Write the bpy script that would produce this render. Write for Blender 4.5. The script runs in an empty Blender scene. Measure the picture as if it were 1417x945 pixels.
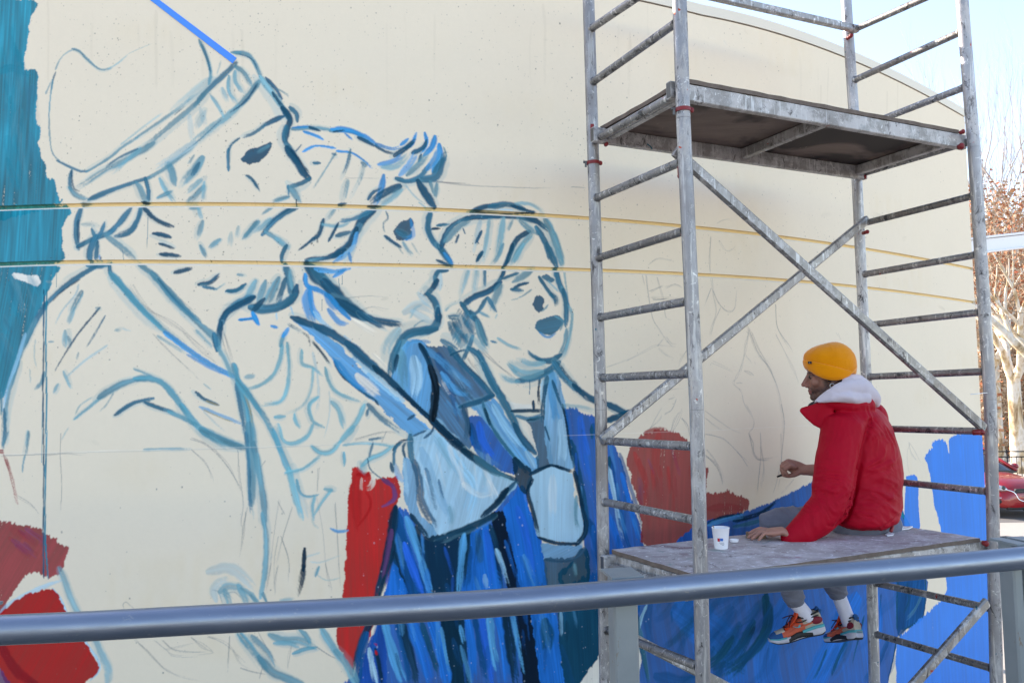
import bpy, bmesh, math, random
import numpy as np
from mathutils import Vector, Matrix
random.seed(7)
rng = np.random.default_rng(7)
C = bpy.context.scene.collection
SC = bpy.context.scene
EYE = 2.9                                   # height of the lens above the lower ground

# ------------------------------------------------------------------ camera
FPX, CX, CY = 1118.7, 708.5, 472.5          # focal length and centre, in pixels of a 1417 px wide frame
PITCH, ROLL = 0.0681, -0.0165
FW = Vector((0, math.cos(PITCH), math.sin(PITCH)))
_U = Vector((0, -math.sin(PITCH), math.cos(PITCH)))
_R = Vector((1, 0, 0))
RT = math.cos(ROLL) * _R + math.sin(ROLL) * _U
UP = -math.sin(ROLL) * _R + math.cos(ROLL) * _U
cam_data = bpy.data.cameras.new('camera')
cam = bpy.data.objects.new('camera', cam_data)
C.objects.link(cam)
cam_data.sensor_width = 36
cam_data.lens = FPX / 1417 * 36
cam_data.clip_start = 0.05
cam_data.clip_end = 1500
m3 = Matrix((RT, UP, -FW)).transposed().to_4x4()
m3.translation = Vector((0, 0, EYE))
cam.matrix_world = m3
SC.camera = cam

# ------------------------------------------------------------------ world, sun, exposure
SUN_EL, SUN_AZ = math.radians(29), math.radians(-50)      # sun stands behind the wall, to the left
world = bpy.data.worlds.new('World')
SC.world = world
world.use_nodes = True
wn = world.node_tree
wn.nodes.clear()
sky = wn.nodes.new('ShaderNodeTexSky')
sky.sky_type = 'NISHITA'
sky.sun_disc = False
sky.sun_elevation = SUN_EL
sky.sun_rotation = SUN_AZ
sky.air_density = 1.0
sky.dust_density = 0.6
sky.ozone_density = 1.4
bg = wn.nodes.new('ShaderNodeBackground')
bg.inputs['Strength'].default_value = 0.12
wo = wn.nodes.new('ShaderNodeOutputWorld')
wn.links.new(sky.outputs[0], bg.inputs['Color'])
wn.links.new(bg.outputs[0], wo.inputs['Surface'])
sun_d = bpy.data.lights.new('sun', 'SUN')
sun_d.energy = 3.0
sun_d.angle = math.radians(0.53)
sun_d.color = (1.0, 0.93, 0.82)
sun = bpy.data.objects.new('sun', sun_d)
C.objects.link(sun)
sdir = Vector((math.sin(SUN_AZ) * math.cos(SUN_EL), math.cos(SUN_AZ) * math.cos(SUN_EL), math.sin(SUN_EL)))
sun.rotation_euler = (-sdir).to_track_quat('-Z', 'Y').to_euler()
SC.view_settings.view_transform = 'Standard'
SC.view_settings.look = 'None'
SC.view_settings.exposure = 2.06
SC.view_settings.use_white_balance = True
SC.view_settings.white_balance_temperature = 7250
SC.view_settings.white_balance_tint = 16

# ------------------------------------------------------------------ helpers
def ray(x, y):
    return FW + ((x - CX) / FPX) * RT - ((y - CY) / FPX) * UP
def P(x, y, Y):                              # point seen at photo pixel x, y at distance Y in front of the lens
    d = ray(x, y)
    return d * (Y / d.y) + Vector((0, 0, EYE))
def PZ(x, y, z):                             # ... on the level z
    d = ray(x, y)
    return d * ((z - EYE) / d.z) + Vector((0, 0, EYE))
def lin(c):
    return tuple(((v / 255) / 12.92 if v / 255 <= 0.04045 else ((v / 255 + 0.055) / 1.055) ** 2.4) for v in c[:3])
def tag(o, label=None, cat=None, group=None, kind=None):
    if label: o['label'] = label
    if cat: o['category'] = cat
    if group: o['group'] = group
    if kind: o['kind'] = kind
    return o
def empty(name, loc, label=None, cat=None, group=None):
    o = bpy.data.objects.new(name, None)
    C.objects.link(o)
    o.location = loc
    o.empty_display_size = 0.1
    bpy.context.view_layer.update()
    return tag(o, label, cat, group)
def link_mesh(name, me, mats, parent=None, smooth=True):
    if mats is not None:
        for m in (mats if isinstance(mats, (list, tuple)) else [mats]):
            me.materials.append(m)
    if smooth:
        me.polygons.foreach_set('use_smooth', [True] * len(me.polygons))
    o = bpy.data.objects.new(name, me)
    C.objects.link(o)
    if parent is not None:
        o.parent = parent
        o.matrix_parent_inverse = Matrix.Translation(world_loc(parent)).inverted()
    return o
def world_loc(o):
    v = Vector(o.location)
    if o.parent is not None and o.parent.type != 'EMPTY':
        return v
    return v if o.type == 'EMPTY' else Vector((0, 0, 0))
def obj(name, bm, mats, parent=None, smooth=True):
    me = bpy.data.meshes.new(name)
    bm.normal_update()
    bm.to_mesh(me)
    bm.free()
    return link_mesh(name, me, mats, parent, smooth)
def from_lists(name, vs, fs, mats, parent=None, smooth=True):
    me = bpy.data.meshes.new(name)
    me.from_pydata([tuple(v) for v in vs], [], fs)
    me.update()
    return link_mesh(name, me, mats, parent, smooth)
def sharp(o, deg=35):
    me = o.data
    me.polygons.foreach_set('use_smooth', [True] * len(me.polygons))
    me.set_sharp_from_angle(angle=math.radians(deg))
    return o

def frame_of(t, ref=Vector((0, 0, 1))):
    t = t.normalized()
    if abs(t.dot(ref)) > 0.97:
        ref = Vector((0, 1, 0))
    a = t.cross(ref).normalized()
    return a, a.cross(t).normalized()        # sideways, "up"
def add_tube(bm, pts, r, seg=12, caps=True, mat=0, round_ends=False, ref=Vector((0, 0, 1)), squash=None):
    pts = [Vector(p) for p in pts]
    n = len(pts)
    rs = list(r) if isinstance(r, (list, tuple)) else [r] * n
    if round_ends:
        t0 = (pts[1] - pts[0]).normalized(); t1 = (pts[-1] - pts[-2]).normalized()
        a, b = rs[0], rs[-1]
        pre = [(pts[0] - t0 * a * s, a * k) for s, k in ((0.97, 0.24), (0.75, 0.66), (0.4, 0.917))]
        post = [(pts[-1] + t1 * b * s, b * k) for s, k in ((0.4, 0.917), (0.75, 0.66), (0.97, 0.24))]
        pts = [p for p, _ in pre] + pts + [p for p, _ in post]
        rs = [k for _, k in pre] + rs + [k for _, k in post]
        n = len(pts)
    rings = []
    for i, p in enumerate(pts):
        t = (pts[min(i + 1, n - 1)] - pts[max(i - 1, 0)])
        a, b = frame_of(t, ref)
        q = squash or (1, 1)
        rings.append([bm.verts.new(p + rs[i] * (q[0] * math.cos(2 * math.pi * k / seg) * a + q[1] * math.sin(2 * math.pi * k / seg) * b)) for k in range(seg)])
    for i in range(n - 1):
        for k in range(seg):
            f = bm.faces.new((rings[i][k], rings[i][(k + 1) % seg], rings[i + 1][(k + 1) % seg], rings[i + 1][k]))
            f.material_index = mat
    if caps:
        f = bm.faces.new(rings[0][::-1]); f.material_index = mat
        f = bm.faces.new(rings[-1]); f.material_index = mat
    return rings
def add_bar(bm, a, b, w, h, mat=0, bev=0.004, ref=Vector((0, 0, 1))):      # rectangular tube with softened edges
    a, b = Vector(a), Vector(b)
    s, u = frame_of(b - a, ref)
    w2, h2, e = w / 2, h / 2, bev
    prof = [(-w2 + e, -h2), (w2 - e, -h2), (w2, -h2 + e), (w2, h2 - e), (w2 - e, h2), (-w2 + e, h2), (-w2, h2 - e), (-w2, -h2 + e)]
    r0 = [bm.verts.new(a + x * s + y * u) for x, y in prof]
    r1 = [bm.verts.new(b + x * s + y * u) for x, y in prof]
    for k in range(8):
        bm.faces.new((r0[k], r0[(k + 1) % 8], r1[(k + 1) % 8], r1[k])).material_index = mat
    bm.faces.new(r0[::-1]).material_index = mat
    bm.faces.new(r1).material_index = mat
def add_box(bm, c, x, y, z, mat=0):          # c centre; x, y, z half-axis vectors
    c = Vector(c)
    v = [bm.verts.new(c + sx * x + sy * y + sz * z) for sx in (-1, 1) for sy in (-1, 1) for sz in (-1, 1)]
    for f in ((0, 1, 3, 2), (4, 6, 7, 5), (0, 4, 5, 1), (2, 3, 7, 6), (0, 2, 6, 4), (1, 5, 7, 3)):
        bm.faces.new([v[i] for i in f]).material_index = mat
def add_ell(bm, c, r, M=None, u=20, v=12, mat=0):
    c = Vector(c)
    M = M or Matrix.Identity(3)
    rows = []
    for i in range(1, v):
        a = math.pi * i / v
        rows.append([bm.verts.new(c + M @ Vector((r[0] * math.sin(a) * math.cos(2 * math.pi * k / u), r[1] * math.sin(a) * math.sin(2 * math.pi * k / u), r[2] * math.cos(a)))) for k in range(u)])
    t = bm.verts.new(c + M @ Vector((0, 0, r[2]))); b = bm.verts.new(c + M @ Vector((0, 0, -r[2])))
    for i in range(v - 2):
        for k in range(u):
            bm.faces.new((rows[i][k], rows[i + 1][k], rows[i + 1][(k + 1) % u], rows[i][(k + 1) % u])).material_index = mat
    for k in range(u):
        bm.faces.new((t, rows[0][k], rows[0][(k + 1) % u])).material_index = mat
        bm.faces.new((b, rows[-1][(k + 1) % u], rows[-1][k])).material_index = mat
def spline(pts, per=6):
    pts = [Vector(p) for p in pts]
    if len(pts) < 3:
        return pts
    out = []
    for i in range(len(pts) - 1):
        p0, p1, p2, p3 = pts[max(i - 1, 0)], pts[i], pts[i + 1], pts[min(i + 2, len(pts) - 1)]
        for k in range(per):
            t = k / per
            out.append(0.5 * (2 * p1 + (p2 - p0) * t + (2 * p0 - 5 * p1 + 4 * p2 - p3) * t * t + (3 * p1 - p0 - 3 * p2 + p3) * t ** 3))
    return out + [pts[-1]]
def fuse(bm, voxel, smooth=3, name='fused', factor=0.5):                      # overlapping closed shapes -> one continuous surface
    me = bpy.data.meshes.new(name)
    bmesh.ops.recalc_face_normals(bm, faces=bm.faces)
    bm.to_mesh(me); bm.free()
    o = bpy.data.objects.new(name, me)
    C.objects.link(o)
    md = o.modifiers.new('r', 'REMESH')
    md.mode = 'VOXEL'; md.voxel_size = voxel
    dg = bpy.context.evaluated_depsgraph_get()
    me2 = bpy.data.meshes.new_from_object(o.evaluated_get(dg))
    bpy.data.objects.remove(o)
    b2 = bmesh.new(); b2.from_mesh(me2)
    for _ in range(smooth):
        bmesh.ops.smooth_vert(b2, verts=b2.verts, factor=factor, use_axis_x=True, use_axis_y=True, use_axis_z=True)
    return b2

# ------------------------------------------------------------------ node materials
def mat(name, base=(0.5, 0.5, 0.5), rough=0.6, metal=0.0, spec=0.4):
    m = bpy.data.materials.new(name)
    m.use_nodes = True
    b = m.node_tree.nodes['Principled BSDF']
    b.inputs['Base Color'].default_value = (*base, 1)
    b.inputs['Roughness'].default_value = rough
    b.inputs['Metallic'].default_value = metal
    b.inputs['Specular IOR Level'].default_value = spec
    return m
def N(m, t, **kw):
    n = m.node_tree.nodes.new(t)
    for k, v in kw.items():
        if k in n.inputs: n.inputs[k].default_value = v
        else: setattr(n, k, v)
    return n
def L(m, a, b):
    m.node_tree.links.new(a, b)
def BS(m):
    return m.node_tree.nodes['Principled BSDF']
def noise(m, scale, detail=3, rough=0.55, coord=None, stretch=None, dist=0.0):
    n = N(m, 'ShaderNodeTexNoise', Scale=scale, Detail=detail, Roughness=rough, Distortion=dist)
    src = (coord or N(m, 'ShaderNodeTexCoord').outputs['Object'])
    if stretch:
        mp = N(m, 'ShaderNodeMapping'); mp.inputs['Scale'].default_value = stretch
        L(m, src, mp.inputs[0]); src = mp.outputs[0]
    L(m, src, n.inputs['Vector'])
    return n.outputs['Fac']
def ramp(m, fac, stops):
    r = N(m, 'ShaderNodeValToRGB')
    e = r.color_ramp.elements
    while len(e) < len(stops): e.new(0.5)
    for el, (p, c) in zip(e, stops):
        el.position = p
        el.color = (*c, 1) if len(c) == 3 else c
    L(m, fac, r.inputs[0])
    return r.outputs[0]
def step(m, fac, a, b):
    return ramp(m, fac, [(a, (0, 0, 0)), (b, (1, 1, 1))])
def mix(m, fac, a, b, mode='MIX'):
    n = N(m, 'ShaderNodeMix', data_type='RGBA', blend_type=mode)
    for i, v in ((0, fac), (6, a), (7, b)):
        if hasattr(v, 'is_output') or isinstance(v, bpy.types.NodeSocket): L(m, v, n.inputs[i])
        else: n.inputs[i].default_value = v if i == 0 else (*v, 1)
    return n.outputs[2]
def bump(m, h, strength=0.2, dist=0.01):
    b = N(m, 'ShaderNodeBump', Strength=strength, Distance=dist)
    L(m, h, b.inputs['Height'])
    L(m, b.outputs[0], BS(m).inputs['Normal'])
def setc(m, c, inp='Base Color'):
    L(m, c, BS(m).inputs[inp])
# ------------------------------------------------------------------ the curved wall: plan curve and levels
H1 = 0.84                                    # upper groove above the lens
_A = [(-0.635, .2475), (-0.5, .2482), (-0.4, .2482), (-0.305, .2465), (-0.207, .242), (-0.108, .236), (-0.01, .2298), (0.088, .2225), (0.187, .2133), (0.285, .2015), (0.383, .187), (0.482, .1692), (0.58, .1488)]
_B = [(-0.635, .1760), (-0.5, .1763), (-0.4, .1748), (-0.305, .172), (-0.207, .1688), (-0.108, .1645), (-0.01, .1605), (0.088, .157), (0.187, .151), (0.285, .1445), (0.383, .1355), (0.482, .122), (0.58, .107)]
_T = [(0.22, .5), (0.285, .484), (0.383, .4551), (0.482, .407), (0.58, .35)]
def polyfit(d, n): return np.polyfit([a for a, _ in d], [b for _, b in d], n)
pA, pB, pT = polyfit(_A, 5), polyfit(_B, 5), polyfit(_T, 2)
AZ = np.concatenate([np.linspace(-0.7, 0.576, 1600)])
YW = H1 / np.polyval(pA, np.clip(AZ, -0.635, 0.6))
XW = AZ * YW
S_ARC = np.concatenate([[0], np.cumsum(np.hypot(np.diff(XW), np.diff(YW)))])
def z_g2(az): return np.polyval(pB, np.clip(az, -0.635, 0.6)) * (H1 / np.polyval(pA, np.clip(az, -0.635, 0.6)))
_ztop = np.polyval(pT, np.clip(AZ, 0.25, 0.58)) * H1 / np.polyval(pA, np.clip(AZ, 0.25, 0.58))
TOPZ = float(np.mean(_ztop))
def z_top(az): return np.interp(az, AZ, _ztop)

# ------------------------------------------------------------------ the mural, painted stroke by stroke on the wall (u along the wall, v height)
TEX = 0.0026
V0, V1 = -2.15, 2.15
TW, TH = int(S_ARC[-1] / TEX), int((V1 - V0) / TEX)
CREAM = np.array(lin((239, 223, 199)))
IMG = np.ones((TH, TW, 3), np.float32) * CREAM.astype(np.float32)
F_, R_, U_ = (np.array(v) for v in (FW, RT, UP))
def to_tex(pts):
    p = np.asarray(pts, float)
    d = F_[None] + ((p[:, 0] - CX) / FPX)[:, None] * R_ - ((p[:, 1] - CY) / FPX)[:, None] * U_
    az = d[:, 0] / d[:, 1]
    yw = np.interp(az, AZ, YW)
    s = np.interp(az, AZ, S_ARC)
    s = np.where(az < AZ[0], (az - AZ[0]) * YW[0], s)
    s = np.where(az > AZ[-1], S_ARC[-1] + (az - AZ[-1]) * YW[-1] * 1.3, s)
    z = d[:, 2] / d[:, 1] * yw
    return np.stack([s / TEX, (z - V0) / TEX], 1), float(np.mean(yw))
def _h(ix, iy, seed):
    n = (ix.astype(np.int64) * 374761393 + iy.astype(np.int64) * 668265263 + seed * 1442695041) & 0xFFFFFFFF
    n = ((n ^ (n >> 13)) * 1274126177) & 0xFFFFFFFF
    return ((n ^ (n >> 16)) & 0xFFFF).astype(np.float32) / 65535.0
def vn(x, y, seed=0):
    x = np.asarray(x, np.float32); y = np.asarray(y, np.float32)
    ix, iy = np.floor(x), np.floor(y)
    fx, fy = x - ix, y - iy
    fx = fx * fx * (3 - 2 * fx); fy = fy * fy * (3 - 2 * fy)
    ix = ix.astype(np.int64); iy = iy.astype(np.int64)
    return (_h(ix, iy, seed) * (1 - fx) + _h(ix + 1, iy, seed) * fx) * (1 - fy) + (_h(ix, iy + 1, seed) * (1 - fx) + _h(ix + 1, iy + 1, seed) * fx) * fy
def ss(a, b, x):
    t = np.clip((x - a) / (b - a), 0, 1)
    return t * t * (3 - 2 * t)
PAL = dict(te=(0, 130, 152), l0=(160, 190, 196), l1=(112, 168, 180), l2=(88, 142, 156), l3=(52, 112, 134), l4=(32, 86, 110), l5=(18, 62, 82),
           nv=(10, 50, 70), bk=(10, 26, 36), b1=(40, 146, 204), b2=(8, 116, 206), b3=(0, 80, 134), b4=(0, 94, 170), sk=(152, 203, 226), s2=(78, 160, 208),
           s3=(164, 204, 222), s4=(118, 170, 200), rd=(196, 16, 22), r2=(154, 44, 52), r3=(176, 10, 18), r4=(158, 60, 58), rb=(48, 132, 222), ry=(28, 106, 214),
           tp=(50, 134, 234), pc=(128, 128, 130), cr=(236, 223, 203), wh=(240, 234, 222), fr=(112, 176, 186), ft=(86, 156, 172), pu=(108, 64, 112), dp=(112, 10, 32), gb=(52, 92, 116), ye=(168, 146, 96), pb=(20, 80, 164), dt=(6, 72, 96), mb=(34, 94, 128))
TILE = dict(A=(0, 0, 3.936), B=(300, 0, 3.936), C=(0, 200, 3.936), D=(300, 200, 3.936), E=(560, 160, 4.723), F=(560, 340, 4.723), G=(0, 380, 3.936), H=(280, 380, 3.936),
            I=(500, 480, 3.936), J=(0, 600, 3.936), K=(280, 600, 3.936), L=(500, 640, 3.936), M=(0, 780, 4.723), N=(260, 780, 4.723), O=(500, 800, 4.723),
            Y=(790, 380, 4.297), Q=(790, 560, 4.297), R=(800, 720, 4.2), S=(1100, 720, 4.2), V=(1020, 460, 4.975), W=(1020, 600, 4.975), X=(1200, 560, 4.296), Z=(790, 180, 4.297), P=(0, 0, 1.0))
_seed = [0]
def crom(p, per):
    p = np.asarray(p, float)
    if len(p) == 2:
        t = np.linspace(0, 1, per)[:, None]
        return p[0] * (1 - t) + p[1] * t
    q = np.vstack([2 * p[0] - p[1], p, 2 * p[-1] - p[-2]])
    out = []
    t = np.linspace(0, 1, per, endpoint=False)[:, None]
    for i in range(1, len(q) - 2):
        a, b, c, d = q[i - 1], q[i], q[i + 1], q[i + 2]
        out.append(0.5 * (2 * b + (c - a) * t + (2 * a - 5 * b + 4 * c - d) * t * t + (3 * b - a - 3 * c + d) * t ** 3))
    return np.vstack(out + [p[-1:]])
def comp(x0, y0, al, col):
    h, w = al.shape
    X0, Y0, X1, Y1 = max(x0, 0), max(y0, 0), min(x0 + w, TW), min(y0 + h, TH)
    if X1 <= X0 or Y1 <= Y0: return
    a = al[Y0 - y0:Y1 - y0, X0 - x0:X1 - x0, None]
    c = col[Y0 - y0:Y1 - y0, X0 - x0:X1 - x0]
    IMG[Y0:Y1, X0:X1] = IMG[Y0:Y1, X0:X1] * (1 - a) + c * a
def stroke(pts, col, w, alpha=0.9, dry=0.15, soft=0.42, opac=2.5):
    _seed[0] += 1; sd = _seed[0]
    dry = dry * 1.2 + 0.20 if dry > 0 else 0
    pts = np.asarray(pts, float)
    if w > 2.5:                               # let the brush run on a little past both ends
        a, b = pts[1] - pts[0], pts[-1] - pts[-2]
        pts = pts.copy(); e = 0.38 * w
        pts[0] -= a / (np.hypot(*a) + 1e-6) * e; pts[-1] += b / (np.hypot(*b) + 1e-6) * e
    px = crom(pts, 14)
    tx, yw = to_tex(px)
    w = max(w * (1.02 if w > 2.5 else 1.0) * (yw / FPX) / TEX, 1.0)
    seg = np.hypot(*np.diff(tx, axis=0).T)
    cs = np.concatenate([[0], np.cumsum(seg)])
    Ltot = cs[-1]
    if Ltot < 1: return
    n = int(Ltot / 0.62) + 2
    s = np.linspace(0, Ltot, n)
    x = np.interp(s, cs, tx[:, 0]); y = np.interp(s, cs, tx[:, 1])
    gx, gy = np.gradient(x), np.gradient(y)
    k = max(int(w * 0.25), 1)
    if n > 3 * k:
        ker = np.ones(k) / k
        gx = np.convolve(np.pad(gx, (k, k), 'edge'), ker, 'same')[k:-k]; gy = np.convolve(np.pad(gy, (k, k), 'edge'), ker, 'same')[k:-k]
    g = np.hypot(gx, gy) + 1e-9
    nx, ny = -gy / g, gx / g
    r = w / 2
    md = max(int(w / 0.62), 3)
    d = np.linspace(-1.12, 1.12, md)
    p = s / Ltot
    endl = min(w * 0.95, Ltot * 0.42)
    prof = np.clip(np.minimum(s, Ltot - s) / max(endl, 1e-3), 0, 1)
    prof = 0.30 + 0.70 * prof ** 0.6
    wob = 1 + 0.42 * (vn(s / (w * 1.3 + 6), np.zeros(n), sd) - 0.5)
    wob = prof * wob * (1 - 0.12 * p)
    e1 = 0.22 * (vn(s / (3 + 0.25 * w), np.full(n, 3.3), sd + 11) - 0.5); e2 = 0.22 * (vn(s / (3 + 0.25 * w), np.full(n, 8.3), sd + 12) - 0.5)
    Dd, Ss = np.meshgrid(d, s)
    D1 = Dd / wob[:, None]
    D1 = np.where(D1 > 0, D1 + e1[:, None], D1 - e2[:, None])
    sf = min(soft, 0.9) + 1.2 / w
    c = 1 - ss(1 - sf, 1.0, np.abs(D1))
    br = 0.35 * vn(Dd * r / 1.3 + 50, Ss / (14 + w * 1.2), sd + 1) + 0.40 * vn(Dd * r / 2.4 + 50, Ss / (34 + w * 1.6), sd + 4) + 0.25 * vn(Dd * r / 5.0 + 50, Ss / (60 + w), sd + 2)
    gr = vn(x[:, None] / 1.7 + Dd * 0.8, y[:, None] / 1.7 + Dd * r / 1.7, sd + 3)
    pr = p[:, None]
    if dry > 0:
        thr = dry * (0.22 + 0.50 * pr ** 2 + 0.45 * ss(0.72, 1.0, pr) + 0.12 * ss(0.10, 0.0, pr))
        keep = ss(thr - 0.10, thr + 0.30, br * 0.78 + gr * 0.22)
        keep = keep * (1 - dry * 0.3 * pr)
    else: keep = 1.0
    al = alpha * c * keep * (0.78 + 0.22 * br) * (1 - 0.16 * (1 - np.abs(Dd)) * (1 - br))
    al = alpha * (1 - (1 - np.clip(al / max(alpha, 1e-3), 0, 1)) ** opac) * (1.0 if alpha < 0.7 else 0.985 / max(alpha, 0.985) * min(1.06, 0.99 / alpha))
    sh = 0.50 + 1.0 * (0.65 * br + 0.35 * vn(Dd * 1.3 + 9, Ss / (w * 3 + 20), sd + 5))
    X = np.rint(x[:, None] + Dd * r * nx[:, None]).astype(int); Y = np.rint(y[:, None] + Dd * r * ny[:, None]).astype(int)
    x0, y0 = X.min(), Y.min()
    hh, ww = Y.max() - y0 + 1, X.max() - x0 + 1
    if hh * ww > 6e6: return
    idx = ((Y - y0) * ww + (X - x0)).ravel(); a = al.ravel().astype(np.float32); q = sh.ravel().astype(np.float32)
    o = np.argsort(a)
    TA = np.zeros(hh * ww, np.float32); TS = np.ones(hh * ww, np.float32)
    TA[idx[o]] = a[o]; TS[idx[o]] = q[o]
    TA = TA.reshape(hh, ww); TS = TS.reshape(hh, ww)
    TB = TA.copy(); TB[1:-1, 1:-1] = 0.5 * TA[1:-1, 1:-1] + 0.125 * (TA[:-2, 1:-1] + TA[2:, 1:-1] + TA[1:-1, :-2] + TA[1:-1, 2:])
    base = np.array(lin(col), np.float32)
    colr = base[None, None] * TS[..., None] + np.maximum(TS - 1, 0)[..., None] * 0.16 * (base / base.max() * 0.85 + 0.15)
    comp(x0, y0, TB, colr)
def fill(pts, col, rough=2.0, alpha=0.95, ang=90, mott=0.22, holes=0.0):
    _seed[0] += 1; sd = _seed[0]
    px = np.asarray(pts, float)
    px = crom(np.vstack([px, px[:1]]), 3)[:-1] if rough > 1.2 else px
    tx, yw = to_tex(px)
    x0, y0 = np.floor(tx.min(0)).astype(int) - 8; x1, y1 = np.ceil(tx.max(0)).astype(int) + 8
    x0, y0 = max(x0, -4), max(y0, -4); x1, y1 = min(x1, TW + 4), min(y1, TH + 4)
    if x1 <= x0 or y1 <= y0: return
    gx, gy = np.meshgrid(np.arange(x0, x1, dtype=np.float32), np.arange(y0, y1, dtype=np.float32))
    a = math.radians(ang); ca, sa = math.cos(a), math.sin(a)
    al_ = gx * ca + gy * sa; ac = -gx * sa + gy * ca
    qx = gx + rough * 2.2 * (vn(gx / 11, gy / 11, sd) - 0.5) + rough * 1.0 * (vn(gx / 2.3, gy / 2.3, sd + 1) - 0.5) + rough * 3.0 * ca * (vn(ac / 2.5, al_ / 40, sd + 8) - 0.5)
    qy = gy + rough * 2.2 * (vn(gx / 11, gy / 11, sd + 2) - 0.5) + rough * 1.0 * (vn(gx / 2.3, gy / 2.3, sd + 3) - 0.5) + rough * 3.0 * sa * (vn(ac / 2.5, al_ / 40, sd + 9) - 0.5)
    ins = np.zeros(gx.shape, bool)
    for (ax, ay), (bx, by) in zip(tx, np.roll(tx, -1, 0)):
        if ay == by: continue
        c = (ay > qy) != (by > qy)
        ins ^= c & (qx < (bx - ax) * (qy - ay) / (by - ay) + ax)
    m = ins.astype(np.float32)
    if rough < 1.9:                           # neighbouring areas overlap a little, as wet edges do
        for _ in range(3):
            q = m.copy()
            q[1:-1, 1:-1] = np.maximum.reduce([m[1:-1, 1:-1], m[:-2, 1:-1], m[2:, 1:-1], m[1:-1, :-2], m[1:-1, 2:]])
            m = q
    m[1:-1, 1:-1] = 0.36 * m[1:-1, 1:-1] + 0.16 * (m[:-2, 1:-1] + m[2:, 1:-1] + m[1:-1, :-2] + m[1:-1, 2:])
    st = vn(ac / 2.2, al_ / 55, sd + 4); st2 = vn(ac / 9, al_ / 130, sd + 5); cl = vn(gx / 45, gy / 45, sd + 6)
    t = 0.38 * st + 0.37 * st2 + 0.25 * cl
    if holes > 0:
        m = m * ss(holes - 0.1, holes + 0.12, 0.55 * st + 0.2 * vn(gx / 2, gy / 2, sd + 7) + 0.25 * cl)
    m = m * alpha * (0.97 + 0.03 * t)
    sh = 1 + mott * 3.0 * (t - 0.5)
    base = np.array(lin(col), np.float32)
    comp(x0, y0, m, base[None, None] * sh[..., None] + (mott * np.maximum(t - 0.60, 0) * 0.5)[..., None] * (base / base.max() * 0.92 + 0.08))
def scatter(poly, n, ang, cols, ln, wd, alpha, dry, bend=0.0):
    """loose brush marks over an area: poly and sizes in photo pixels, ang in degrees (90 = down)"""
    q = np.array(poly, float); lo, hi = q.min(0), q.max(0); k = 0
    def inside(x, y):
        c = False
        for (ax, ay), (bx, by) in zip(q, np.roll(q, -1, 0)):
            if (ay > y) != (by > y) and x < (bx - ax) * (y - ay) / (by - ay) + ax: c = not c
        return c
    for _ in range(n * 6):
        if k >= n: break
        p = rng.uniform(lo, hi); a = math.radians(ang + rng.normal(0, 7)); L_ = ln * rng.uniform(.5, 1.4); b = bend * rng.uniform(.5, 1.3)
        m = p + np.array([math.cos(a), math.sin(a)]) * L_ * .5; e = m + np.array([math.cos(a + b), math.sin(a + b)]) * L_ * .5
        if not (inside(*p) and inside(*m) and inside(*e)): continue
        k += 1
        stroke([p, m, e], PAL[cols[int(rng.integers(len(cols)))]], wd * rng.uniform(.5, 1.5), alpha * rng.uniform(.6, 1.2), dry * rng.uniform(.6, 1.3), 0.5, 1.4)
def paint(text):
    for ln in text.strip().splitlines():
        ln = ln.strip()
        if not ln or ln[0] == '#': continue
        head, body = ln.split(':')
        h = head.split()
        ox, oy, s = TILE[h[1]]
        pts = [(float(a) / s + ox, float(b) / s + oy) for a, b in (q.split(',') for q in body.split())]
        v = [float(q) for q in h[3:]]
        if h[0] == 'S':
            wpx = v[0] / s
            if h[2] in ('l1', 'l2', 'l3', 'l4', 'l5', 'fr', 'ft') and wpx > 4:     # thin watery first coat beside the line
                off = np.array([rng.normal(0, 0.22), rng.normal(0, 0.22)]) * wpx
                stroke([(a + off[0], b + off[1]) for a, b in pts], PAL['l1'], wpx * 1.5, 0.26 if wpx > 6 else 0.20, 0.25, 0.45)
            stroke(pts, PAL[h[2]], wpx, *(v[1:]), opac=1.35 if h[2] in ('l0', 'l1', 'l2', 'ft', 'fr') else 2.5)
        else:
            fill(pts, PAL[h[2]], *v)
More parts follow.
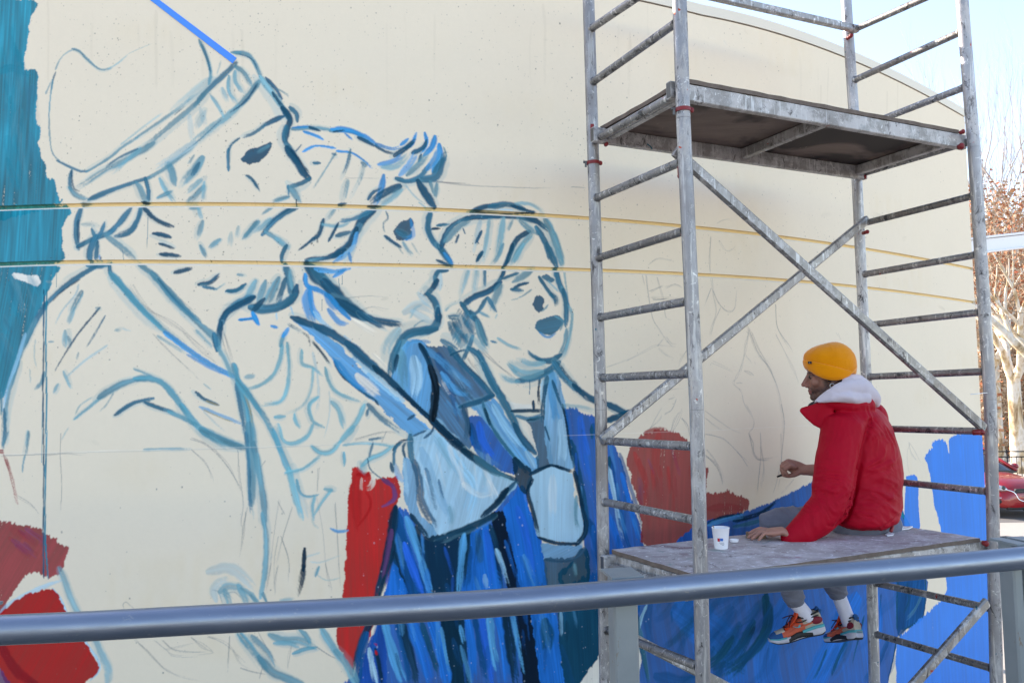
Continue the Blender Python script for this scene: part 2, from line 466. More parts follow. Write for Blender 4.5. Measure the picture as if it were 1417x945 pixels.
# pencil guide lines first, then flat areas, then brush lines.  "S tile colour width alpha dry" / "F tile colour rough alpha angle mottle holes"
MURAL_AREAS = '''
# teal ground, left
F P te 2.2 .97 88 .48 .10: -40,-4 46,2 43,26 39,52 35,76 34,98 51,100 50,128 51,174 55,176 53,200 55,214 62,232 64,246 74,248 78,262 78,272 80,283 -40,287
F P te 1.8 .97 88 .44 .06: -40,291 88,288 85,305 84,325 82,345 77,361 -40,364
F P te 2.0 .97 80 .5 .10: -40,369 76,367 72,386 66,405 56,424 46,446 36,470 30,490 20,512 8,540 -2,556 -40,590
S P te 16 .5 .5: 2,100 18,96 48,108
F P wh 1.0 .98 0 .05: 17,381 36,384 50,385 54,392 50,395 38,390 20,385
# brick red shoulder and bright red block, lower left
F J r2 2.4 .93 60 .26 .10: -160,480 0,475 100,490 200,515 250,550 330,600 370,630 352,680 340,730 310,772 240,785 200,757 150,768 90,830 60,880 30,930 0,980 -160,990
S M sk 34 .6 .2: 5,315 80,250 180,200 290,150 390,115
S M l1 52 .75 .1: 390,40 420,110 450,200 490,290 560,400 620,500 665,600 705,690 700,790
S M sk 24 .7 .1: 345,170 400,250 440,340 520,460 590,560 640,640 640,700 590,760
F M r3 1.5 .97 60 .14: -90,470 10,332 100,252 200,205 300,180 340,182 380,240 430,335 545,520 590,600 625,660 615,715 560,755 480,815 90,815 0,652 -90,520
S M dp 80 .55 .2: 5,520 50,620 130,720 250,800
F M pu 2 .9 60 .2: -60,640 0,680 70,800 -60,800
# red panel in the middle
F P rd 2.0 .97 92 .20 .06: 487,646 497,648 503,654 513,656 516,664 530,662 547,661 552,670 555,684 548,700 544,716 541,736 537,762 531,790 524,818 520,850 516,870 508,890 497,905 489,918 490,938 484,930 474,908 466,887 467,868 473,830 477,790 479,740 481,700 484,672
S K r3 70 .35 .3: 850,215 830,350 840,520
S K cr 40 .8 .6: 930,245 915,290 880,300
S K cr 22 .5 .7: 865,250 862,320
S K pu 30 .85 .2: 985,255 1035,290 1045,350 1015,380 985,395
S K r3 34 .6 .1: 850,225 915,222
S K r3 18 .5 .1: 890,320 915,370 900,430 850,500
# cobalt ground of the skirts
F P b4 2.4 .97 96 .32: 546,708 556,702 572,716 580,742 600,745 640,735 676,716 700,684 714,668 726,688 736,720 748,748 756,790 765,820 830,790 838,840 836,960 492,960 497,930 512,890 524,862 536,800 541,750
# light collar panels and coat of the second figure
F H s2 2.2 .93 -42 .30: 485,255 560,270 700,350 850,500 1000,620 1130,740 1245,850 1240,930 1120,880 1000,750 880,655 800,600 730,490 610,340
F H sk 2.0 .7 -40 .2 .2: 770,330 870,430 990,560 1100,680 1060,690 930,590 800,430
S H cr 60 .75 .5: 850,560 900,610 960,660
S H cr 50 .7 .4: 760,200 860,270 960,330
S H cr 26 .8 .2: 930,440 990,500 1030,560
F H s2 1.6 .95 80 .25: 1030,600 1040,540 1060,440 1110,380 1190,368 1240,480 1262,600 1250,700 1235,790 1130,690
S H s3 70 .8 .4: 1150,470 1165,560 1150,660
S H l2 60 .7 .5: 1080,430 1090,520 1100,640
F I mb 2.0 .93 -55 .42 .06: 340,0 480,18 560,100 640,180 705,255 700,290 620,305 550,330 590,410 610,500 590,560 500,510 400,410 405,300 402,180
S I b3 70 .6 .5: 420,60 480,200 520,330 560,450
S I s2 46 .6 .5: 360,20 470,110 570,200 640,270
S I s2 40 .7 .5: 440,150 520,250 600,255
S I sk 26 .6 .6: 420,400 480,470 560,520
S I wh 22 .5 .95: 440,190 480,260 540,290
# blouse of the singing woman
F I b4 1.8 .97 70 .30: 590,390 640,380 690,430 760,520 835,600 838,680 800,685 720,650 640,590 600,510
S I ry 60 .7 .3: 640,430 660,520 720,600
S I b3 40 .7 .3: 600,430 620,520 650,580
F I s2 2.0 .93 -55 .30: 590,330 680,300 720,290 780,370 860,470 940,560 962,650 930,690 870,660 790,570 700,440 640,380
S I sk 50 .75 .4: 720,330 790,450 880,560
S I s4 46 .7 .3: 640,330 720,440 800,560
S I s3 36 .7 .3: 900,580 930,630 945,670
F I wh 1.5 .8 0 .1: 800,310 870,320 930,330 905,345 860,350
F I gb 1.6 .95 85 .28: 900,405 990,388 1010,500 1035,640 1000,660 965,660 940,530
F I cr 1.6 .95 85 .05: 858,420 905,420 935,520 955,590 930,580 880,490
F I s4 1.6 .95 85 .28: 1005,150 1050,138 1090,260 1110,350 1130,500 1150,655 1035,645 1010,520 1000,330
S I s2 60 .8 .3: 1035,160 1040,280 1060,420
S I s3 60 .7 .3: 1085,420 1095,520 1090,630
S I sk 34 .7 .2: 990,190 985,280 1000,330
# her blue coat
F P b4 2.0 .97 96 .26 .05: 779,564 795,566 806,573 818,574 824,580 832,586 846,606 853,622 862,645 870,680 880,712 888,740 893,768 894,800 882,850 870,880 846,890 832,900 826,860 812,800 806,740 802,690 794,640 785,600
S I ry 60 .5 .3: 1190,400 1210,600 1250,760
S Q dt 50 .8 .3: 0,230 50,450 80,620 95,760
S Q b3 46 .7 .4: 225,330 280,600 330,800
S Q s3 34 .85 .4: 220,380 255,540 280,680 310,830
S Q b2 40 .8 .2: 300,420 350,600 400,800
S Q b3 30 .7 .3: 290,300 345,470 400,640 440,820
S Q dt 46 .9 .2: 130,130 125,190
S Q dt 30 .9 .2: 225,320 228,370
S R b3 60 .8 .3: 60,10 110,140 130,300
S R s3 30 .7 .5: 20,0 10,90 20,250
S R b2 44 .8 .2: 190,0 230,120 270,250
S R b3 30 .7 .3: 240,0 290,140 330,260
# cuff and sleeve, the big pale fan
F L s3 1.6 .96 75 .16: 275,-140 330,-150 385,-178 420,-150 480,-100 600,-20 720,50 835,108 800,160 740,240 690,285 640,312 520,360 390,415 370,412 345,388 380,350 390,330 350,200 320,60
S L sk 90 .7 .3: 420,-120 520,20 600,150 560,300
S L s4 60 .5 .5: 330,-60 380,80 450,250 480,330
S L gb 26 .7 .6: 350,40 380,140 400,240 430,310
S L mb 20 .7 .6: 420,100 440,190 455,240
S L wh 40 .35 .5: 560,120 640,180 720,160
S L l2 30 .5 .5: 480,250 490,310 480,350
F L s4 1.4 .95 80 .24: 235,-30 275,10 300,60 295,150 290,220 320,300 390,360 400,415 370,412 330,370 280,300 245,200 235,100
S L gb 46 .85 .2: 285,0 315,100 320,190 350,270 395,340
S L s3 22 .8 .2: 235,0 240,90 250,180
S I s2 36 .6 .4: 185,650 200,700 240,745
# dark folds
F P nv 1.5 .97 95 .16: 574,726 582,742 594,746 632,736 652,730 648,760 640,790 634,824 636,880 645,960 626,960 614,870 596,822 586,780 578,748
F O nv 1.6 .97 95 .2: 530,275 652,262 668,400 684,560 692,700 600,700 585,560 545,420
F L bk 1.5 .97 100 .2: 705,290 770,275 790,360 830,480 870,600 890,700 812,700 785,590 755,470
F O bk 1.5 .97 97 .16: 1005,240 1110,232 1130,330 1160,500 1175,700 1072,700 1045,500
F L b2 1.5 .96 98 .26: 780,255 830,200 880,130 905,250 950,380 985,500 1000,690 885,700 850,560 820,440
S L ry 60 .6 .4: 850,260 900,420 940,640
F L b2 1.5 .95 95 .28: 605,385 690,345 715,420 735,560 742,700 556,700 580,560
S L mb 50 .7 .4: 632,400 640,470 650,560
S L b3 60 .7 .4: 590,480 580,570 565,690
S L nv 40 .9 .2: 575,400 565,520 552,640
S L ry 44 .6 .3: 680,380 700,520 715,680
S L nv 34 .9 .2: 700,350 735,470 760,690
S L sk 30 .8 .4: 735,480 765,560 800,690
S L sk 30 .5 .5: 670,620 680,690
S L s2 50 .95 .15: 556,400 542,550 528,700
F L b3 1.5 .95 100 .26: 185,240 215,300 240,400 290,560 340,720 240,720 200,600 170,450
S L s2 46 .95 .2: 245,310 290,430 340,590 376,715
S L ry 46 .9 .2: 235,450 280,580 325,710
S L nv 36 .9 .2: 180,500 215,620 250,720
F L b2 1.5 .95 90 .25: 180,560 205,620 240,715 140,730 160,640
S L nv 64 .95 .2: 160,420 145,530 110,650 85,730
S L pu 20 .7 .5: 150,560 130,680
# skirt strokes under the rail
F O pb 1.8 .95 95 .3: 0,540 60,420 130,310 145,480 150,700 0,700
S O s3 44 .95 .2: 50,470 66,560 95,690
S O nv 34 .9 .2: 88,470 112,560 130,690
S O rd 16 .8 .6: 85,430 100,440
S O rd 18 .8 .4: 92,480 100,500
S O s2 64 .95 .25: 150,300 190,440 230,570 280,690
S O b3 50 .9 .2: 230,300 270,450 320,690
S O nv 60 .9 .25: 262,290 310,470 370,690
S O b2 100 .85 .35: 330,300 400,480 450,690
S O dt 44 .85 .3: 395,300 440,440 500,620
S O b2 90 .95 .2: 460,285 510,440 560,690
S O s2 26 .9 .4: 520,330 545,480 585,690
S O s2 36 .9 .4: 645,320 660,380 672,430
S O b2 70 .9 .3: 690,270 720,450 735,690
S O b3 56 .9 .3: 740,270 775,440 810,690
S O ry 66 .9 .2: 790,265 820,470 860,690
S O s2 54 .95 .3: 835,250 850,420 880,590
S O b2 66 .9 .2: 890,250 930,450 955,690
S O nv 80 .95 .2: 940,245 970,430 1010,690
S O s2 34 .9 .4: 985,240 1020,420 1065,670
F O b2 1.6 .95 97 .3: 1110,230 1245,215 1275,350 1310,520 1355,700 1190,700 1155,480
S O dt 100 .8 .5: 1200,300 1215,400 1200,470
F O dt 1.6 .96 92 .2: 1290,215 1480,200 1600,190 1600,460 1540,640 1440,740 1350,740 1300,420
S O s4 26 .85 .5: 1300,215 1305,330 1300,400
F P wh 1.6 .98 90 .06: 829,912 840,880 858,860 878,880 890,940 892,962 800,962
# harmonica shape and tie
F L s3 1.5 .97 88 .14: 905,125 940,68 1035,38 1140,68 1148,190 1190,265 1200,400 1170,437 1080,425 970,408 935,240
S L wh 60 .3 .4: 1040,90 1040,300
S L l2 26 .8 .4: 1170,190 1165,300 1185,370
F L s4 1.4 .97 20 .2: 988,448 1080,462 1190,465 1150,510 1130,530 1060,520 1000,525
F L gb 1.4 .96 90 .22: 1000,530 1150,540 1085,615 1095,672 1020,680
F L dt 1.4 .96 90 .22: 1150,545 1220,470 1228,660 1100,672 1080,615
S L l1 22 .6 .4: 1160,560 1170,620
# brick red of the unfinished figure
F Q r4 2.6 .94 85 .22 .10: 330,312 350,260 400,195 450,168 500,155 560,152 650,188 720,255 790,335 816,400 805,440 806,522 880,520 960,527 1020,545 1052,575 1050,625 950,662 860,690 812,720 800,830 440,845 415,700 390,560 355,420
S Q rd 80 .25 .5: 520,190 500,330 540,480
S Q rd 50 .3 .5: 380,300 430,420 460,520
S Q r2 60 .4 .3: 830,620 950,610 1040,640
S Q r4 30 .8 .7: 440,170 540,140 600,150
# blue skirt of the unfinished figure
F P b4 1.8 .96 100 .24: 890,800 940,748 978,724 1030,711 1075,694 1120,671 1160,655 1220,660 1245,700 1262,740 1278,800 1277,848 1258,866 1243,874 1236,910 1228,945 1222,1010 900,1010 890,915 882,855
S P b2 60 .6 .3: 950,850 1010,900 1020,980
S P b2 60 .6 .3: 1080,850 1060,920 1080,980
S P b2 50 .7 .4: 1180,840 1150,900 1110,980
S W l3 30 .8 .3: -20,640 120,610 260,560 330,510
S W nv 34 .95 .25: -20,600 100,570 200,525 285,450
S Q nv 24 .9 .4: 810,705 900,670 1000,650 1060,620
S Q s2 30 .7 .4: 820,715 900,690 980,670 1060,650
S R b3 130 .6 .3: 920,640 830,800 800,960
S R dt 90 .85 .3: 1085,470 1105,580 1060,700 960,810 840,890
S R dt 70 .8 .5: 1010,600 930,740 830,830
S R b3 90 .6 .4: 470,910 600,940 740,900
S R b3 60 .5 .4: 420,500 400,600 430,760
S R dt 50 .85 .35: 1090,430 1095,540 1060,680 980,800 880,930
S R dt 60 .8 .5: 890,690 820,790 740,850
S R dt 60 .7 .5: 1020,610 960,740 900,830
S R nv 40 .7 .6: 1020,630 990,690
S R dt 40 .5 .6: 780,860 860,840 1000,900
S R sk 24 .85 .5: 395,500 365,570 350,650 380,760
S R dt 30 .8 .4: 345,560 350,680 390,850 410,960
S R l3 24 .7 .4: 360,640 385,800 410,940
S R b3 20 .6 .5: 540,540 545,600
S S dt 36 .85 .5: 300,700 240,820 190,960
S S dt 26 .8 .6: 180,760 140,860 90,960
S S dt 22 .8 .7: 400,560 350,760 310,900
S S b2 40 .7 .4: 470,400 500,560 480,760
S S dt 18 .7 .7: 500,430 490,560
F S b3 1.5 .95 70 .4: 590,350 755,335 760,430 748,545 715,590 640,630 600,660
S S dt 20 .95 .2: 598,360 592,480 592,640
S S dt 14 .95 .2: 757,340 758,430 745,550 710,590 630,640 595,680
S S dt 26 .6 .5: 650,370 660,470 620,560
S S l3 20 .6 .5: 740,420 700,510 650,570
S S dt 14 .9 .3: 590,690 570,800 535,950
S S b3 60 .7 .3: 540,700 480,830 400,950
S W dt 26 .95 .2: 1128,540 1150,590 1190,640
S X te 26 .9 .2: 200,640 230,690 250,720
# flat blue, far right
F P rb 2.2 .97 90 .10 .04: 1279,634 1285,624 1291,620 1289,614 1300,608 1309,613 1312,624 1314,626 1313,612 1322,602 1345,600 1420,601 1420,1010 1239,1010 1240,945 1241,891 1262,866 1285,846 1300,832 1309,820 1309,800 1302,735 1293,700 1286,655
F P rb 1.5 .97 90 .08: 1254,662 1268,661 1270,700 1271,735 1253,735
'''
MURAL_LINES = '''
S P nv 13 .95 .15: 546,704 540,745 531,790 520,830
S P pu 8 .6 .4: 541,735 534,775 527,805
S P nv 14 .95 .2: 520,830 512,860 500,890 490,930
S P b3 16 .9 .2: 506,880 498,910 494,945
# ---- cap of the first man
S A l2 15 .75 .5: 248,515 268,470 285,430
S A l3 13 .8 .2: 300,400 285,450 275,520
S A l2 12 .75 .3: 300,385 325,330 365,290 405,275
S A l2 18 .9 .1: 395,272 430,285 470,325 520,370 555,385 600,378
S A l1 12 .7 .3: 590,380 640,350 690,305
S A l1 7 .6 .3: 700,297 760,270 838,238
S A l2 14 .85 .1: 285,440 272,540 265,640 270,760 285,840 320,880
S A l3 16 .85 .2: 310,880 380,915 440,938 480,935
S A l2 20 .85 .2: 470,940 530,905 600,860 660,810 750,750
S A l2 22 .8 .4: 740,755 850,680 950,610 1050,530 1110,480
S A l1 14 .6 .5: 660,790 800,680 900,610
S A l1 60 .35 .7: 1140,440 1040,520 940,600
S A l2 24 .9 .1: 1085,228 1110,280 1135,350 1145,410 1135,460
S A l3 16 .85 .3: 1095,250 1128,330 1143,400
S A l3 34 .85 .25: 1280,352 1200,430 1120,505 1060,575
S A l2 36 .85 .35: 1120,505 1060,575 960,660 850,750 760,830
S A l4 10 .7 .5: 950,630 1020,570
S C l2 38 .85 .3: 830,0 700,80 560,150 470,210 400,245
S C l1 30 .85 .4: 760,30 690,90 620,155
S C l3 16 .8 .3: 745,30 640,80 560,140
S A l2 40 .9 .15: 1405,455 1340,540 1280,595
S A l1 46 .85 .25: 1290,590 1220,650 1150,700 1040,790
S A l0 60 .7 .4: 1050,790 950,860 830,935
S A l4 15 .85 .4: 1400,462 1330,560 1220,640
S A l3 10 .7 .6: 1200,660 1080,770 940,880
S A l2 30 .9 .15: 1285,370 1325,400 1350,440 1365,470
S A l1 30 .9 .15: 1278,400 1280,450 1320,510
S A l1 28 .9 .15: 1245,425 1245,500 1282,562
S A l1 26 .6 .4: 1210,490 1235,550
S A l1 22 .8 .2: 1150,530 1190,590 1215,640
S A l0 34 .5 .3: 1090,600 1120,690
S A l0 40 .45 .3: 1030,640 1045,770
S A l1 14 .6 .5: 1200,340 1190,375 1172,425
S A l1 40 .4 .2: 1110,620 1070,700
S A l2 20 .9 .1: 1262,290 1310,290
# forehead and nose
S B l2 28 .95 .05: 95,292 160,300 205,350 240,430
S B l4 10 .8 .3: 120,300 190,330 225,400
S B l1 44 .9 .05: 240,430 300,510 350,580 385,650
S B l4 24 .9 .15: 268,432 320,490 350,540
S B l2 14 .8 .4: 330,490 380,520 395,545
S B l4 26 .9 .2: 305,515 350,580 395,640
S B l3 34 .9 .1: 400,595 430,625 435,660
S B l4 46 .95 .05: 360,600 395,650 385,700 375,760
S B l3 40 .95 .05: 375,700 365,760 400,820 440,890
S D l4 54 .95 .08: 385,30 430,90 465,145 495,185
S D nv 14 .6 .4: 400,30 460,110 500,200
S D l4 14 .8 .3: 430,40 460,5
S D l3 36 .9 .15: 500,190 460,215 400,232
S D l2 44 .85 .2: 395,240 420,270 445,310
S D l3 16 .8 .3: 385,230 390,280
S D l2 28 .9 .15: 385,290 350,300 310,312
S D l5 10 .9 .1: 430,305 430,345
# brow, eye, cheek
S B l4 30 .92 .2: 358,640 310,660 250,690
S B l3 24 .85 .3: 255,690 200,730 135,752
S B l3 18 .9 .15: 118,760 80,790 60,830
S B l3 22 .9 .15: 62,820 60,870 62,930
F B l4 1.0 .97 30 .2: 138,872 175,825 225,815 265,800 290,788 275,825 225,880 170,890
S B l2 20 .8 .3: 230,830 290,795
S D l3 20 .9 .15: 162,175 190,195 225,245
S D l4 10 .7 .5: 195,200 240,270
# whisker dabs
S C l2 44 .9 .1: 920,115 935,160 948,218
S C l1 30 .85 .15: 870,195 905,260 943,312
S C l2 28 .9 .1: 862,292 930,262
S C l2 56 .85 .3: 1095,85 1050,150 995,212
S C l3 30 .8 .4: 1080,110 1040,180
S C l2 20 .8 .3: 1052,68 1025,112
S C l1 34 .8 .3: 1090,200 1010,268
S C l2 44 .85 .25: 1100,240 1060,285 1020,318
S C l1 26 .7 .3: 1110,215 1105,310
S C l3 34 .9 .15: 488,302 600,255 700,220 805,185
S C l2 26 .85 .25: 800,190 880,145 950,95 1060,5
S C l0 22 .6 .4: 900,110 1000,50 1100,-10
S C l3 24 .85 .2: 388,150 378,200 385,255
S C l2 34 .85 .2: 380,245 420,285 480,302
S C l4 14 .7 .3: 385,150 400,240 440,262
S C l2 40 .85 .2: 745,220 770,260 790,318
S C l3 26 .9 .15: 790,190 805,250 808,312
S C l5 22 .95 .05: 775,320 800,322
S C l5 8 .9 .1: 785,318 782,350
S C l4 24 .7 .5: 440,330 490,322
# ear and beard between the grooves
S C l3 40 .9 .15: 440,352 418,420 412,500 425,565
S C l4 22 .8 .3: 425,420 425,530
S C l2 22 .6 .6: 450,440 500,440 540,450
S C l3 34 .92 .15: 425,560 480,530 560,500 620,470
S C l3 36 .9 .1: 590,490 650,430 710,352
S C l3 26 .9 .1: 500,470 520,510 550,480 565,435
S C l3 40 .92 .1: 765,352 745,420 700,480 635,502
S C l3 46 .92 .1: 520,510 490,580 488,640
S C l3 30 .9 .2: 530,540 520,630
S C b1 16 .7 .2: 540,610 545,635
S C l4 34 .92 .1: 785,352 830,400 880,430 935,450
S C l3 7 .9 .05: 805,400 802,490 797,570
S C l2 40 .85 .2: 580,505 640,550 700,600 735,640
S C l3 8 .8 .1: 665,580 672,630
S C l4 34 .92 .1: 838,490 880,495 920,508
S C l4 24 .92 .1: 870,545 905,555 940,570
S C l4 30 .92 .1: 875,602 920,605 975,612
S C l4 30 .92 .1: 955,700 995,690 1035,680
S C l2 20 .8 .2: 1038,352 1100,352
S C l1 34 .75 .2: 1080,360 1095,405
S C l2 38 .8 .3: 1100,430 1080,500
S C l2 30 .85 .2: 1092,560 1118,612
S C l2 30 .85 .15: 1190,525 1145,560
S C l2 36 .85 .25: 1400,430 1325,512
S C l1 24 .5 .3: 1295,455 1285,500
S C l1 28 .4 .3: 1255,490 1250,550
# moustache and chin
S D l3 40 .92 .1: 428,350 370,378 300,430 250,490
S D l4 20 .8 .3: 400,350 320,400 270,450
S D l1 34 .8 .2: 285,415 215,475
S D l2 28 .85 .2: 212,428 145,512
S D l2 22 .8 .2: 300,345 248,382
S D l2 30 .85 .25: 268,482 330,525 375,570
S D l1 40 .7 .2: 330,520 395,570
S D l3 34 .92 .1: 375,560 355,600 352,635
S D l3 40 .9 .1: 370,660 390,730 408,830
S D l1 40 .8 .2: 400,700 412,790
S D l4 44 .95 .08: 432,780 415,840 360,890
S D l3 60 .93 .1: 190,890 260,900 350,880 420,830
S D l1 46 .85 .2: 205,755 165,830
S D l2 40 .85 .2: 260,755 225,860
S D l2 50 .9 .2: 330,740 270,870
S D l3 34 .9 .2: 370,740 330,870
S D l4 40 .9 .15: 250,850 200,905
S D l3 28 .9 .15: 58,800 100,800 150,770
S D l3 44 .92 .1: 190,835 110,870 60,910 20,955
S C l4 32 .92 .1: 1085,765 1140,755 1190,715
S C l3 24 .9 .15: 1110,780 1170,790
S C l1 12 .8 .3: 1170,795 1235,755
S C l3 26 .92 .1: 1235,802 1290,795 1330,765
S C l2 20 .8 .2: 1295,712 1322,716
S G l4 46 .95 .08: 1375,130 1290,175 1230,215 1195,290
S G l4 40 .92 .08: 1200,270 1190,340 1180,410
S G b1 20 .9 .1: 1305,250 1390,242
S G b1 30 .9 .1: 1375,215 1405,268
# coat of the first man
S C l3 34 .92 .15: 590,655 540,665 480,665
S C l3 40 .9 .2: 520,668 400,740 300,820 235,890
S C l5 14 .7 .4: 430,740 340,800 260,880
S G l3 34 .9 .2: 250,160 180,280 130,400
S G l2 30 .85 .2: 190,260 130,390 90,500 55,620
S G l2 36 .85 .25: 95,480 50,620 30,740 10,920
S G sk 24 .7 .2: 135,330 90,480 45,600 10,740
S G l3 26 .8 .3: 20,740 25,860 10,960
S G l2 20 .8 .3: 5,650 5,780
S C l3 34 .92 .1: 595,655 600,700 650,760 720,830
S C ft 40 .92 .1: 620,720 700,820 790,920 880,1000
S G ft 38 .92 .08: 600,0 680,90 760,180 860,280 980,380
S G s2 36 .92 .08: 900,320 1020,410 1140,490 1275,560
S G b1 18 .7 .2: 1020,440 1160,520 1250,555
S G l1 20 .7 .2: 860,340 940,390 1010,435
S C l2 40 .92 .1: 760,660 840,720 920,820 1000,900 1080,960
S G l2 44 .92 .08: 830,0 950,130 1060,250 1150,330 1190,390
S G l3 18 .8 .3: 860,30 960,150 1080,260
S G l3 34 .92 .1: 1165,330 1180,410
S G l1 32 .85 .2: 1190,410 1230,480 1265,570
S G l1 20 .7 .2: 1070,310 1160,400
S G l2 44 .9 .1: 1272,500 1290,560 1310,640 1350,800 1370,950
S G ft 40 .9 .1: 1295,600 1340,700 1380,900 1390,960
S G ye 12 .7 .3: 1330,650 1360,740 1375,840
S G l3 26 .85 .2: 1285,600 1310,740 1335,880
S G ft 24 .9 .1: 1325,610 1375,690 1420,760
S K l2 56 .9 .1: 250,-40 262,100 270,250 268,380
S K l3 24 .8 .3: 235,0 250,160 255,330 270,470
S K l2 44 .9 .1: 275,60 310,230 335,400 335,500
S K l1 30 .7 .3: 300,120 325,300
S K l1 34 .9 .08: 325,440 345,560 340,740 315,890
S K l2 20 .8 .2: 330,870 350,925
# sleeve arcs and fold ticks
S G ft 20 .85 .2: 405,788 470,735 560,665
S G l2 40 .92 .1: 540,670 620,620 700,585 800,565
S G ft 42 .92 .08: 740,570 820,570 890,600 950,670 1010,750
S G ft 48 .92 .1: 990,720 1060,810 1140,880
S G ft 56 .9 .15: 1100,850 1200,905 1330,945
S G l1 12 .7 .3: 410,760 440,710 520,660
S G l3 28 .92 .1: 628,765 720,705 828,678
S G l3 24 .92 .1: 790,700 870,730 940,750
S G ft 30 .9 .1: 920,750 1000,785 1080,830
S G ft 16 .8 .3: 730,518 800,545 840,560
S G l2 12 .8 .2: 615,650 575,715 538,750
S J l2 38 .9 .1: 1100,-10 1200,35 1335,85
S J l1 24 .7 .4: 1140,20 1240,90
S G l2 40 .88 .2: 440,105 415,150 390,200
S G l1 30 .7 .4: 400,190 370,270
S G l1 40 .75 .4: 352,320 350,400
S G l2 26 .8 .3: 370,345 385,385
S G l4 14 .88 .35: 540,185 420,330 330,470 285,550
S G l2 20 .8 .2: 525,185 545,185
S G l3 14 .85 .5: 570,230 500,350 440,440
S G l2 14 .7 .4: 425,430 415,470
S G l0 14 .7 .4: 425,60 410,110 330,210 285,310
S G l2 14 .8 .3: 265,370 290,370
S G l0 16 .7 .4: 580,390 450,480 330,590
S G l1 20 .8 .2: 345,535 382,620
S G l1 26 .8 .2: 310,605 292,640
S G l2 30 .88 .2: 238,540 225,590 195,620
S G l1 14 .5 .3: 190,360 185,450 205,535
S G l1 12 .5 .3: 160,520 165,600
S G l3 24 .9 .15: 1068,645 1110,680 1185,712
S G ye 10 .7 .3: 1120,690 1190,715
S G s4 22 .8 .2: 1090,725 1200,770 1310,812
S G ye 10 .7 .3: 1110,740 1210,785 1290,812
S G l0 14 .5 .3: 1110,750 1180,820 1240,870
S G l1 22 .8 .3: 630,308 660,303
S G l0 12 .7 .7: 670,300 720,312
S G l1 12 .6 .4: 370,838 345,880 328,915
S G l1 12 .8 .2: 1110,600 1148,630
S G l1 30 .7 .2: 1345,560 1380,555
S G l1 20 .6 .3: 150,855 140,940
S J l2 22 .85 .2: 155,-5 148,60 138,130
S J l2 14 .85 .2: 135,120 125,160 120,210
S J l2 18 .7 .2: 40,0 10,70
S J l1 16 .75 .3: 785,88 900,84 1040,86
S J r2 20 .75 .85: 25,130 50,200 75,300 92,400 97,475
S J r2 10 .7 .85: 15,110 45,200 65,320
S J r2 26 .8 .5: 0,100 15,100
# drips
S P l4 2.9 .98 0: 60.5,402 60,460 59,540 60,640 59.5,740 60,800
S P te 3.1 .98 0: 64.5,402 63,470 64,560 62.5,660 62,740 66,800
S P te 1.6 .9 0: 58,570 57.5,640
S P te 1.4 .8 0: 77.5,368 78,398
S P te 1.8 .8 0: 76,345 75,362
S P te 1.8 .9 0: 1.5,545 1.5,570
S P l3 2.4 .9 0: 60.5,642 61,660
# hand sketch above and below the rail
S N l0 90 .55 .2: 150,50 260,30 350,80 420,150
S N l0 60 .6 .4: 180,230 165,170 210,120 280,110
S N l1 60 .7 .2: 215,180 260,150 340,160
S N l1 46 .8 .2: 240,180 260,230 275,275
S N l1 44 .8 .2: 330,150 360,210 385,270
S N l1 34 .8 .2: 350,165 420,210 440,262
S N l1 30 .8 .2: 410,210 460,262
S N l2 14 .8 .2: 480,200 520,262
S N l1 34 .6 .3: 610,245 680,240
S N ft 62 .9 .12: 340,465 400,540 460,620 510,690
S N l2 66 .9 .12: 470,620 540,700 620,740 740,790
S N l2 40 .8 .2: 420,480 520,580 560,660
S N l1 64 .85 .15: 545,470 620,500 720,500 820,545
S N l1 40 .85 .15: 570,520 660,520 720,545
S N ft 40 .85 .15: 735,440 770,470 795,520
S N ft 32 .9 .1: 690,585 760,560 832,548
S N l1 52 .9 .1: 870,420 920,510 980,590
S N l1 64 .9 .1: 970,580 1040,670 1100,790
S K nv 30 .95 .05: 555,632 553,680 548,740
S K nv 36 .9 .75: 550,730 530,830 505,920
# ---- frills
S H fr 24 .9 .12: 432,390 425,450 390,540 320,600 230,632
S H fr 24 .9 .12: 460,380 470,500 460,620 420,695 320,712
S H ft 34 .9 .1: 425,385 440,330
S H ft 24 .9 .1: 175,495 195,590 215,640
S H ft 40 .9 .12: 190,580 250,660 330,770 380,860 425,960
S H fr 22 .92 .1: 540,418 542,488 600,510 650,552
S H fr 26 .9 .1: 668,515 690,590 740,650 850,690
S H fr 18 .75 .3: 600,520 590,620 540,720 430,765
S H l0 18 .6 .3: 600,430 625,560 630,700 600,800
S H fr 26 .9 .1: 625,672 580,715 600,800 655,832
S H fr 24 .85 .15: 500,768 505,800 525,832
S H fr 30 .85 .15: 400,778 440,775
S H fr 34 .8 .2: 705,700 740,740 765,830
S H fr 34 .88 .12: 878,718 840,800 800,850
S H fr 46 .88 .15: 815,840 750,910
S H fr 26 .88 .12: 600,820 570,880 500,920 440,905 412,820
S H l0 14 .5 .3: 690,640 690,760 660,900
S K ft 40 .9 .12: 385,-10 430,110 470,210
S K fr 46 .88 .2: 470,200 490,290 540,460
S K fr 24 .85 .15: 455,215 540,195 600,155 640,120
S K ft 20 .88 .12: 512,255 530,320 570,345 625,335
S K fr 30 .88 .12: 600,75 640,105 700,100 745,50
S K ft 26 .88 .12: 770,112 772,170
S K fr 20 .85 .15: 610,350 598,400 605,470
S K fr 20 .85 .15: 700,310 660,360 610,440
S K fr 30 .85 .2: 670,305 710,315
S K s2 26 .85 .15: 705,522 740,535 785,528
S K fr 14 .6 .3: 595,470 610,500 640,520
S K ft 18 .85 .15: 632,730 615,775
S K fr 10 .5 .3: 620,770 680,800 770,780
S K l0 14 .5 .3: 570,670 640,650
S K l0 12 .5 .3: 590,700 650,700 770,655
S K fr 30 .88 .15: 870,175 910,140 980,110 1035,68
S K fr 18 .8 .2: 770,65 860,55 960,60 1030,72
S K fr 40 .6 .4: 865,170 885,210
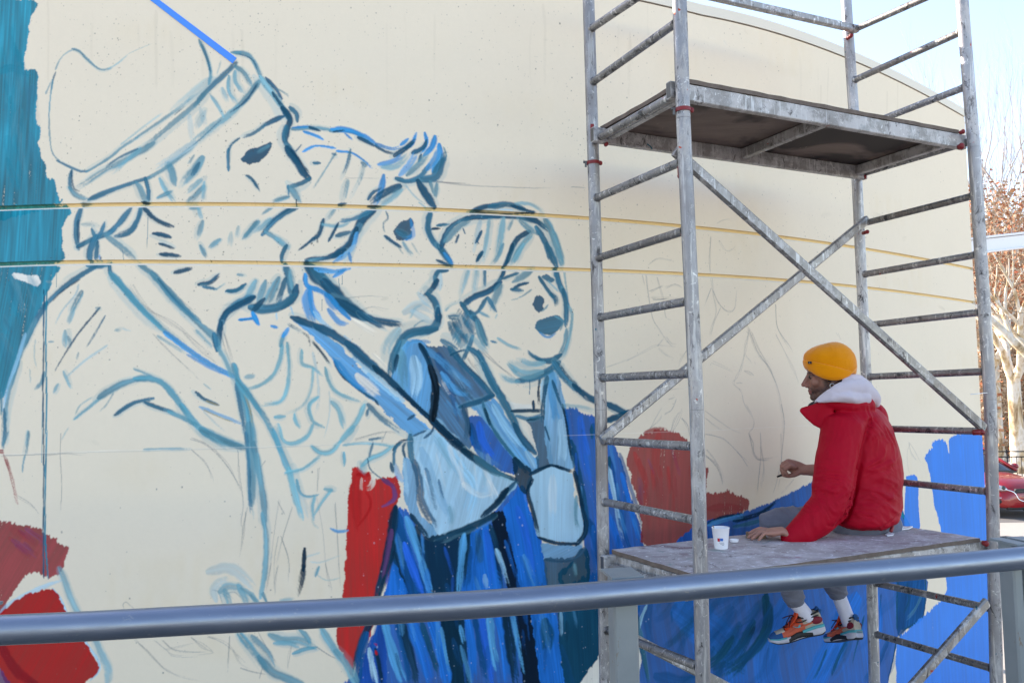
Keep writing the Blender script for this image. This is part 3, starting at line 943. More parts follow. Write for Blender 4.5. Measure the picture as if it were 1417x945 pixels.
S K l3 10 .8 .2: 898,140 910,190 950,230 1000,260
S K l3 18 .8 .5: 910,35 985,22
S I l3 20 .8 .2: 60,530 40,600
S H l3 22 .85 .3: 900,740 890,775
S H b1 20 .9 .1: 200,250 280,240
S H b1 30 .9 .1: 275,222 300,270
S H b1 26 .9 .1: 378,285 400,290
S H b1 30 .85 .2: 440,335 465,300
S H sk 12 .7 .2: 400,215 405,250
S H sk 12 .7 .2: 480,180 495,230
S H l4 20 .8 .85: 470,275 550,320
S H l5 14 .85 .5: 545,320 575,345 585,410
S H l5 16 .88 .5: 600,370 650,430 700,505
# ---- second figure, quiff
S B l2 26 .9 .1: 412,708 520,700 640,715
S B b1 20 .85 .2: 415,700 500,695
S B l2 28 .9 .1: 620,718 720,720 790,745
S B b1 36 .9 .1: 630,710 720,715 800,750 860,790
S B l4 26 .92 .1: 508,700 555,715
S B l4 16 .9 .1: 635,722 690,715
S B l4 24 .92 .15: 770,755 820,780 862,802
S B l4 22 .9 .5: 865,800 920,832 985,845
S B b1 26 .85 .2: 870,790 950,815 1010,800
S B b1 24 .9 .1: 475,722 540,745 572,762
S B b1 20 .9 .1: 700,735 732,762
S B b1 28 .92 .1: 1020,810 1060,790 1082,735
S B l4 34 .92 .1: 970,850 1030,810 1072,770
S B b1 26 .9 .1: 1005,790 1035,765
S B b1 34 .92 .1: 1132,735 1140,785 1110,830
S B l4 34 .92 .1: 1070,835 1120,810 1138,775
S B l4 20 .9 .1: 1110,850 1100,880
S B b1 36 .92 .08: 1185,755 1170,805 1132,845
S B b1 44 .92 .08: 1210,800 1212,860 1180,930
S B l2 14 .85 .3: 1235,810 1248,850 1240,890
S B l3 40 .9 .15: 1225,880 1180,945
S D b1 34 .8 .25: 885,112 960,95 1020,55
S D l1 34 .75 .3: 905,128 980,120 1045,50
S D s2 40 .75 .3: 1000,165 1050,110 1080,50
S D l2 40 .85 .3: 1040,165 1100,110 1140,60
S D l3 34 .92 .1: 980,190 1040,205 1110,175 1150,120
S D l3 50 .9 .15: 1120,195 1190,180 1225,110 1235,60
S D s2 50 .85 .2: 1150,130 1190,80 1205,30
S D l4 52 .95 .06: 1098,210 1130,265 1178,335
S D l2 26 .85 .2: 1160,210 1180,270
S D l2 30 .85 .2: 1195,225 1190,285
S D l0 14 .7 .5: 1030,230 1080,290 1150,340
S D l1 12 .7 .3: 1100,320 1140,350
S D b1 18 .9 .15: 470,42 540,12 640,24
S D b1 18 .9 .15: 655,40 730,50 790,85 842,130
S D l2 14 .8 .6: 645,50 590,140 490,295
S D l3 20 .7 .2: 630,55 648,62
S D l3 20 .85 .45: 725,35 710,110 675,190
S D l2 22 .8 .7: 800,110 780,190 725,295
S D l3 26 .8 .4: 790,105 812,125
S D l3 26 .9 .15: 530,105 555,105
S D l2 30 .75 .7: 712,205 690,310
S D l4 20 .9 .1: 665,330 700,325
S D b1 40 .88 .15: 905,180 890,260 860,330
S D l4 54 .92 .2: 985,235 900,275 835,320
S D l4 24 .9 .4: 825,300 850,265 900,240
S D l1 34 .75 .3: 1000,255 930,310 890,330
S D l5 14 .95 .05: 820,340 890,340
S D l2 26 .75 .6: 640,360 600,415
S D l4 26 .93 .08: 578,415 555,490 510,530
S D l4 16 .93 .08: 530,510 490,545 445,578
S D l5 14 .8 .3: 545,520 545,540
S D l1 24 .8 .2: 580,440 660,450 720,430
S D l4 20 .93 .08: 658,435 635,480 608,528
S D l4 56 .94 .06: 850,365 790,415 755,490
S D l3 30 .85 .3: 830,370 740,410 670,420
S D l4 52 .94 .06: 755,470 710,560 640,610
S D l4 36 .93 .12: 690,580 600,620 490,632
S D l3 30 .88 .2: 655,500 725,480
S D s2 30 .85 .15: 760,490 740,560 690,610 640,640
S D l0 60 .5 .2: 740,570 700,630
S D b1 26 .8 .2: 720,600 728,640
S D l2 16 .8 .6: 500,635 580,620
F D l4 1.2 .95 60 .3: 972,470 995,440 1030,425 1058,412 1065,440 1040,470 1055,500 1030,518 985,518
S D b1 30 .6 .4: 1055,420 1065,500 1000,515
S D l3 40 .8 .3: 990,480 1030,500
S D l3 12 .8 .5: 920,370 930,405 905,440 920,500
S D l4 24 .92 .15: 918,505 950,530 998,562
S D l2 14 .85 .4: 985,560 1020,610
S D l2 22 .8 .5: 1015,540 1040,580 1070,610
S D l2 12 .6 .6: 1060,540 1110,620
S D l3 46 .94 .06: 1160,380 1148,450 1170,520 1225,585
S D l3 46 .94 .06: 1210,560 1245,610 1275,655
S D b1 30 .7 .2: 1240,600 1285,655
S D l4 20 .92 .1: 1200,635 1260,660
S D nv 18 .92 .1: 1175,462 1210,462
S D l3 40 .93 .08: 1245,690 1200,700 1185,750
S D l0 44 .7 .2: 1215,720 1205,790
S D l4 44 .95 .06: 1195,750 1170,790 1135,820
S D l3 50 .94 .06: 1150,825 1190,870 1205,960
S D l0 40 .7 .3: 1100,820 1160,880
S H l0 90 .6 .3: 1120,200 1180,170 1240,200
S F l1 20 .6 .6: 40,470 70,410 130,385
S F l0 70 .6 .3: 60,440 130,480 160,500
S F l2 14 .85 .3: 60,530 100,500 140,490
S F l4 60 .95 .06: 215,430 215,490 180,540 100,575
S F l3 40 .9 .1: 130,560 60,580 0,600
S H l3 66 .93 .06: 1260,300 1180,310 1110,330 1060,400
S H l3 54 .93 .1: 1070,380 1035,460 1020,555
S H s2 30 .7 .3: 1230,370 1130,370 1090,440
S H l1 60 .6 .5: 1060,310 1010,380 1000,450
S H nv 30 .8 .5: 1060,450 1040,540
# jaw, scarf
S D l4 100 .94 .08: 500,670 540,720 600,770
S D l3 70 .9 .2: 530,680 580,740 630,790
S D l4 84 .94 .08: 590,760 680,860 790,940
S H l4 70 .94 .1: 740,150 820,200 900,240
S H l4 44 .92 .25: 880,235 980,260 1085,275
S H l4 30 .9 .3: 850,210 920,260 1000,300
S D b1 30 .92 .08: 480,715 488,770 560,800 620,840
S D b1 30 .92 .08: 610,830 660,890 720,950
S D b1 60 .8 .2: 500,800 490,870 520,960
S D b1 50 .75 .2: 600,830 650,900
S D s2 34 .88 .15: 540,680 630,695 715,680
S D b1 30 .85 .15: 640,720 690,690
S D l3 6 .85 0: 660,735 668,795
S D l3 6 .85 0: 682,720 680,765
S H l3 6 .85 0: 648,140 648,200
S H b1 40 .8 .25: 585,100 600,190 640,250
S H b1 40 .8 .2: 690,200 740,260 780,270
S H sk 30 .7 .3: 610,210 660,270 720,310
S H l4 40 .95 .06: 490,238 560,265 640,295
S H l4 50 .95 .08: 620,285 720,335 810,395
S H l4 54 .95 .08: 790,380 880,460 960,530
S H l5 50 .95 .08: 940,510 1020,580 1080,640
S H nv 40 .95 .08: 1070,630 1150,705 1240,790
S H nv 46 .95 .08: 1230,780 1320,860 1420,945
S I nv 50 .95 .08: 380,400 480,500 580,585
S I l5 54 .95 .1: 560,570 660,640 740,690
S I l5 30 .9 .15: 720,680 840,725
S I l3 30 .8 .4: 620,600 700,660 790,700
S H l5 26 .92 .3: 720,480 760,550 800,585
S H l4 18 .9 .3: 790,580 880,650 955,695
S H b1 40 .7 .3: 720,470 820,590 900,640
S H l5 14 .9 .1: 940,690 955,710
S H l3 34 .8 .6: 905,715 980,790 1110,880
S I gb 20 .92 .05: 255,395 285,375
S I gb 18 .9 .1: 285,485 345,460
S I gb 22 .9 .1: 345,495 380,465 390,440
S H nv 36 .96 .05: 1185,388 1225,460 1250,540
S H bk 46 .96 .05: 1240,510 1265,600 1255,700 1245,785
S I bk 40 .95 .08: 385,140 405,220 405,300 390,395
S I l4 40 .94 .08: 480,12 560,105 640,185 710,262
S I l4 34 .95 .06: 712,268 640,300 540,328
S I nv 24 .9 .3: 550,330 580,420 590,500
S I gb 40 .8 .3: 560,330 575,430 560,530
S I l3 24 .92 .1: 660,310 690,400 750,500 830,600 900,690
S I l5 20 .9 .2: 670,340 700,430
S I l3 54 .93 .08: 640,40 690,150 750,260
S I l3 50 .93 .08: 740,240 810,370 850,450
S I l4 46 .93 .08: 835,430 880,510 940,575
F I nv 1.3 .95 80 .3: 830,605 880,650 915,670 920,710 905,760 890,800 860,760 840,700
S I l4 26 .9 .2: 835,740 780,800 730,860
S L nv 40 .95 .1: 790,150 730,230 660,290
S L l5 44 .95 .1: 720,290 600,350 500,385 420,415
S L nv 30 .9 .3: 270,290 330,370 360,415
S I nv 22 .9 .15: 175,560 210,520 270,505
S I l3 20 .9 .1: 175,640 180,560 215,525
S I l4 18 .9 .1: 235,600 225,550 240,525
S I l3 40 .9 .15: 265,490 265,560 275,620
S I l4 24 .9 .1: 160,640 170,680
S I nv 18 .9 .2: 970,180 962,250 968,330
S I l5 26 .92 .15: 820,352 890,350 985,350
S I l3 30 .85 .3: 850,380 920,395 990,370
S I nv 28 .95 .05: 935,305 936,335
S I l4 30 .9 .2: 1010,170 990,300 985,420
S I l4 22 .9 .2: 1040,190 1065,260 1090,330
S I nv 18 .92 .2: 1095,320 1115,420 1135,560 1155,660
S I l5 16 .85 .3: 1000,440 1025,515
S I bk 10 .8 .6: 905,400 990,390
S L nv 24 .94 .2: 920,65 980,35 1040,18 1100,40
S L nv 22 .92 .2: 1060,22 1145,50
S L nv 34 .93 .12: 1160,60 1185,160 1205,260
S L nv 34 .93 .12: 1200,250 1222,330 1210,400 1170,445
S L nv 22 .93 .12: 965,410 1060,440 1180,445
S L nv 26 .92 .2: 930,100 905,160 930,260 965,400
S L gb 18 .9 .2: 1000,530 1080,540 1150,530 1195,470
S L gb 26 .8 .3: 1120,530 1180,510 1225,455
# ---- the singing woman
S E l4 40 .93 .12: 440,630 520,600 600,588
S E l3 46 .9 .15: 560,600 680,585 780,620
S E l4 28 .93 .12: 700,595 780,620 850,638
S E l1 26 .75 .3: 725,578 820,585 905,638
S E nv 14 .95 .05: 470,630 600,636 700,642 840,636
S E sk 14 .6 .4: 620,618 720,622
S E l2 16 .7 .3: 410,630 450,618
S E l3 26 .93 .1: 215,722 280,715
S E l4 46 .94 .08: 240,860 265,780 320,715 400,675
S E l4 40 .94 .1: 380,685 460,668 540,668
S E l4 34 .94 .1: 520,668 650,665 780,672
S E l4 46 .94 .08: 760,672 850,690 930,750
S E l2 46 .85 .2: 270,820 330,750 420,690
S E l2 66 .93 .08: 920,690 960,770 1000,880 1020,960
S E l1 34 .7 .2: 970,760 1010,860 1040,960
S E l3 46 .93 .1: 860,740 920,840 950,950
S E l4 16 .9 .1: 175,748 210,742
S E l0 44 .7 .5: 490,700 465,800 440,935
S E l1 34 .8 .5: 548,690 530,830 500,950
S E l1 44 .85 .4: 642,685 625,800 600,950
S E l2 26 .8 .4: 700,695 670,760
S E l4 40 .93 .08: 808,765 740,805 700,870 665,960
S E l1 46 .85 .15: 820,790 760,860 720,950
S E l2 50 .88 .15: 760,700 820,750 850,770
S E l4 18 .9 .3: 350,785 330,840
S E l4 14 .9 .2: 380,745 392,775
S E l4 28 .93 .15: 498,765 465,830
S E l4 12 .9 .2: 470,825 482,842
S E l4 32 .93 .15: 502,900 470,950
S F l1 36 .7 .75: 412,170 385,260 365,345
S F l1 40 .7 .75: 470,165 450,320
S F l3 26 .85 .6: 520,165 520,285
S F l4 38 .93 .08: 702,0 680,80 645,140
S F l1 40 .85 .15: 770,0 730,60 700,120
S F l2 34 .85 .4: 640,0 610,70 570,130
S F l4 30 .93 .2: 500,50 470,105
S F l4 34 .94 .08: 650,165 620,225 580,275
S F l4 46 .94 .08: 620,250 540,305 450,340 380,390
S F l3 46 .93 .1: 370,385 410,440 460,490
S F l3 46 .93 .1: 430,440 480,510 510,590 530,640
S F l2 60 .85 .15: 620,275 595,330 570,390
S F l3 40 .88 .15: 545,350 590,425
S F l2 26 .85 .2: 490,440 545,468
S F l3 30 .9 .15: 530,350 480,430 440,450
F F l3 3.4 .55 60 .5 .30: 275,520 310,470 340,430 390,440 450,470 460,540 440,620 400,660 350,670 320,630
S F l3 60 .85 .5: 250,630 300,660 340,690
S F l3 50 .85 .5: 300,470 350,470
S F l1 20 .75 .5: 265,430 300,395 370,370
S F l2 50 .85 .2: 470,520 500,610 530,660
S F l4 20 .93 .1: 300,718 350,695 400,685
S F l3 40 .9 .15: 440,600 420,660 380,745
S F l3 40 .93 .1: 420,675 480,720 520,800
S F l3 44 .93 .1: 510,780 550,870 600,960
S F l1 50 .6 .3: 450,610 520,690
S F l3 54 .93 .08: 930,0 960,70 990,140
S F l1 26 .75 .3: 1000,30 1040,130
S F l3 46 .94 .08: 985,165 1005,240 1040,320
S F l3 46 .94 .08: 1035,300 1055,400 1050,520
S F l2 46 .9 .3: 1055,560 1045,650 1000,740
S F l1 24 .85 .15: 1070,400 1092,460 1075,600 1040,720
S F l1 18 .75 .2: 1040,165 1050,250 1070,370
S F l3 46 .93 .1: 1010,720 950,755 870,745
S F l3 30 .92 .1: 890,750 830,720 808,695
S F l1 50 .8 .25: 900,770 820,775 755,745
S F l3 56 .93 .1: 1000,770 920,830 840,865 740,885
S F l1 70 .85 .2: 880,830 780,845 695,795
S F l1 40 .8 .2: 720,820 670,770
S F l1 34 .8 .2: 740,890 680,880 640,855
S F l3 26 .92 .12: 645,218 690,200 735,185
S F l2 50 .85 .15: 820,170 775,200 715,235
S F l2 20 .7 .3: 680,165 740,165
S F l4 26 .93 .12: 800,248 745,262 705,290
S F l3 36 .88 .2: 700,290 760,295
S F l2 14 .85 .2: 825,292 780,325 740,345
S F l2 10 .7 .3: 740,350 690,360
F F l3 1.0 .95 20 .25: 898,205 930,198 968,232 940,235
S F l3 36 .93 .08: 880,215 930,290 965,335
S F l3 44 .93 .08: 960,325 985,355 985,385
S F l1 20 .75 .2: 940,240 1000,300
F F l4 1.4 .95 80 .3: 838,385 862,345 895,340 900,375 885,395 895,420 870,425
S F l2 16 .85 .2: 932,392 915,415 890,435
F F l3 1.3 .97 10 .22: 852,540 870,505 905,490 960,475 1005,468 1022,500 1000,545 960,575 920,575 880,560
S F l2 20 .8 .2: 985,470 1030,500 1010,560
S F s2 18 .85 .2: 880,570 935,602 990,570
S F l1 22 .8 .2: 610,610 680,655 755,678
S F l3 20 .9 .15: 565,628 590,635
S F l1 16 .6 .4: 600,455 590,480
S I l3 50 .93 .1: 1055,95 1110,170 1180,235
S I l4 44 .93 .12: 1160,215 1230,275 1310,310
S Y l4 46 .93 .12: 210,770 270,800 335,825
S Y dt 46 .93 .12: 210,870 270,850 345,815
S Y l2 12 .7 .5: 215,800 300,850
S I l3 8 .85 0: 915,180 915,265
S I l1 24 .5 .5: 1100,320 1200,330 1270,350
'''
PENCIL = '''
V: 62,0 75,20 58,90 50,150 30,250 5,345
Y: 1060,320 1042,430 1028,490 1015,560 985,610 968,645 980,670 1010,700 1022,760 1050,810 1085,855 1090,900 1060,945
Y: 1030,480 1060,510 1085,545
Y: 1030,575 1060,590 1090,604
Y: 985,650 1000,640 1025,650
Q: 1035,0 1060,50 1088,95 1080,140 1055,170 1062,205 1080,240 1085,290 1110,325 1170,330 1250,310
Q: 1110,330 1180,318 1255,305
V: 90,0 130,110 190,200 250,310 285,420 305,560 310,700 300,860 295,945
V: 100,0 150,120 210,220 265,330 300,450
V: 270,20 320,130 380,250 420,350 450,470
W: 300,0 305,120 295,260 270,440
W: 75,0 105,70 110,130 150,175 230,175 300,155
W: 85,0 95,60 115,140 170,180
W: 290,260 260,380 230,440
W: 390,315 330,390 280,445
W: 160,90 180,220 170,330 150,440
W: 0,130 60,180 105,240
Y: 440,0 455,120 485,260 520,330 565,390 620,425 690,370
Y: 330,510 430,465 520,425 620,435 690,425
Y: 210,550 330,510 400,480
Y: 515,430 545,390 560,360
Y: 560,370 600,410 640,420
Y: 520,440 560,480 630,515
Y: 470,105 560,60
Y: 560,80 620,60 680,90
Y: 480,140 600,150 680,120
Y: 490,150 530,155 600,140
Y: 555,210 565,260 590,265 600,240
Y: 515,20 540,140 570,250
Y: 835,20 845,120 860,220 830,330 810,420
Y: 890,200 850,290 820,400
Y: 830,90 780,220
Y: 840,100 880,180 930,220 970,200 990,90 1020,50
Y: 1060,330 1100,440 1160,540 1210,640 1245,780 1255,945
Y: 1050,300 1110,470 1180,560 1230,700
Y: 1215,180 1230,320 1300,440 1332,520
Y: 840,515 920,560 1000,605
Y: 690,450 650,520 630,570
Q: 460,170 500,90 530,30 560,0
Q: 440,170 520,90 545,40
Q: 590,160 620,80 660,20
Q: 600,165 640,90 670,0
Q: 660,80 690,130 710,220
Q: 545,-70 600,-90 680,-100
Q: 550,60 600,25 640,-60
Q: 580,-30 620,-45
Q: 795,40 880,100 960,150 1050,190
Q: 800,80 860,130 920,165
Q: 800,180 860,185 920,220 1000,300 1060,380 1110,430
Q: 805,270 850,330 890,400 915,520
Q: 800,300 860,360 890,430 905,520
Q: 1125,170 1130,300 1110,480 1100,600
Q: 1250,0 1265,120 1250,300 1240,400 1200,540
Z: 870,560 900,540 950,530 1000,545
Z: 470,800 520,770 600,780 650,800
Z: 420,850 440,945
Z: 880,660 920,720 960,715 990,670
Z: 830,640 820,760 830,900
Z: 0,340 60,345 100,350
E: 0,425 200,440 400,462 650,470 900,475 1190,468
D: 700,185 820,185 980,190
D: 1180,205 1300,215 1417,225
G: 600,0 700,110 800,190 940,270 1080,380 1230,525
G: 720,60 790,160 870,240 1000,320 1150,440 1240,510
G: 700,60 760,150 880,270 1040,400 1220,530
G: 860,30 940,120 1040,210 1120,270 1170,290
G: 890,40 980,140 1100,240
G: 1000,320 1100,420 1225,520
G: 1220,330 1250,420 1280,520
G: 1225,250 1300,190 1380,140
G: 830,320 900,400 1050,540 1140,620
H: 110,300 140,400 170,490
H: 100,330 130,430 160,520
H: 300,200 240,150 120,170 40,185
H: 720,210 800,230 950,240
H: 760,130 900,120 1040,125
H: 850,200 920,180 1000,195 1060,190
H: 1000,860 960,940
H: 830,900 1000,860 1100,890
J: 0,118 130,116 250,112 380,108 480,96
J: 250,118 350,112 450,118 520,100
J: 1040,30 1120,60 1190,120 1260,220 1310,320 1325,420
J: 1040,90 1110,160 1150,240 1160,300
J: 1290,90 1300,230 1320,380 1310,480 1325,540 1310,640 1295,745
J: 330,0 325,110 335,300 320,500
J: 90,340 160,390 230,450
J: 1345,400 1320,520 1305,640
K: 420,365 400,480 370,700 360,910
K: 410,560 390,700 390,890
K: 490,400 440,560 410,680 395,800
K: 60,80 140,180 190,270 220,360
K: 620,340 650,520 670,700 695,900
K: 630,190 620,340
K: 720,380 735,600 750,820
K: 345,150 310,200
K: 240,430 220,560 190,740
K: 430,560 470,700 460,860
K: 415,370 440,430 465,470
K: 880,150 980,110 1050,70
M: 810,300 800,270 825,250 860,280 900,310
M: 880,500 960,580 1040,660 1110,710 1200,745 1417,790
M: 900,510 990,600 1080,700 1180,740
M: 1010,500 1080,560 1160,600 1390,600
M: 1060,500 1130,560 1240,580 1400,575
M: 1250,485 1320,530 1400,590
M: 1090,560 1250,530 1300,510
M: 1360,480 1417,500
N: 20,480 90,550 160,580 0,600
N: 130,480 240,520 300,570 370,660 400,690
N: 270,480 265,640 250,779
N: 290,560 330,650 400,690 480,700
N: 340,680 420,710 560,740
N: 460,460 530,580 600,690
N: 480,680 460,760
N: 830,540 920,600 1000,640
N: 540,460 640,490 760,500
N: 680,520 660,620 650,730
N: 160,170 240,200 330,260
N: 230,200 300,190 380,260
N: 200,200 230,280
N: 540,0 520,160 500,240
N: 580,20 565,120 565,240
N: 900,0 920,120 935,230
N: 985,0 995,160
V: 690,0 720,60
V: 1180,760 1200,830 1250,900
X: 250,230 240,300 250,400 280,420
X: 250,225 290,290 320,370
F: 480,680 600,780 700,860 780,940
F: 500,690 560,740 680,840 760,910
F: 420,690 500,800 560,900
F: 410,740 440,790 480,800
F: 480,780 420,800
F: 700,880 760,935
I: 640,0 720,80 800,150 890,240
I: 560,50 620,120 690,230
'''
rng2 = np.random.default_rng(3)
def specks(n, region, rmax, col, al, clusters=0):
    x0, y0, x1, y1 = region
    if clusters:
        cx_ = rng2.uniform(x0, x1, clusters); cy_ = rng2.uniform(y0, y1, clusters)
        k = rng2.integers(0, clusters, n)
        xs = cx_[k] + rng2.normal(0, 30, n); ys = cy_[k] + rng2.normal(0, 26, n)
    else:
        xs = rng2.uniform(x0, x1, n); ys = rng2.uniform(y0, y1, n)
    t, _ = to_tex(np.stack([xs, ys], 1))
    rr = 0.45 + (rmax - 0.45) * rng2.random(n) ** 3.2
    aa = al * rng2.uniform(0.4, 1.0, n)
    c = np.array(lin(col), np.float32)
    for (tx, ty), r, a in zip(t, rr, aa):
        m = int(r + 2); ix, iy = int(tx), int(ty)
        g = np.arange(-m, m + 1)
        X, Y = np.meshgrid(g + ix - tx, g + iy - ty)
        w = a * np.clip(r + 0.5 - np.hypot(X, Y * rng2.uniform(0.7, 1.2)), 0, 1)
        comp(ix - m, iy - m, w.astype(np.float32), np.broadcast_to(c, w.shape + (3,)))
# bare wall: faint roller bands and blotches of the cream paint
gy_, gx_ = np.mgrid[0:TH, 0:TW].astype(np.float32)
blot = 0.5 * vn(gx_ / 260, gy_ / 200, 901) + 0.3 * vn(gx_ / 70, gy_ / 60, 902) + 0.2 * vn(gx_ / 9, gy_ / 14, 903)
IMG *= (1 + 0.05 * (blot - 0.5))[..., None]
blot2 = ss(0.62, 0.9, vn(gx_ / 160, gy_ / 90, 905)) * vn(gx_ / 12, gy_ / 30, 906)
IMG *= 1 - blot2[..., None] * np.array([0.02, 0.035, 0.07], np.float32)
del gx_, gy_, blot, blot2
for ln in PENCIL.strip().splitlines():                      # graphite: two or three restless passes
    t_, body = ln.split(':')
    ox, oy, sc_ = TILE[t_.strip()]
    base_pts = np.array([[float(v) for v in q.split(',')] for q in body.split()]) / sc_ + np.array([ox, oy])
    dark = rng2.uniform(0.36, 0.62)
    for k in range(int(rng2.integers(2, 4))):
        jit = rng2.normal(0, 0.9, base_pts.shape)
        stroke(base_pts + jit, (112, 112, 116), rng2.uniform(0.65, 1.15), dark * rng2.uniform(0.5, 1.0), 0.55)
paint(MURAL_AREAS)
scatter([(545, 712), (600, 745), (700, 690), (735, 720), (760, 790), (835, 850), (830, 960), (500, 960), (515, 890)], 60, 82, ['b2', 'b3', 'b4', 'ry', 'nv', 's2'], 50, 7, .5, .5)
scatter([(782, 568), (820, 575), (850, 620), (890, 760), (880, 850), (840, 890), (806, 740)], 46, 80, ['b2', 'b3', 'ry', 'b4', 's2'], 44, 7, .45, .5)
scatter([(892, 800), (940, 750), (1030, 715), (1120, 680), (1220, 665), (1275, 800), (1270, 850), (1230, 950), (900, 960)], 80, 112, ['b3', 'b4', 'b2', 'dt', 'b3'], 60, 12, .35, .55, .35)
scatter([(895, 830), (960, 800), (1060, 800), (1085, 830), (1060, 900), (1000, 960), (900, 960)], 26, 128, ['dt', 'b3', 'b3'], 70, 13, .45, .5, .3)
scatter([(595, 490), (640, 500), (675, 545), (650, 600), (610, 580)], 18, 55, ['mb', 's2', 'l4', 's4'], 40, 6, .5, .5)
scatter([(575, 610), (640, 600), (700, 650), (690, 700), (610, 735), (590, 700)], 22, 75, ['s3', 'wh', 's4', 'l1'], 44, 7, .35, .5)
scatter([(0, 20), (34, 20), (34, 100), (48, 110), (55, 230), (74, 275), (0, 275)], 30, 85, ['te', 'te', 'l3', 'te', 'l2'], 46, 13, .32, .4)
scatter([(0, 375), (66, 375), (50, 430), (10, 520), (0, 540)], 16, 70, ['te', 'l3', 'l2'], 40, 11, .32, .4)
scatter([(870, 640), (940, 610), (975, 700), (940, 740), (890, 745)], 26, 80, ['r4', 'r2', 'rd', 'pu'], 40, 8, .3, .5)
scatter([(0, 730), (60, 735), (80, 765), (30, 790), (0, 810)], 12, 40, ['r2', 'r4', 'pu'], 34, 9, .35, .5)
scatter([(618, 448), (650, 428), (660, 460), (648, 478), (630, 478)], 26, 62, ['l3', 'l4', 'l2', 'l3'], 20, 6, .75, .4)
paint(MURAL_LINES)
# board joint that shows as a pale line
stroke([(0, 630), (127, 625), (338, 619.5), (554, 611.5), (780, 603.5)], (246, 242, 234), 1.2, 0.38, 0.5)
stroke([(780, 603.5), (980, 596), (1100, 590), (1250, 587)], (246, 242, 234), 1.1, 0.35, 0.5)
stroke([(0, 631.5), (127, 626.5), (338, 621), (554, 613)], (150, 150, 150), 0.8, 0.4, 0.3)
for _ in range(26):                                          # rain streaks and patched spots on the bare wall
    x_ = rng2.uniform(60, 1320); y_ = rng2.uniform(0, 60) + max(0, (x_ - 950) * .38)
    stroke([(x_, y_), (x_ + rng2.normal(0, 1.5), y_ + 40), (x_ + rng2.normal(0, 2), y_ + rng2.uniform(60, 190))], (176, 160, 134), rng2.uniform(2.5, 8), rng2.uniform(.05, .13), .6, .7)
for _ in range(40):
    x_, y_ = rng2.uniform(60, 1320), rng2.uniform(20, 620)
    stroke([(x_, y_), (x_ + rng2.uniform(-14, 14), y_ + rng2.uniform(-5, 5))], (232, 224, 208) if rng2.random() < .6 else (204, 190, 166), rng2.uniform(3, 9), rng2.uniform(.12, .30), .5, .7)
specks(1900, (0, 0, 1345, 560), 0.9, (110, 100, 92), 0.6)
specks(1200, (60, 0, 1345, 420), 1.15, (80, 72, 66), 0.85, 90)
specks(46, (80, 0, 1300, 420), 1.9, (66, 60, 58), 0.9)
specks(220, (0, 420, 900, 945), 1.5, (120, 116, 112), 0.7)
specks(260, (500, 640, 900, 945), 1.6, (190, 205, 220), 0.5)
img = bpy.data.images.new('mural_paint', TW, TH, alpha=False, float_buffer=True)
img.colorspace_settings.name = 'Non-Color'
buf = np.ones((TH, TW, 4), np.float32)
buf[..., :3] = np.clip(IMG, 0.002, 1)
img.pixels.foreach_set(buf.ravel())
img.update()
del buf
# ------------------------------------------------------------------ materials of the wall
m_wall = mat('painted_wall', rough=0.8, spec=0.05)
ti = N(m_wall, 'ShaderNodeTexImage', interpolation='Linear', extension='EXTEND'); ti.image = img
uvn = N(m_wall, 'ShaderNodeUVMap'); uvn.uv_map = 'wall'
L(m_wall, uvn.outputs[0], ti.inputs[0])
fine = noise(m_wall, 60, 4, 0.6)
setc(m_wall, mix(m_wall, 0.10, ti.outputs[0], mix(m_wall, fine, (0.55, 0.52, 0.48), (1, 1, 1)), 'MULTIPLY'))
bump(m_wall, noise(m_wall, 140, 5, 0.6), 0.10, 0.004)
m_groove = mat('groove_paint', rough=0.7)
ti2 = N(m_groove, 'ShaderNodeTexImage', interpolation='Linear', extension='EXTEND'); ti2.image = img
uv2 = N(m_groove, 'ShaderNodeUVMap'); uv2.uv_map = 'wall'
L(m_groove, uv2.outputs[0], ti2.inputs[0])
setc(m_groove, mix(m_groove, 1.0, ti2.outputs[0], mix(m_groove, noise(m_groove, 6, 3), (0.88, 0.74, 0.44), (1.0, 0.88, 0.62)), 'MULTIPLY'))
m_lip = mat('groove_lip', lin((238, 232, 220)), 0.6)  # left bare of mural paint; light caught by the sill whitens its colour
m_flash = mat('cap_strip', rough=0.6)
setc(m_flash, mix(m_flash, step(m_flash, noise(m_flash, 3, 5, 0.7, stretch=(1, 1, 0.3)), 0.62, 0.74), lin((226, 216, 198)), lin((150, 120, 80))))
m_roof = mat('roof_felt', (0.22, 0.21, 0.2), 0.9)
m_side = mat('side_render', rough=0.8)
setc(m_side, mix(m_side, noise(m_side, 2, 4), lin((214, 204, 186)), lin((230, 221, 204))))
m_tape = mat('blue_tape', lin((66, 142, 236)), 0.5)
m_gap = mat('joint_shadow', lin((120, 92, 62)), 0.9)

wall = empty('mural_wall', (0, 3.4, 0), 'long curved cream wall carrying a half finished mural of singing people', 'wall')
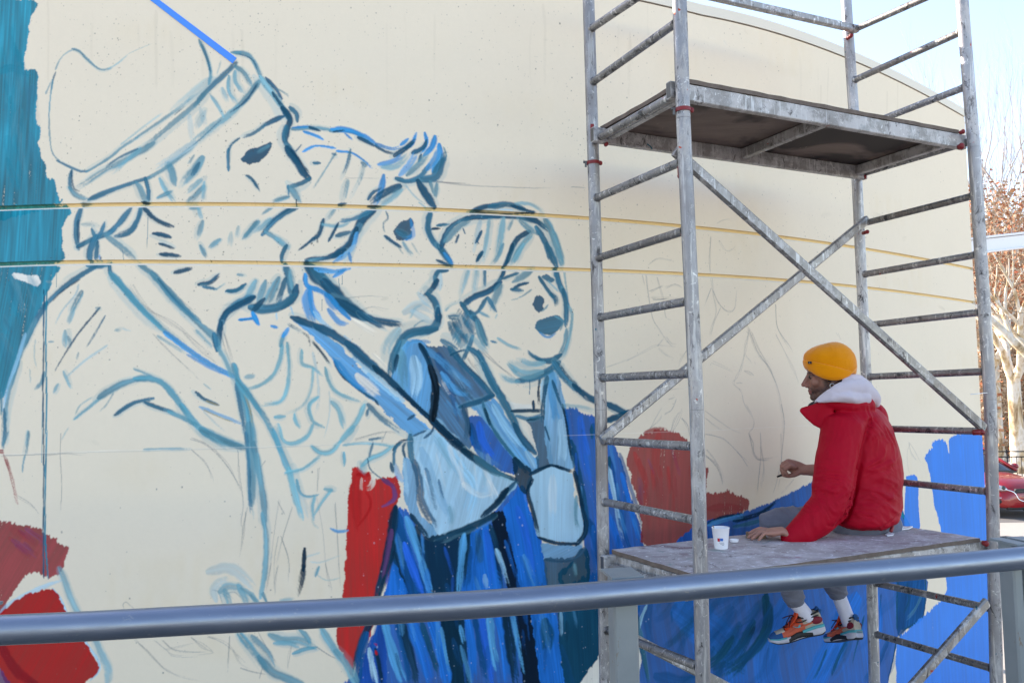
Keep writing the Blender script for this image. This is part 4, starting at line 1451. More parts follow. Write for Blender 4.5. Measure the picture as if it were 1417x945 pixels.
# faces of the wall are shared out between the bare wall and the painted figures
REG = [
 ('colour_patch', 'teal block at the left end of the mural', [(-80, -20), (60, -20), (60, 200), (95, 285), (95, 360), (70, 420), (20, 520), (-5, 600), (-80, 600)]),
 ('colour_patch', 'brick red shape above a bright red one, low at the left end', [(-120, 700), (60, 715), (105, 760), (80, 800), (130, 860), (165, 945), (150, 1060), (-120, 1060)]),
 ('painted_figure', 'sketched bearded man in a flat cap, profile to the right', [(60, 60), (190, 40), (345, 65), (420, 150), (440, 250), (400, 320), (425, 400), (400, 435), (320, 480), (345, 560), (375, 650), (378, 820), (400, 900), (480, 920), (500, 1060), (165, 1060), (165, 945), (130, 860), (80, 800), (105, 760), (60, 715), (-120, 700), (-120, 610), (-5, 600), (20, 520), (70, 420), (95, 360), (95, 285), (62, 220)]),
 ('colour_patch', 'upright bright red panel in the middle of the mural', [(478, 640), (560, 650), (556, 690), (545, 720), (536, 780), (524, 825), (515, 880), (492, 925), (465, 890), (472, 800)]),
 ('painted_figure', 'sketched person with a swept up quiff and a pale wide cuff', [(425, 170), (560, 190), (600, 180), (625, 240), (605, 330), (615, 370), (605, 440), (680, 545), (640, 580), (715, 680), (690, 720), (740, 800), (770, 880), (790, 1060), (500, 1060), (492, 925), (515, 880), (524, 825), (545, 720), (560, 650), (478, 640), (472, 800), (400, 900), (378, 820), (375, 650), (345, 560), (320, 480), (400, 435), (425, 400), (400, 320), (440, 250)]),
 ('painted_figure', 'singing woman in a blue coat with an open mouth', [(625, 300), (680, 275), (760, 280), (800, 400), (795, 480), (830, 540), (875, 570), (850, 610), (895, 740), (896, 800), (870, 885), (800, 960), (790, 1060), (770, 880), (740, 800), (690, 720), (715, 680), (640, 580), (680, 545), (605, 440), (615, 370), (605, 330)]),
 ('colour_patch', 'faded brick red patch behind the scaffold', [(860, 615), (905, 592), (950, 600), (980, 650), (1040, 680), (1036, 705), (978, 722), (930, 755), (896, 760), (880, 690)]),
 ('painted_figure', 'blue skirted figure below a pencil portrait of a woman', [(870, 885), (896, 800), (930, 755), (978, 722), (1036, 705), (1000, 640), (960, 500), (1020, 400), (1120, 420), (1130, 640), (1220, 650), (1285, 800), (1285, 850), (1235, 890), (1238, 1060), (790, 1060), (800, 960)]),
 ('colour_patch', 'flat bright blue area at the right end of the wall', [(1248, 655), (1272, 655), (1276, 640), (1300, 600), (1420, 590), (1420, 1060), (1238, 1060), (1238, 890), (1285, 850), (1310, 820), (1300, 740), (1250, 735)]),
]
def pip(x, y, poly):
    ins = np.zeros(x.shape, bool)
    for (ax, ay), (bx, by) in zip(poly, poly[1:] + poly[:1]):
        if ay == by: continue
        c = (ay > y) != (by > y)
        ins ^= c & ((bx - ax) * (y - ay) / (by - ay) + ax > x)
    return ins
u_s = np.concatenate([[-9.0, -6.0, -3.5, -2.0, -1.0], np.arange(-0.5, S_ARC[-1], 0.03), [S_ARC[-1]]])
x_s = np.where(u_s < 0, XW[0] + u_s, np.interp(u_s, S_ARC, XW)); y_s = np.where(u_s < 0, YW[0], np.interp(u_s, S_ARC, YW))
az_s = np.interp(u_s, S_ARC, AZ)
g1z = np.full(len(u_s), H1); g2z = z_g2(az_s); tz = z_top(az_s)
rows = []                                    # (z per column, inset, material of the band above this row)
def band(z0, z1, n, m):
    for k in range(n): rows.append((z0 + (z1 - z0) * k / n, 0.0, m))
D = 0.016
band(np.full(len(u_s), -EYE - 0.3), np.full(len(u_s), -2.2), 3, 0)
band(np.full(len(u_s), -2.2), g2z - 0.016, 62, 0)
def groove(g):
    rows.append((g - 0.016, 0.0, 2)); rows.append((g - 0.006, D, 1)); rows.append((g + 0.0055, D, 1))
groove(g2z); band(g2z + 0.007, g1z - 0.016, 6, 0)
groove(g1z); band(g1z + 0.007, tz - 0.06, 28, 0)
rows.append((tz - 0.06, 0.0, 0))
tx_ = np.gradient(x_s, u_s); ty_ = np.gradient(y_s, u_s)
nl = np.hypot(tx_, ty_); nx_, ny_ = -ty_ / nl, tx_ / nl      # into the wall
nr, nc = len(rows), len(u_s)
VX = np.stack([x_s + nx_ * r[1] for r in rows]); VY = np.stack([y_s + ny_ * r[1] for r in rows]); VZ = np.stack([r[0] for r in rows]) + EYE
UVU = np.broadcast_to(u_s / S_ARC[-1], VX.shape); UVV = (VZ - EYE - V0) / (V1 - V0)
def to_px(x, y, z):
    p = np.stack([x, y, z - EYE], -1)
    f = p @ F_; return CX + FPX * (p @ R_) / f, CY - FPX * (p @ U_) / f
cx_ = 0.25 * (VX[:-1, :-1] + VX[1:, :-1] + VX[:-1, 1:] + VX[1:, 1:]); cy_ = 0.25 * (VY[:-1, :-1] + VY[1:, :-1] + VY[:-1, 1:] + VY[1:, 1:]); cz_ = 0.25 * (VZ[:-1, :-1] + VZ[1:, :-1] + VZ[:-1, 1:] + VZ[1:, 1:])
fx_, fy_ = to_px(cx_, cy_, cz_)
own = np.full(fx_.shape, -1)
for i, (_, _, poly) in enumerate(REG):
    own[pip(fx_, fy_, poly) & (own < 0)] = i
own[:, :5] = -1
def wall_piece(name, sel, label=None):
    I, J = np.nonzero(sel)
    ids = {}
    vs, uv, fs, mi = [], [], [], []
    def vid(i, j):
        k = (i, j)
        if k not in ids:
            ids[k] = len(vs); vs.append((VX[k], VY[k], VZ[k])); uv.append((UVU[k], UVV[k]))
        return ids[k]
    for i, j in zip(I.tolist(), J.tolist()):
        fs.append((vid(i, j), vid(i, j + 1), vid(i + 1, j + 1), vid(i + 1, j))); mi.append(rows[i][2])
    me = bpy.data.meshes.new(name)
    me.from_pydata(vs, [], fs)
    l = me.uv_layers.new(name='wall')
    li = np.empty(len(me.loops), np.int32); me.loops.foreach_get('vertex_index', li)
    l.data.foreach_set('uv', np.array(uv, np.float32)[li].ravel())
    me.polygons.foreach_set('material_index', mi)
    o = link_mesh(name, me, [m_wall, m_groove, m_lip], wall, smooth=False)
    if label: o['label'] = label
    return o
wall_piece('wall_face', own < 0)
for i, (nm, lb, _) in enumerate(REG):
    wall_piece(nm, own == i, lb)
# cap strip, end return, roof and the hidden sides of the building
bm = bmesh.new()
def strip(bm, ua, ub, zlo, zhi, out, thick):
    k = [i for i in range(nc) if ua <= u_s[i] <= ub]
    prev = None
    for i in k:
        o = Vector((-nx_[i], -ny_[i], 0)); b = Vector((x_s[i], y_s[i], EYE + tz[i]))
        ring = [bm.verts.new(b + o * out + Vector((0, 0, zlo))), bm.verts.new(b + o * out + Vector((0, 0, zhi))), bm.verts.new(b + o * (out - thick) + Vector((0, 0, zhi))), bm.verts.new(b + o * (out - thick) + Vector((0, 0, zlo)))]
        if prev:
            for q in range(4): bm.faces.new((prev[q], ring[q], ring[(q + 1) % 4], prev[(q + 1) % 4]))
        else: bm.faces.new(ring[::-1])
        prev = ring
    bm.faces.new(prev)
edges = [-10, S_ARC[-1] + 1]
for a, b in zip(edges[:-1], edges[1:]):
    bm = bmesh.new()
    strip(bm, a, b + 0.0 if b < S_ARC[-1] else b, -0.054, 0.0, 0.006, 0.3)
    sharp(obj('cap_strip', bm, m_flash, wall))
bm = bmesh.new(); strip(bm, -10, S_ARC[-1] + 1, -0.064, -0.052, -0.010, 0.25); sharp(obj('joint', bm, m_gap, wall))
xe, ye = float(x_s[-1]), float(y_s[-1]); ne = Vector((nx_[-1], ny_[-1], 0)); top = EYE + float(tz[-1])
bm = bmesh.new()
q0 = Vector((xe, ye, 0)); q1 = q0 + ne * 3.2; q2 = Vector((-11, 7.6, 0)); q3 = Vector((float(x_s[0]), float(y_s[0]), 0))
def quad(bm, a, b, z0, z1, mi=0):
    f = bm.faces.new([bm.verts.new((a.x, a.y, z0)), bm.verts.new((b.x, b.y, z0)), bm.verts.new((b.x, b.y, z1)), bm.verts.new((a.x, a.y, z1))]); f.material_index = mi
quad(bm, q0, q1, -0.3, top - 0.1)
quad(bm, q1, q2, -0.3, top - 0.1)
quad(bm, q2, q3, -0.3, top - 0.1)
obj('side_wall', bm, m_side, wall, smooth=False)
bm = bmesh.new()
ro = [bm.verts.new((x_s[i] + nx_[i] * 0.05, y_s[i] + ny_[i] * 0.05, EYE + tz[i] - 0.05)) for i in range(0, nc)]
ro += [bm.verts.new((q1.x, q1.y, top - 0.05)), bm.verts.new((q2.x, q2.y, top - 0.05))]
f = bm.faces.new(ro); bmesh.ops.triangulate(bm, faces=[f])
obj('roof', bm, m_roof, wall, smooth=False)
# strip of blue tape pressed on the wall
def on_wall(px, py, off=0.0):
    d = ray(px, py); az = d.x / d.y
    k = float(np.interp(az, az_s, np.arange(nc))); i = min(int(k), nc - 2); t = k - i
    w = Vector((x_s[i] * (1 - t) + x_s[i + 1] * t, y_s[i] * (1 - t) + y_s[i + 1] * t, 0))
    n = Vector((-(nx_[i]), -(ny_[i]), 0))
    return Vector((w.x, w.y, EYE + d.z / d.y * w.y)) + n * off
bm = bmesh.new()
tr = []
for k in range(25):
    t = k / 24; pts = [(203 * (1 - t) + 322 * t, -3 * (1 - t) + 88.5 * t), (216 * (1 - t) + 327.5 * t, -3 * (1 - t) + 81 * t)]
    tr.append([bm.verts.new(on_wall(*pts[0], 0.0005)), bm.verts.new(on_wall(*pts[0], 0.0035)), bm.verts.new(on_wall(*pts[1], 0.0035)), bm.verts.new(on_wall(*pts[1], 0.0005))])
for a, b in zip(tr[:-1], tr[1:]):
    for k in range(4): bm.faces.new((a[k], b[k], b[(k + 1) % 4], a[(k + 1) % 4]))
bm.faces.new(tr[0][::-1]); bm.faces.new(tr[-1])
bmesh.ops.recalc_face_normals(bm, faces=bm.faces)
tp = obj('tape_strip', bm, m_tape, None, smooth=False)
tag(tp, 'straight strip of bright blue tape slanting down to the painted cap brim', 'tape')

# ------------------------------------------------------------------ ground
m_ground = mat('pale_ground', rough=0.9)
gco = N(m_ground, 'ShaderNodeTexCoord').outputs['Object']
g_a = mix(m_ground, noise(m_ground, 0.5, 4, 0.6, gco), (0.30, 0.28, 0.25), (0.40, 0.375, 0.34))
setc(m_ground, mix(m_ground, step(m_ground, noise(m_ground, 40, 4, 0.7, gco), 0.5, 0.75), g_a, (0.30, 0.27, 0.24)))
bump(m_ground, noise(m_ground, 60, 4, 0.6, gco), 0.3, 0.02)
bm = bmesh.new(); bmesh.ops.create_grid(bm, x_segments=60, y_segments=60, size=400)
tag(obj('ground', bm, m_ground, None, smooth=False), kind='structure')
m_asph = mat('asphalt', rough=0.9)
aco = N(m_asph, 'ShaderNodeTexCoord').outputs['Object']
setc(m_asph, mix(m_asph, noise(m_asph, 30, 4, 0.7, aco), (0.10, 0.10, 0.10), (0.17, 0.165, 0.16)))
bm = bmesh.new()
add_box(bm, (30, 21.0, -0.098), Vector((60, 0, 0)), Vector((0, 3.2, 0)), Vector((0, 0, 0.102)))
tag(obj('road', bm, m_asph, None, smooth=False), kind='structure')
m_conc = mat('walkway_concrete', rough=0.85)
setc(m_conc, mix(m_conc, noise(m_conc, 8, 5, 0.65), (0.11, 0.105, 0.10), (0.16, 0.155, 0.15)))
RAIL_Z = EYE - 0.40
bm = bmesh.new()
add_box(bm, (0.5, -1.4, (EYE - 1.5) / 2), Vector((7, 0, 0)), Vector((0, 3.1, 0)), Vector((0, 0, (EYE - 1.5) / 2)))
tag(obj('walkway', bm, m_conc, None, smooth=False), kind='structure')

# ------------------------------------------------------------------ handrail in front of the lens
m_rail = mat('galvanised_rail', rough=0.45, metal=0.85)
rn = noise(m_rail, 14, 5, 0.6, stretch=(0.3, 1, 1))
rc = mix(m_rail, rn, (0.17, 0.205, 0.265), (0.27, 0.31, 0.375))
setc(m_rail, mix(m_rail, step(m_rail, noise(m_rail, 48, 5, 0.75, stretch=(0.5, 1, 1)), 0.62, 0.70), rc, (0.36, 0.37, 0.38)))
setc(m_rail, ramp(m_rail, noise(m_rail, 30, 4, 0.7, stretch=(0.2, 1, 1)), [(0.3, (0.30, 0.30, 0.30)), (0.75, (0.50, 0.50, 0.50))]), 'Roughness')
m_post = mat('galvanised_post', rough=0.5, metal=0.6)
pn_ = mix(m_post, noise(m_post, 9, 5, 0.65), (0.18, 0.215, 0.235), (0.27, 0.305, 0.325))
rust = step(m_post, noise(m_post, 26, 5, 0.75, stretch=(1, 1, 0.35)), 0.64, 0.72)
setc(m_post, mix(m_post, rust, pn_, (0.20, 0.12, 0.06)))
bump(m_rail, noise(m_rail, 55, 5, 0.75, stretch=(0.35, 1, 1)), 0.10, 0.004)
rail = empty('handrail', PZ(708, 836, RAIL_Z), 'grey galvanised tube handrail crossing the whole picture in front', 'handrail')
rp = [(-160, 880.5), (0, 871.5), (120, 866), (300, 856), (500, 845.5), (700, 833), (900, 816.5), (1100, 799), (1260, 786), (1417, 771.5), (1560, 757)]
bm = bmesh.new()
RW = [PZ(x, y, RAIL_Z) for x, y in rp]
rw = spline(RW, 8)
rw = [rw[0] - (rw[1] - rw[0]).normalized() * 4] + rw + [rw[-1] + (rw[-1] - rw[-2]).normalized() * 5]
add_tube(bm, rw, 0.0262, seg=24)
obj('rail_tube', bm, m_rail, rail)
RAIL_DIR = (RW[5] - RW[2]).normalized()
def rail_post(px, py, w, back, dx=0.0):
    n = Vector((-RAIL_DIR.y, RAIL_DIR.x, 0)).normalized()
    q = px
    for _ in range(6):                        # slide along the rail until the post stands where it is seen
        b = PZ(q, py - (q - px) * 0.07, RAIL_Z) + n * back
        v = b - Vector((0, 0, EYE))
        q += px - (CX + FPX * v.dot(RT) / v.dot(FW))
    bm = bmesh.new()
    add_bar(bm, b + Vector((0, 0, 0.022)), b + Vector((dx, 0, -0.40 - 0.7 - 0.4)), 0.05, w, ref=RAIL_DIR)
    add_box(bm, b + Vector((0, 0, 0.0245)), RAIL_DIR * (w * 0.66), n * 0.045, Vector((0, 0, 0.0028)))
    sharp(obj('post', bm, m_post, rail))
rail_post(861, 820, 0.052, 0.062)
rail_post(1397, 774, 0.026, 0.075)
rail_post(1424, 770, 0.034, 0.060)
rail_post(-40, 873, 0.052, 0.062)
# ------------------------------------------------------------------ the scaffold tower
def alu(name, a, b, marks, mark_amt, rough=0.42, metal=0.75, seed=0.0, white=0.6):
    m = mat(name, rough=rough, metal=metal)
    tc = N(m, 'ShaderNodeTexCoord').outputs['Object']
    mp = N(m, 'ShaderNodeMapping'); mp.inputs['Location'].default_value = (seed, seed * 1.7, seed * 0.6)
    oi = N(m, 'ShaderNodeObjectInfo')
    ad = N(m, 'ShaderNodeVectorMath', operation='SCALE'); ad.inputs[0].default_value = (13.0, 17.0, 11.0); L(m, oi.outputs['Random'], ad.inputs['Scale'])
    a2 = N(m, 'ShaderNodeVectorMath', operation='ADD'); L(m, tc, a2.inputs[0]); L(m, ad.outputs[0], a2.inputs[1])
    L(m, a2.outputs[0], mp.inputs[0]); co = mp.outputs[0]
    c = mix(m, noise(m, 7, 5, 0.65, co), a, b)
    wh = step(m, noise(m, 12, 7, 0.75, co, stretch=(1, 1, 0.35) if name == 'scaffold_pole' else None), white - 0.045, white + 0.05)
    c = mix(m, wh, c, (0.52, 0.50, 0.49))
    sc_ = step(m, noise(m, 70, 3, 0.6, co, stretch=(1, 1, 0.06)), 0.58, 0.64)
    c = mix(m, sc_, c, (0.60, 0.59, 0.58))
    spl = step(m, noise(m, 33, 5, 0.7, co, dist=1.5), 0.61, 0.645)
    c = mix(m, spl, c, (0.74, 0.72, 0.70))
    dk = step(m, noise(m, 24, 6, 0.78, co, stretch=(1, 1, 0.45) if name != 'scaffold_rung' else None, dist=0.6), 0.985 - mark_amt, 0.985 - mark_amt + 0.08)
    c = mix(m, dk, c, marks)
    sp = step(m, noise(m, 23, 2, 0.5, co, dist=1.0), 0.735, 0.75)
    c = mix(m, sp, c, mix(m, step(m, noise(m, 3, 1, 0.5, co), 0.48, 0.52), lin((40, 110, 130)), lin((190, 70, 40))))
    c = mix(m, step(m, noise(m, 2.2, 4, 0.6, co), 0.50, 0.68), c, mix(m, 0.5, c, (0.20, 0.165, 0.15)))
    c = mix(m, 1.0, c, ramp(m, oi.outputs['Random'], [(0, (0.78, 0.77, 0.76)), (1, (1.06, 1.05, 1.05))]), 'MULTIPLY')
    setc(m, c)
    anyp = mix(m, wh, dk, (1, 1, 1))
    setc(m, ramp(m, anyp, [(0, (metal,) * 3), (1, (0.05,) * 3)]), 'Metallic')
    setc(m, ramp(m, noise(m, 20, 4, 0.6, co), [(0.3, (rough - 0.1,) * 3), (0.7, (rough + 0.16,) * 3)]), 'Roughness')
    bump(m, noise(m, 90, 3, 0.6, co), 0.12, 0.003)
    return m
m_pole = alu('scaffold_pole', (0.27, 0.27, 0.28), (0.42, 0.41, 0.42), (0.05, 0.045, 0.05), 0.42, metal=0.5, white=0.56)
m_rung = alu('scaffold_rung', (0.22, 0.215, 0.215), (0.36, 0.35, 0.35), (0.03, 0.03, 0.032), 0.45, 0.5, seed=3.1, white=0.66)
m_brace = alu('scaffold_brace', (0.27, 0.26, 0.25), (0.40, 0.38, 0.36), (0.07, 0.05, 0.045), 0.42, 0.5, seed=6.3, white=0.56)
m_beam = alu('platform_beam', (0.26, 0.25, 0.24), (0.42, 0.40, 0.38), (0.10, 0.09, 0.085), 0.42, 0.55, 0.4, seed=9.2, white=0.5)
m_red = mat('red_clip', rough=0.45)
setc(m_red, mix(m_red, noise(m_red, 60, 4), lin((96, 20, 24)), lin((148, 36, 40))))
m_steel = mat('dark_steel', (0.12, 0.12, 0.12), 0.5, 0.6)
m_ply_top = mat('paint_spattered_deck', rough=0.75)
c0 = mix(m_ply_top, noise(m_ply_top, 4, 6, 0.7), lin((146, 135, 136)), lin((184, 174, 174)))
c1 = mix(m_ply_top, step(m_ply_top, noise(m_ply_top, 3.2, 6, 0.7, dist=0.8), 0.46, 0.66), c0, lin((202, 196, 198)))
c1 = mix(m_ply_top, step(m_ply_top, noise(m_ply_top, 5.5, 4, 0.7, dist=1.0), 0.56, 0.72), c1, lin((126, 100, 108)))
c1 = mix(m_ply_top, step(m_ply_top, noise(m_ply_top, 12, 7, 0.75, stretch=(1, 1.8, 1), dist=1.4), 0.55, 0.63), c1, lin((210, 206, 212)))
c1 = mix(m_ply_top, step(m_ply_top, noise(m_ply_top, 9, 6, 0.75, dist=1.2), 0.60, 0.70), c1, lin((92, 76, 74)))
c1 = mix(m_ply_top, step(m_ply_top, noise(m_ply_top, 4.5, 3, 0.7, dist=2), 0.62, 0.74), c1, lin((118, 142, 138)))
c1 = mix(m_ply_top, step(m_ply_top, noise(m_ply_top, 4.1, 4, 0.7, dist=1.5), 0.64, 0.76), c1, lin((158, 118, 134)))
c1 = mix(m_ply_top, step(m_ply_top, noise(m_ply_top, 40, 4, 0.7), 0.61, 0.67), c1, lin((236, 234, 234)))
setc(m_ply_top, mix(m_ply_top, step(m_ply_top, noise(m_ply_top, 26, 4, 0.7), 0.65, 0.72), c1, lin((70, 60, 58))))
bump(m_ply_top, noise(m_ply_top, 25, 6, 0.7), 0.25, 0.004)
m_ply_low = mat('plywood_underside', rough=0.8)
pl_ = mix(m_ply_low, noise(m_ply_low, 4, 7, 0.7, stretch=(1, 3.5, 1)), lin((84, 69, 62)), lin((138, 120, 110)))
pl_ = mix(m_ply_low, step(m_ply_low, noise(m_ply_low, 1.6, 4, 0.6, dist=0.6), 0.50, 0.58), pl_, lin((54, 45, 42)))
setc(m_ply_low, mix(m_ply_low, step(m_ply_low, noise(m_ply_low, 20, 5, 0.7), 0.66, 0.72), pl_, lin((140, 126, 118))))
m_ply_edge = mat('plywood_edge', rough=0.85)
setc(m_ply_edge, mix(m_ply_edge, noise(m_ply_edge, 22, 5, 0.7), lin((70, 56, 48)), lin((132, 118, 108))))

POSTXY = dict(N=(0.625, 2.79), F=(0.359, 3.354), n=(2.011, 3.445), f=(1.745, 4.009))   # N F near/far left, n f near/far right
LINES = dict(N=[(938.5, -60), (945.5, 165), (964.2, 567), (972.8, 945)], F=[(812.5, -60), (821.2, 228), (831.4, 567), (838, 945)],
             f=[(1167, -60), (1181, 150), (1200.5, 560), (1210, 945)], n=[(1326.5, -60), (1347.5, 205), (1370.2, 553), (1379, 945)])
def line_x(k, y):
    q = LINES[k]
    return float(np.interp(y, [p[1] for p in q], [p[0] for p in q])) if y <= 945 else q[-1][0] + (y - 945) * 0.014
def on_post(k, y, dy=0.0):
    return P(line_x(k, y), y, POSTXY[k][1] + dy)
tower = empty('scaffold_tower', (1.2, 3.4, 0), 'paint spattered aluminium scaffold tower with two work platforms against the mural', 'scaffold')
PR = 0.0253
for k in 'NFnf':
    pts = [P(x, y, POSTXY[k][1]) for x, y in LINES[k]]
    d = (pts[-1] - pts[-2]).normalized()
    foot = pts[-1] + d * ((pts[-1].z - 0.10) / -d.z)
    up = (pts[0] - pts[1]).normalized()
    pts = [pts[0] + up * (0.25 if k in 'Nn' else 0.2)] + pts[1:-1] + [foot]
    bm = bmesh.new()
    for a, b in zip(pts[:-1], pts[1:]):
        add_tube(bm, [a, b - (b - a).normalized() * 0.0012], PR, seg=18)
    po = sharp(obj('post', bm, m_pole, tower))
    for j in pts[1:-1]:                       # sleeve line where two frames plug together
        bm = bmesh.new(); add_tube(bm, [j + Vector((0, 0, 0.0035)), j - Vector((0, 0, 0.0035))], PR - 0.0014, seg=16)
        obj('joint', bm, m_steel, po)
    bm = bmesh.new()
    add_tube(bm, [foot + Vector((0, 0, 0.02)), foot - Vector((0, 0, 0.085))], 0.016, seg=10)
    add_tube(bm, [foot - Vector((0, 0, 0.085)), foot - Vector((0, 0, 0.099))], 0.07, seg=16)
    sharp(obj('foot_plate', bm, m_steel, po))
RUNGS = [('F', 'N', [(42, -42), (116, 28), (195.5, 127), (275.4, 222), (358, 318), (439.8, 415.8), (523, 516.4), (609.5, 617.8), (693.8, 720.5), (781, 822), (870, 924), (953, 1022), (1035, 1120), (1117, 1218)]),
         ('f', 'n', [(45, -24), (113, 42.5), (180, 119), (243, 195), (311, 270), (380.5, 351.5), (450.5, 431.5), (521.5, 513.8), (592.5, 597), (662.5, 680.5), (735, 762), (805.5, 842.5), (876, 926), (947, 1010), (1018, 1095), (1088, 1178)])]
for a, b, lst in RUNGS:
    for ya, yb in lst:
        A, B = on_post(a, ya), on_post(b, yb)
        d = (B - A).normalized()
        bm = bmesh.new()
        R = 0.0158
        bmesh_pts = [A + d * (PR * 0.8), B - d * (PR * 0.8)]
        rg = add_tube(bm, bmesh_pts, R, seg=24, caps=False)
        for ring in rg:                       # fluted tube
            c = sum((v.co for v in ring), Vector()) / len(ring)
            for i, v in enumerate(ring):
                if i % 2: v.co = c + (v.co - c) * 0.93
        for c, s in ((A, 1), (B, -1)):        # weld bead
            add_tube(bm, [c + d * s * (PR * 0.85), c + d * s * (PR + 0.006)], [R + 0.004, R + 0.0015], seg=14, caps=False)
        obj('rung', bm, m_rung, tower)
# diagonal braces and the back guard rail
def brace(a, b, w=0.024, h=0.042, stub=0.0, name='brace'):
    d = (b - a).normalized()
    bm = bmesh.new()
    add_bar(bm, a - d * stub, b, w, h, bev=0.006, ref=Vector((0, 0, 1)))
    o = sharp(obj(name, bm, m_brace, tower), 30)
    return o, d
def clip(parent, at, d, r=0.009):
    bm = bmesh.new(); add_tube(bm, [at - d * 0.016, at + d * 0.016], r, seg=12)
    add_ell(bm, at + d * 0.018, (r * 1.15,) * 3, u=10, v=8)
    return obj('clip', bm, m_red, parent)
TOW = Vector((0.18, -0.98, 0)).normalized()
b1, d1 = brace(P(934, 209, 2.83), P(1361, 592, 3.42))
clip(b1, P(941, 237, 2.80), Vector((0, 0, -1)))
clip(b1, P(1352, 598, 3.41), Vector((1, 0, 0)), 0.012)
b2, d2 = brace(P(832, 609, 3.30), P(1200, 304, 3.95))
clip(b2, P(1197, 322, 3.93), TOW)
brace(P(1365, 833, 3.40), P(1120, 1110, 3.02))
brace(P(848, 868, 3.40), P(1160, 1030, 3.85))
b5, d5 = brace(P(860, -33, 3.40), P(1186, 41, 3.965), 0.03, 0.036, name='guard_rail')
clip(b5, P(1175, 52, 3.96), TOW)
b6, d6 = brace(P(941, -52, 2.79), P(1329, -34, 3.445), 0.03, 0.036, name='guard_rail')
# red spring clips at the frame joints
for k, y in (('N', 153), ('F', 226)):
    bm = bmesh.new()
    c = on_post(k, y)
    add_tube(bm, [c + Vector((0, 0, 0.007)), c - Vector((0, 0, 0.007))], PR + 0.0035, seg=18)
    add_ell(bm, c + Vector((0.030, -0.006, -0.002)), (0.008, 0.006, 0.01), u=10, v=8)
    sharp(obj('joint_clip', bm, m_red, tower))
    bm = bmesh.new(); add_tube(bm, [c + Vector((-0.043, -0.004, 0.004)), c + Vector((-0.02, -0.004, 0.004))], 0.0052, seg=10); add_box(bm, c + Vector((-0.033, -0.004, -0.008)), Vector((0.004, 0, 0)), Vector((0, 0.004, 0)), Vector((0, 0, 0.009)))
    sharp(obj('pin', bm, m_steel, tower))
# cable tie left hanging on the near right post
bm = bmesh.new(); add_bar(bm, P(1366, 543.5, 3.41), P(1343, 545.5, 3.36), 0.0022, 0.0035, bev=0.0005)
obj('cable_tie', bm, mat('white_nylon', (0.75, 0.75, 0.75), 0.4), tower)

def platform(cor, zt, name_label, deck_t=0.016, beam_h=0.062):
    """cor: deck corners near-left, near-right, far-right, far-left (level zt)"""
    pl = empty('platform', (cor[0] + cor[2]) / 2)
    pl.parent = tower; pl.matrix_parent_inverse = Matrix.Translation(tower.location).inverted()
    pl['label'] = name_label
    ax = (cor[1] - cor[0]).normalized(); wx = (cor[3] - cor[0]).normalized()
    bm = bmesh.new()
    n1, n2 = 26, 10
    grid = [[None] * (n2 + 1) for _ in range(n1 + 1)]
    for i in range(n1 + 1):
        for j in range(n2 + 1):
            p = cor[0].lerp(cor[1], i / n1).lerp(cor[3].lerp(cor[2], i / n1), j / n2)
            e = 0.0
            if j in (0, n2) or i in (0, n1): e = random.uniform(-0.005, 0.003)
            p = p + wx * (-e if j == 0 else e if j == n2 else 0) + ax * (-e if i == 0 else e if i == n1 else 0)
            grid[i][j] = p + Vector((0, 0, random.uniform(-0.0006, 0.0006)))
    vt = [[bm.verts.new(p) for p in r] for r in grid]; vb = [[bm.verts.new(p - Vector((0, 0, deck_t))) for p in r] for r in grid]
    for i in range(n1):
        for j in range(n2):
            bm.faces.new((vt[i][j], vt[i + 1][j], vt[i + 1][j + 1], vt[i][j + 1])).material_index = 0
            bm.faces.new((vb[i][j], vb[i][j + 1], vb[i + 1][j + 1], vb[i + 1][j])).material_index = 1
    for i in range(n1):
        bm.faces.new((vb[i][0], vb[i + 1][0], vt[i + 1][0], vt[i][0])).material_index = 2
        bm.faces.new((vt[i][n2], vt[i + 1][n2], vb[i + 1][n2], vb[i][n2])).material_index = 2
    for j in range(n2):
        bm.faces.new((vt[0][j], vt[0][j + 1], vb[0][j + 1], vb[0][j])).material_index = 2
        bm.faces.new((vb[n1][j], vb[n1][j + 1], vt[n1][j + 1], vt[n1][j])).material_index = 2
    sharp(obj('deck', bm, [m_ply_top, m_ply_low, m_ply_edge], pl))
    zb = Vector((0, 0, -deck_t - beam_h / 2 - 0.001))
    for a, b, s in ((cor[0], cor[1], 1), (cor[3], cor[2], -1)):
        bm = bmesh.new()
        a2, b2 = a + wx * s * 0.017 + zb, b + wx * s * 0.017 + zb
        add_bar(bm, a2 - ax * 0.055, b2 + ax * 0.045, 0.028, beam_h, bev=0.003)
        sb = sharp(obj('side_beam', bm, m_beam, pl))
        bm = bmesh.new()                        # dark plate on the closed tube end stands in for its shaded hollow
        add_box(bm, a2 - ax * 0.0552, ax * 0.0008, wx * 0.0115, Vector((0, 0, beam_h / 2 - 0.004)))
        obj('mouth_shade_plate', bm, m_steel, sb, smooth=False)
    for t in (0.0, 0.5, 1.0):
        a = cor[0].lerp(cor[1], t); b = cor[3].lerp(cor[2], t)
        sh = ax * (0.02 if t == 0 else -0.02 if t == 1 else 0)
        bm = bmesh.new()
        add_bar(bm, a + wx * 0.032 + zb + sh + Vector((0, 0, 0.006)), b - wx * 0.032 + zb + sh + Vector((0, 0, 0.006)), 0.03, beam_h * 0.72, bev=0.003)
        sharp(obj('cross_beam', bm, m_beam, pl))
    return pl, ax, wx
def dk(z, pts): return [PZ(x, y, z) for x, y in pts]
z_up = float(np.mean([P(940, 106, 2.80).z, P(1337, 179, 3.43).z, P(823, 172, 3.34).z]))
z_lo = float(np.mean([P(1243, 723.5, 3.98).z, P(862, 757, 3.34).z, P(1354, 744, 3.40).z]))
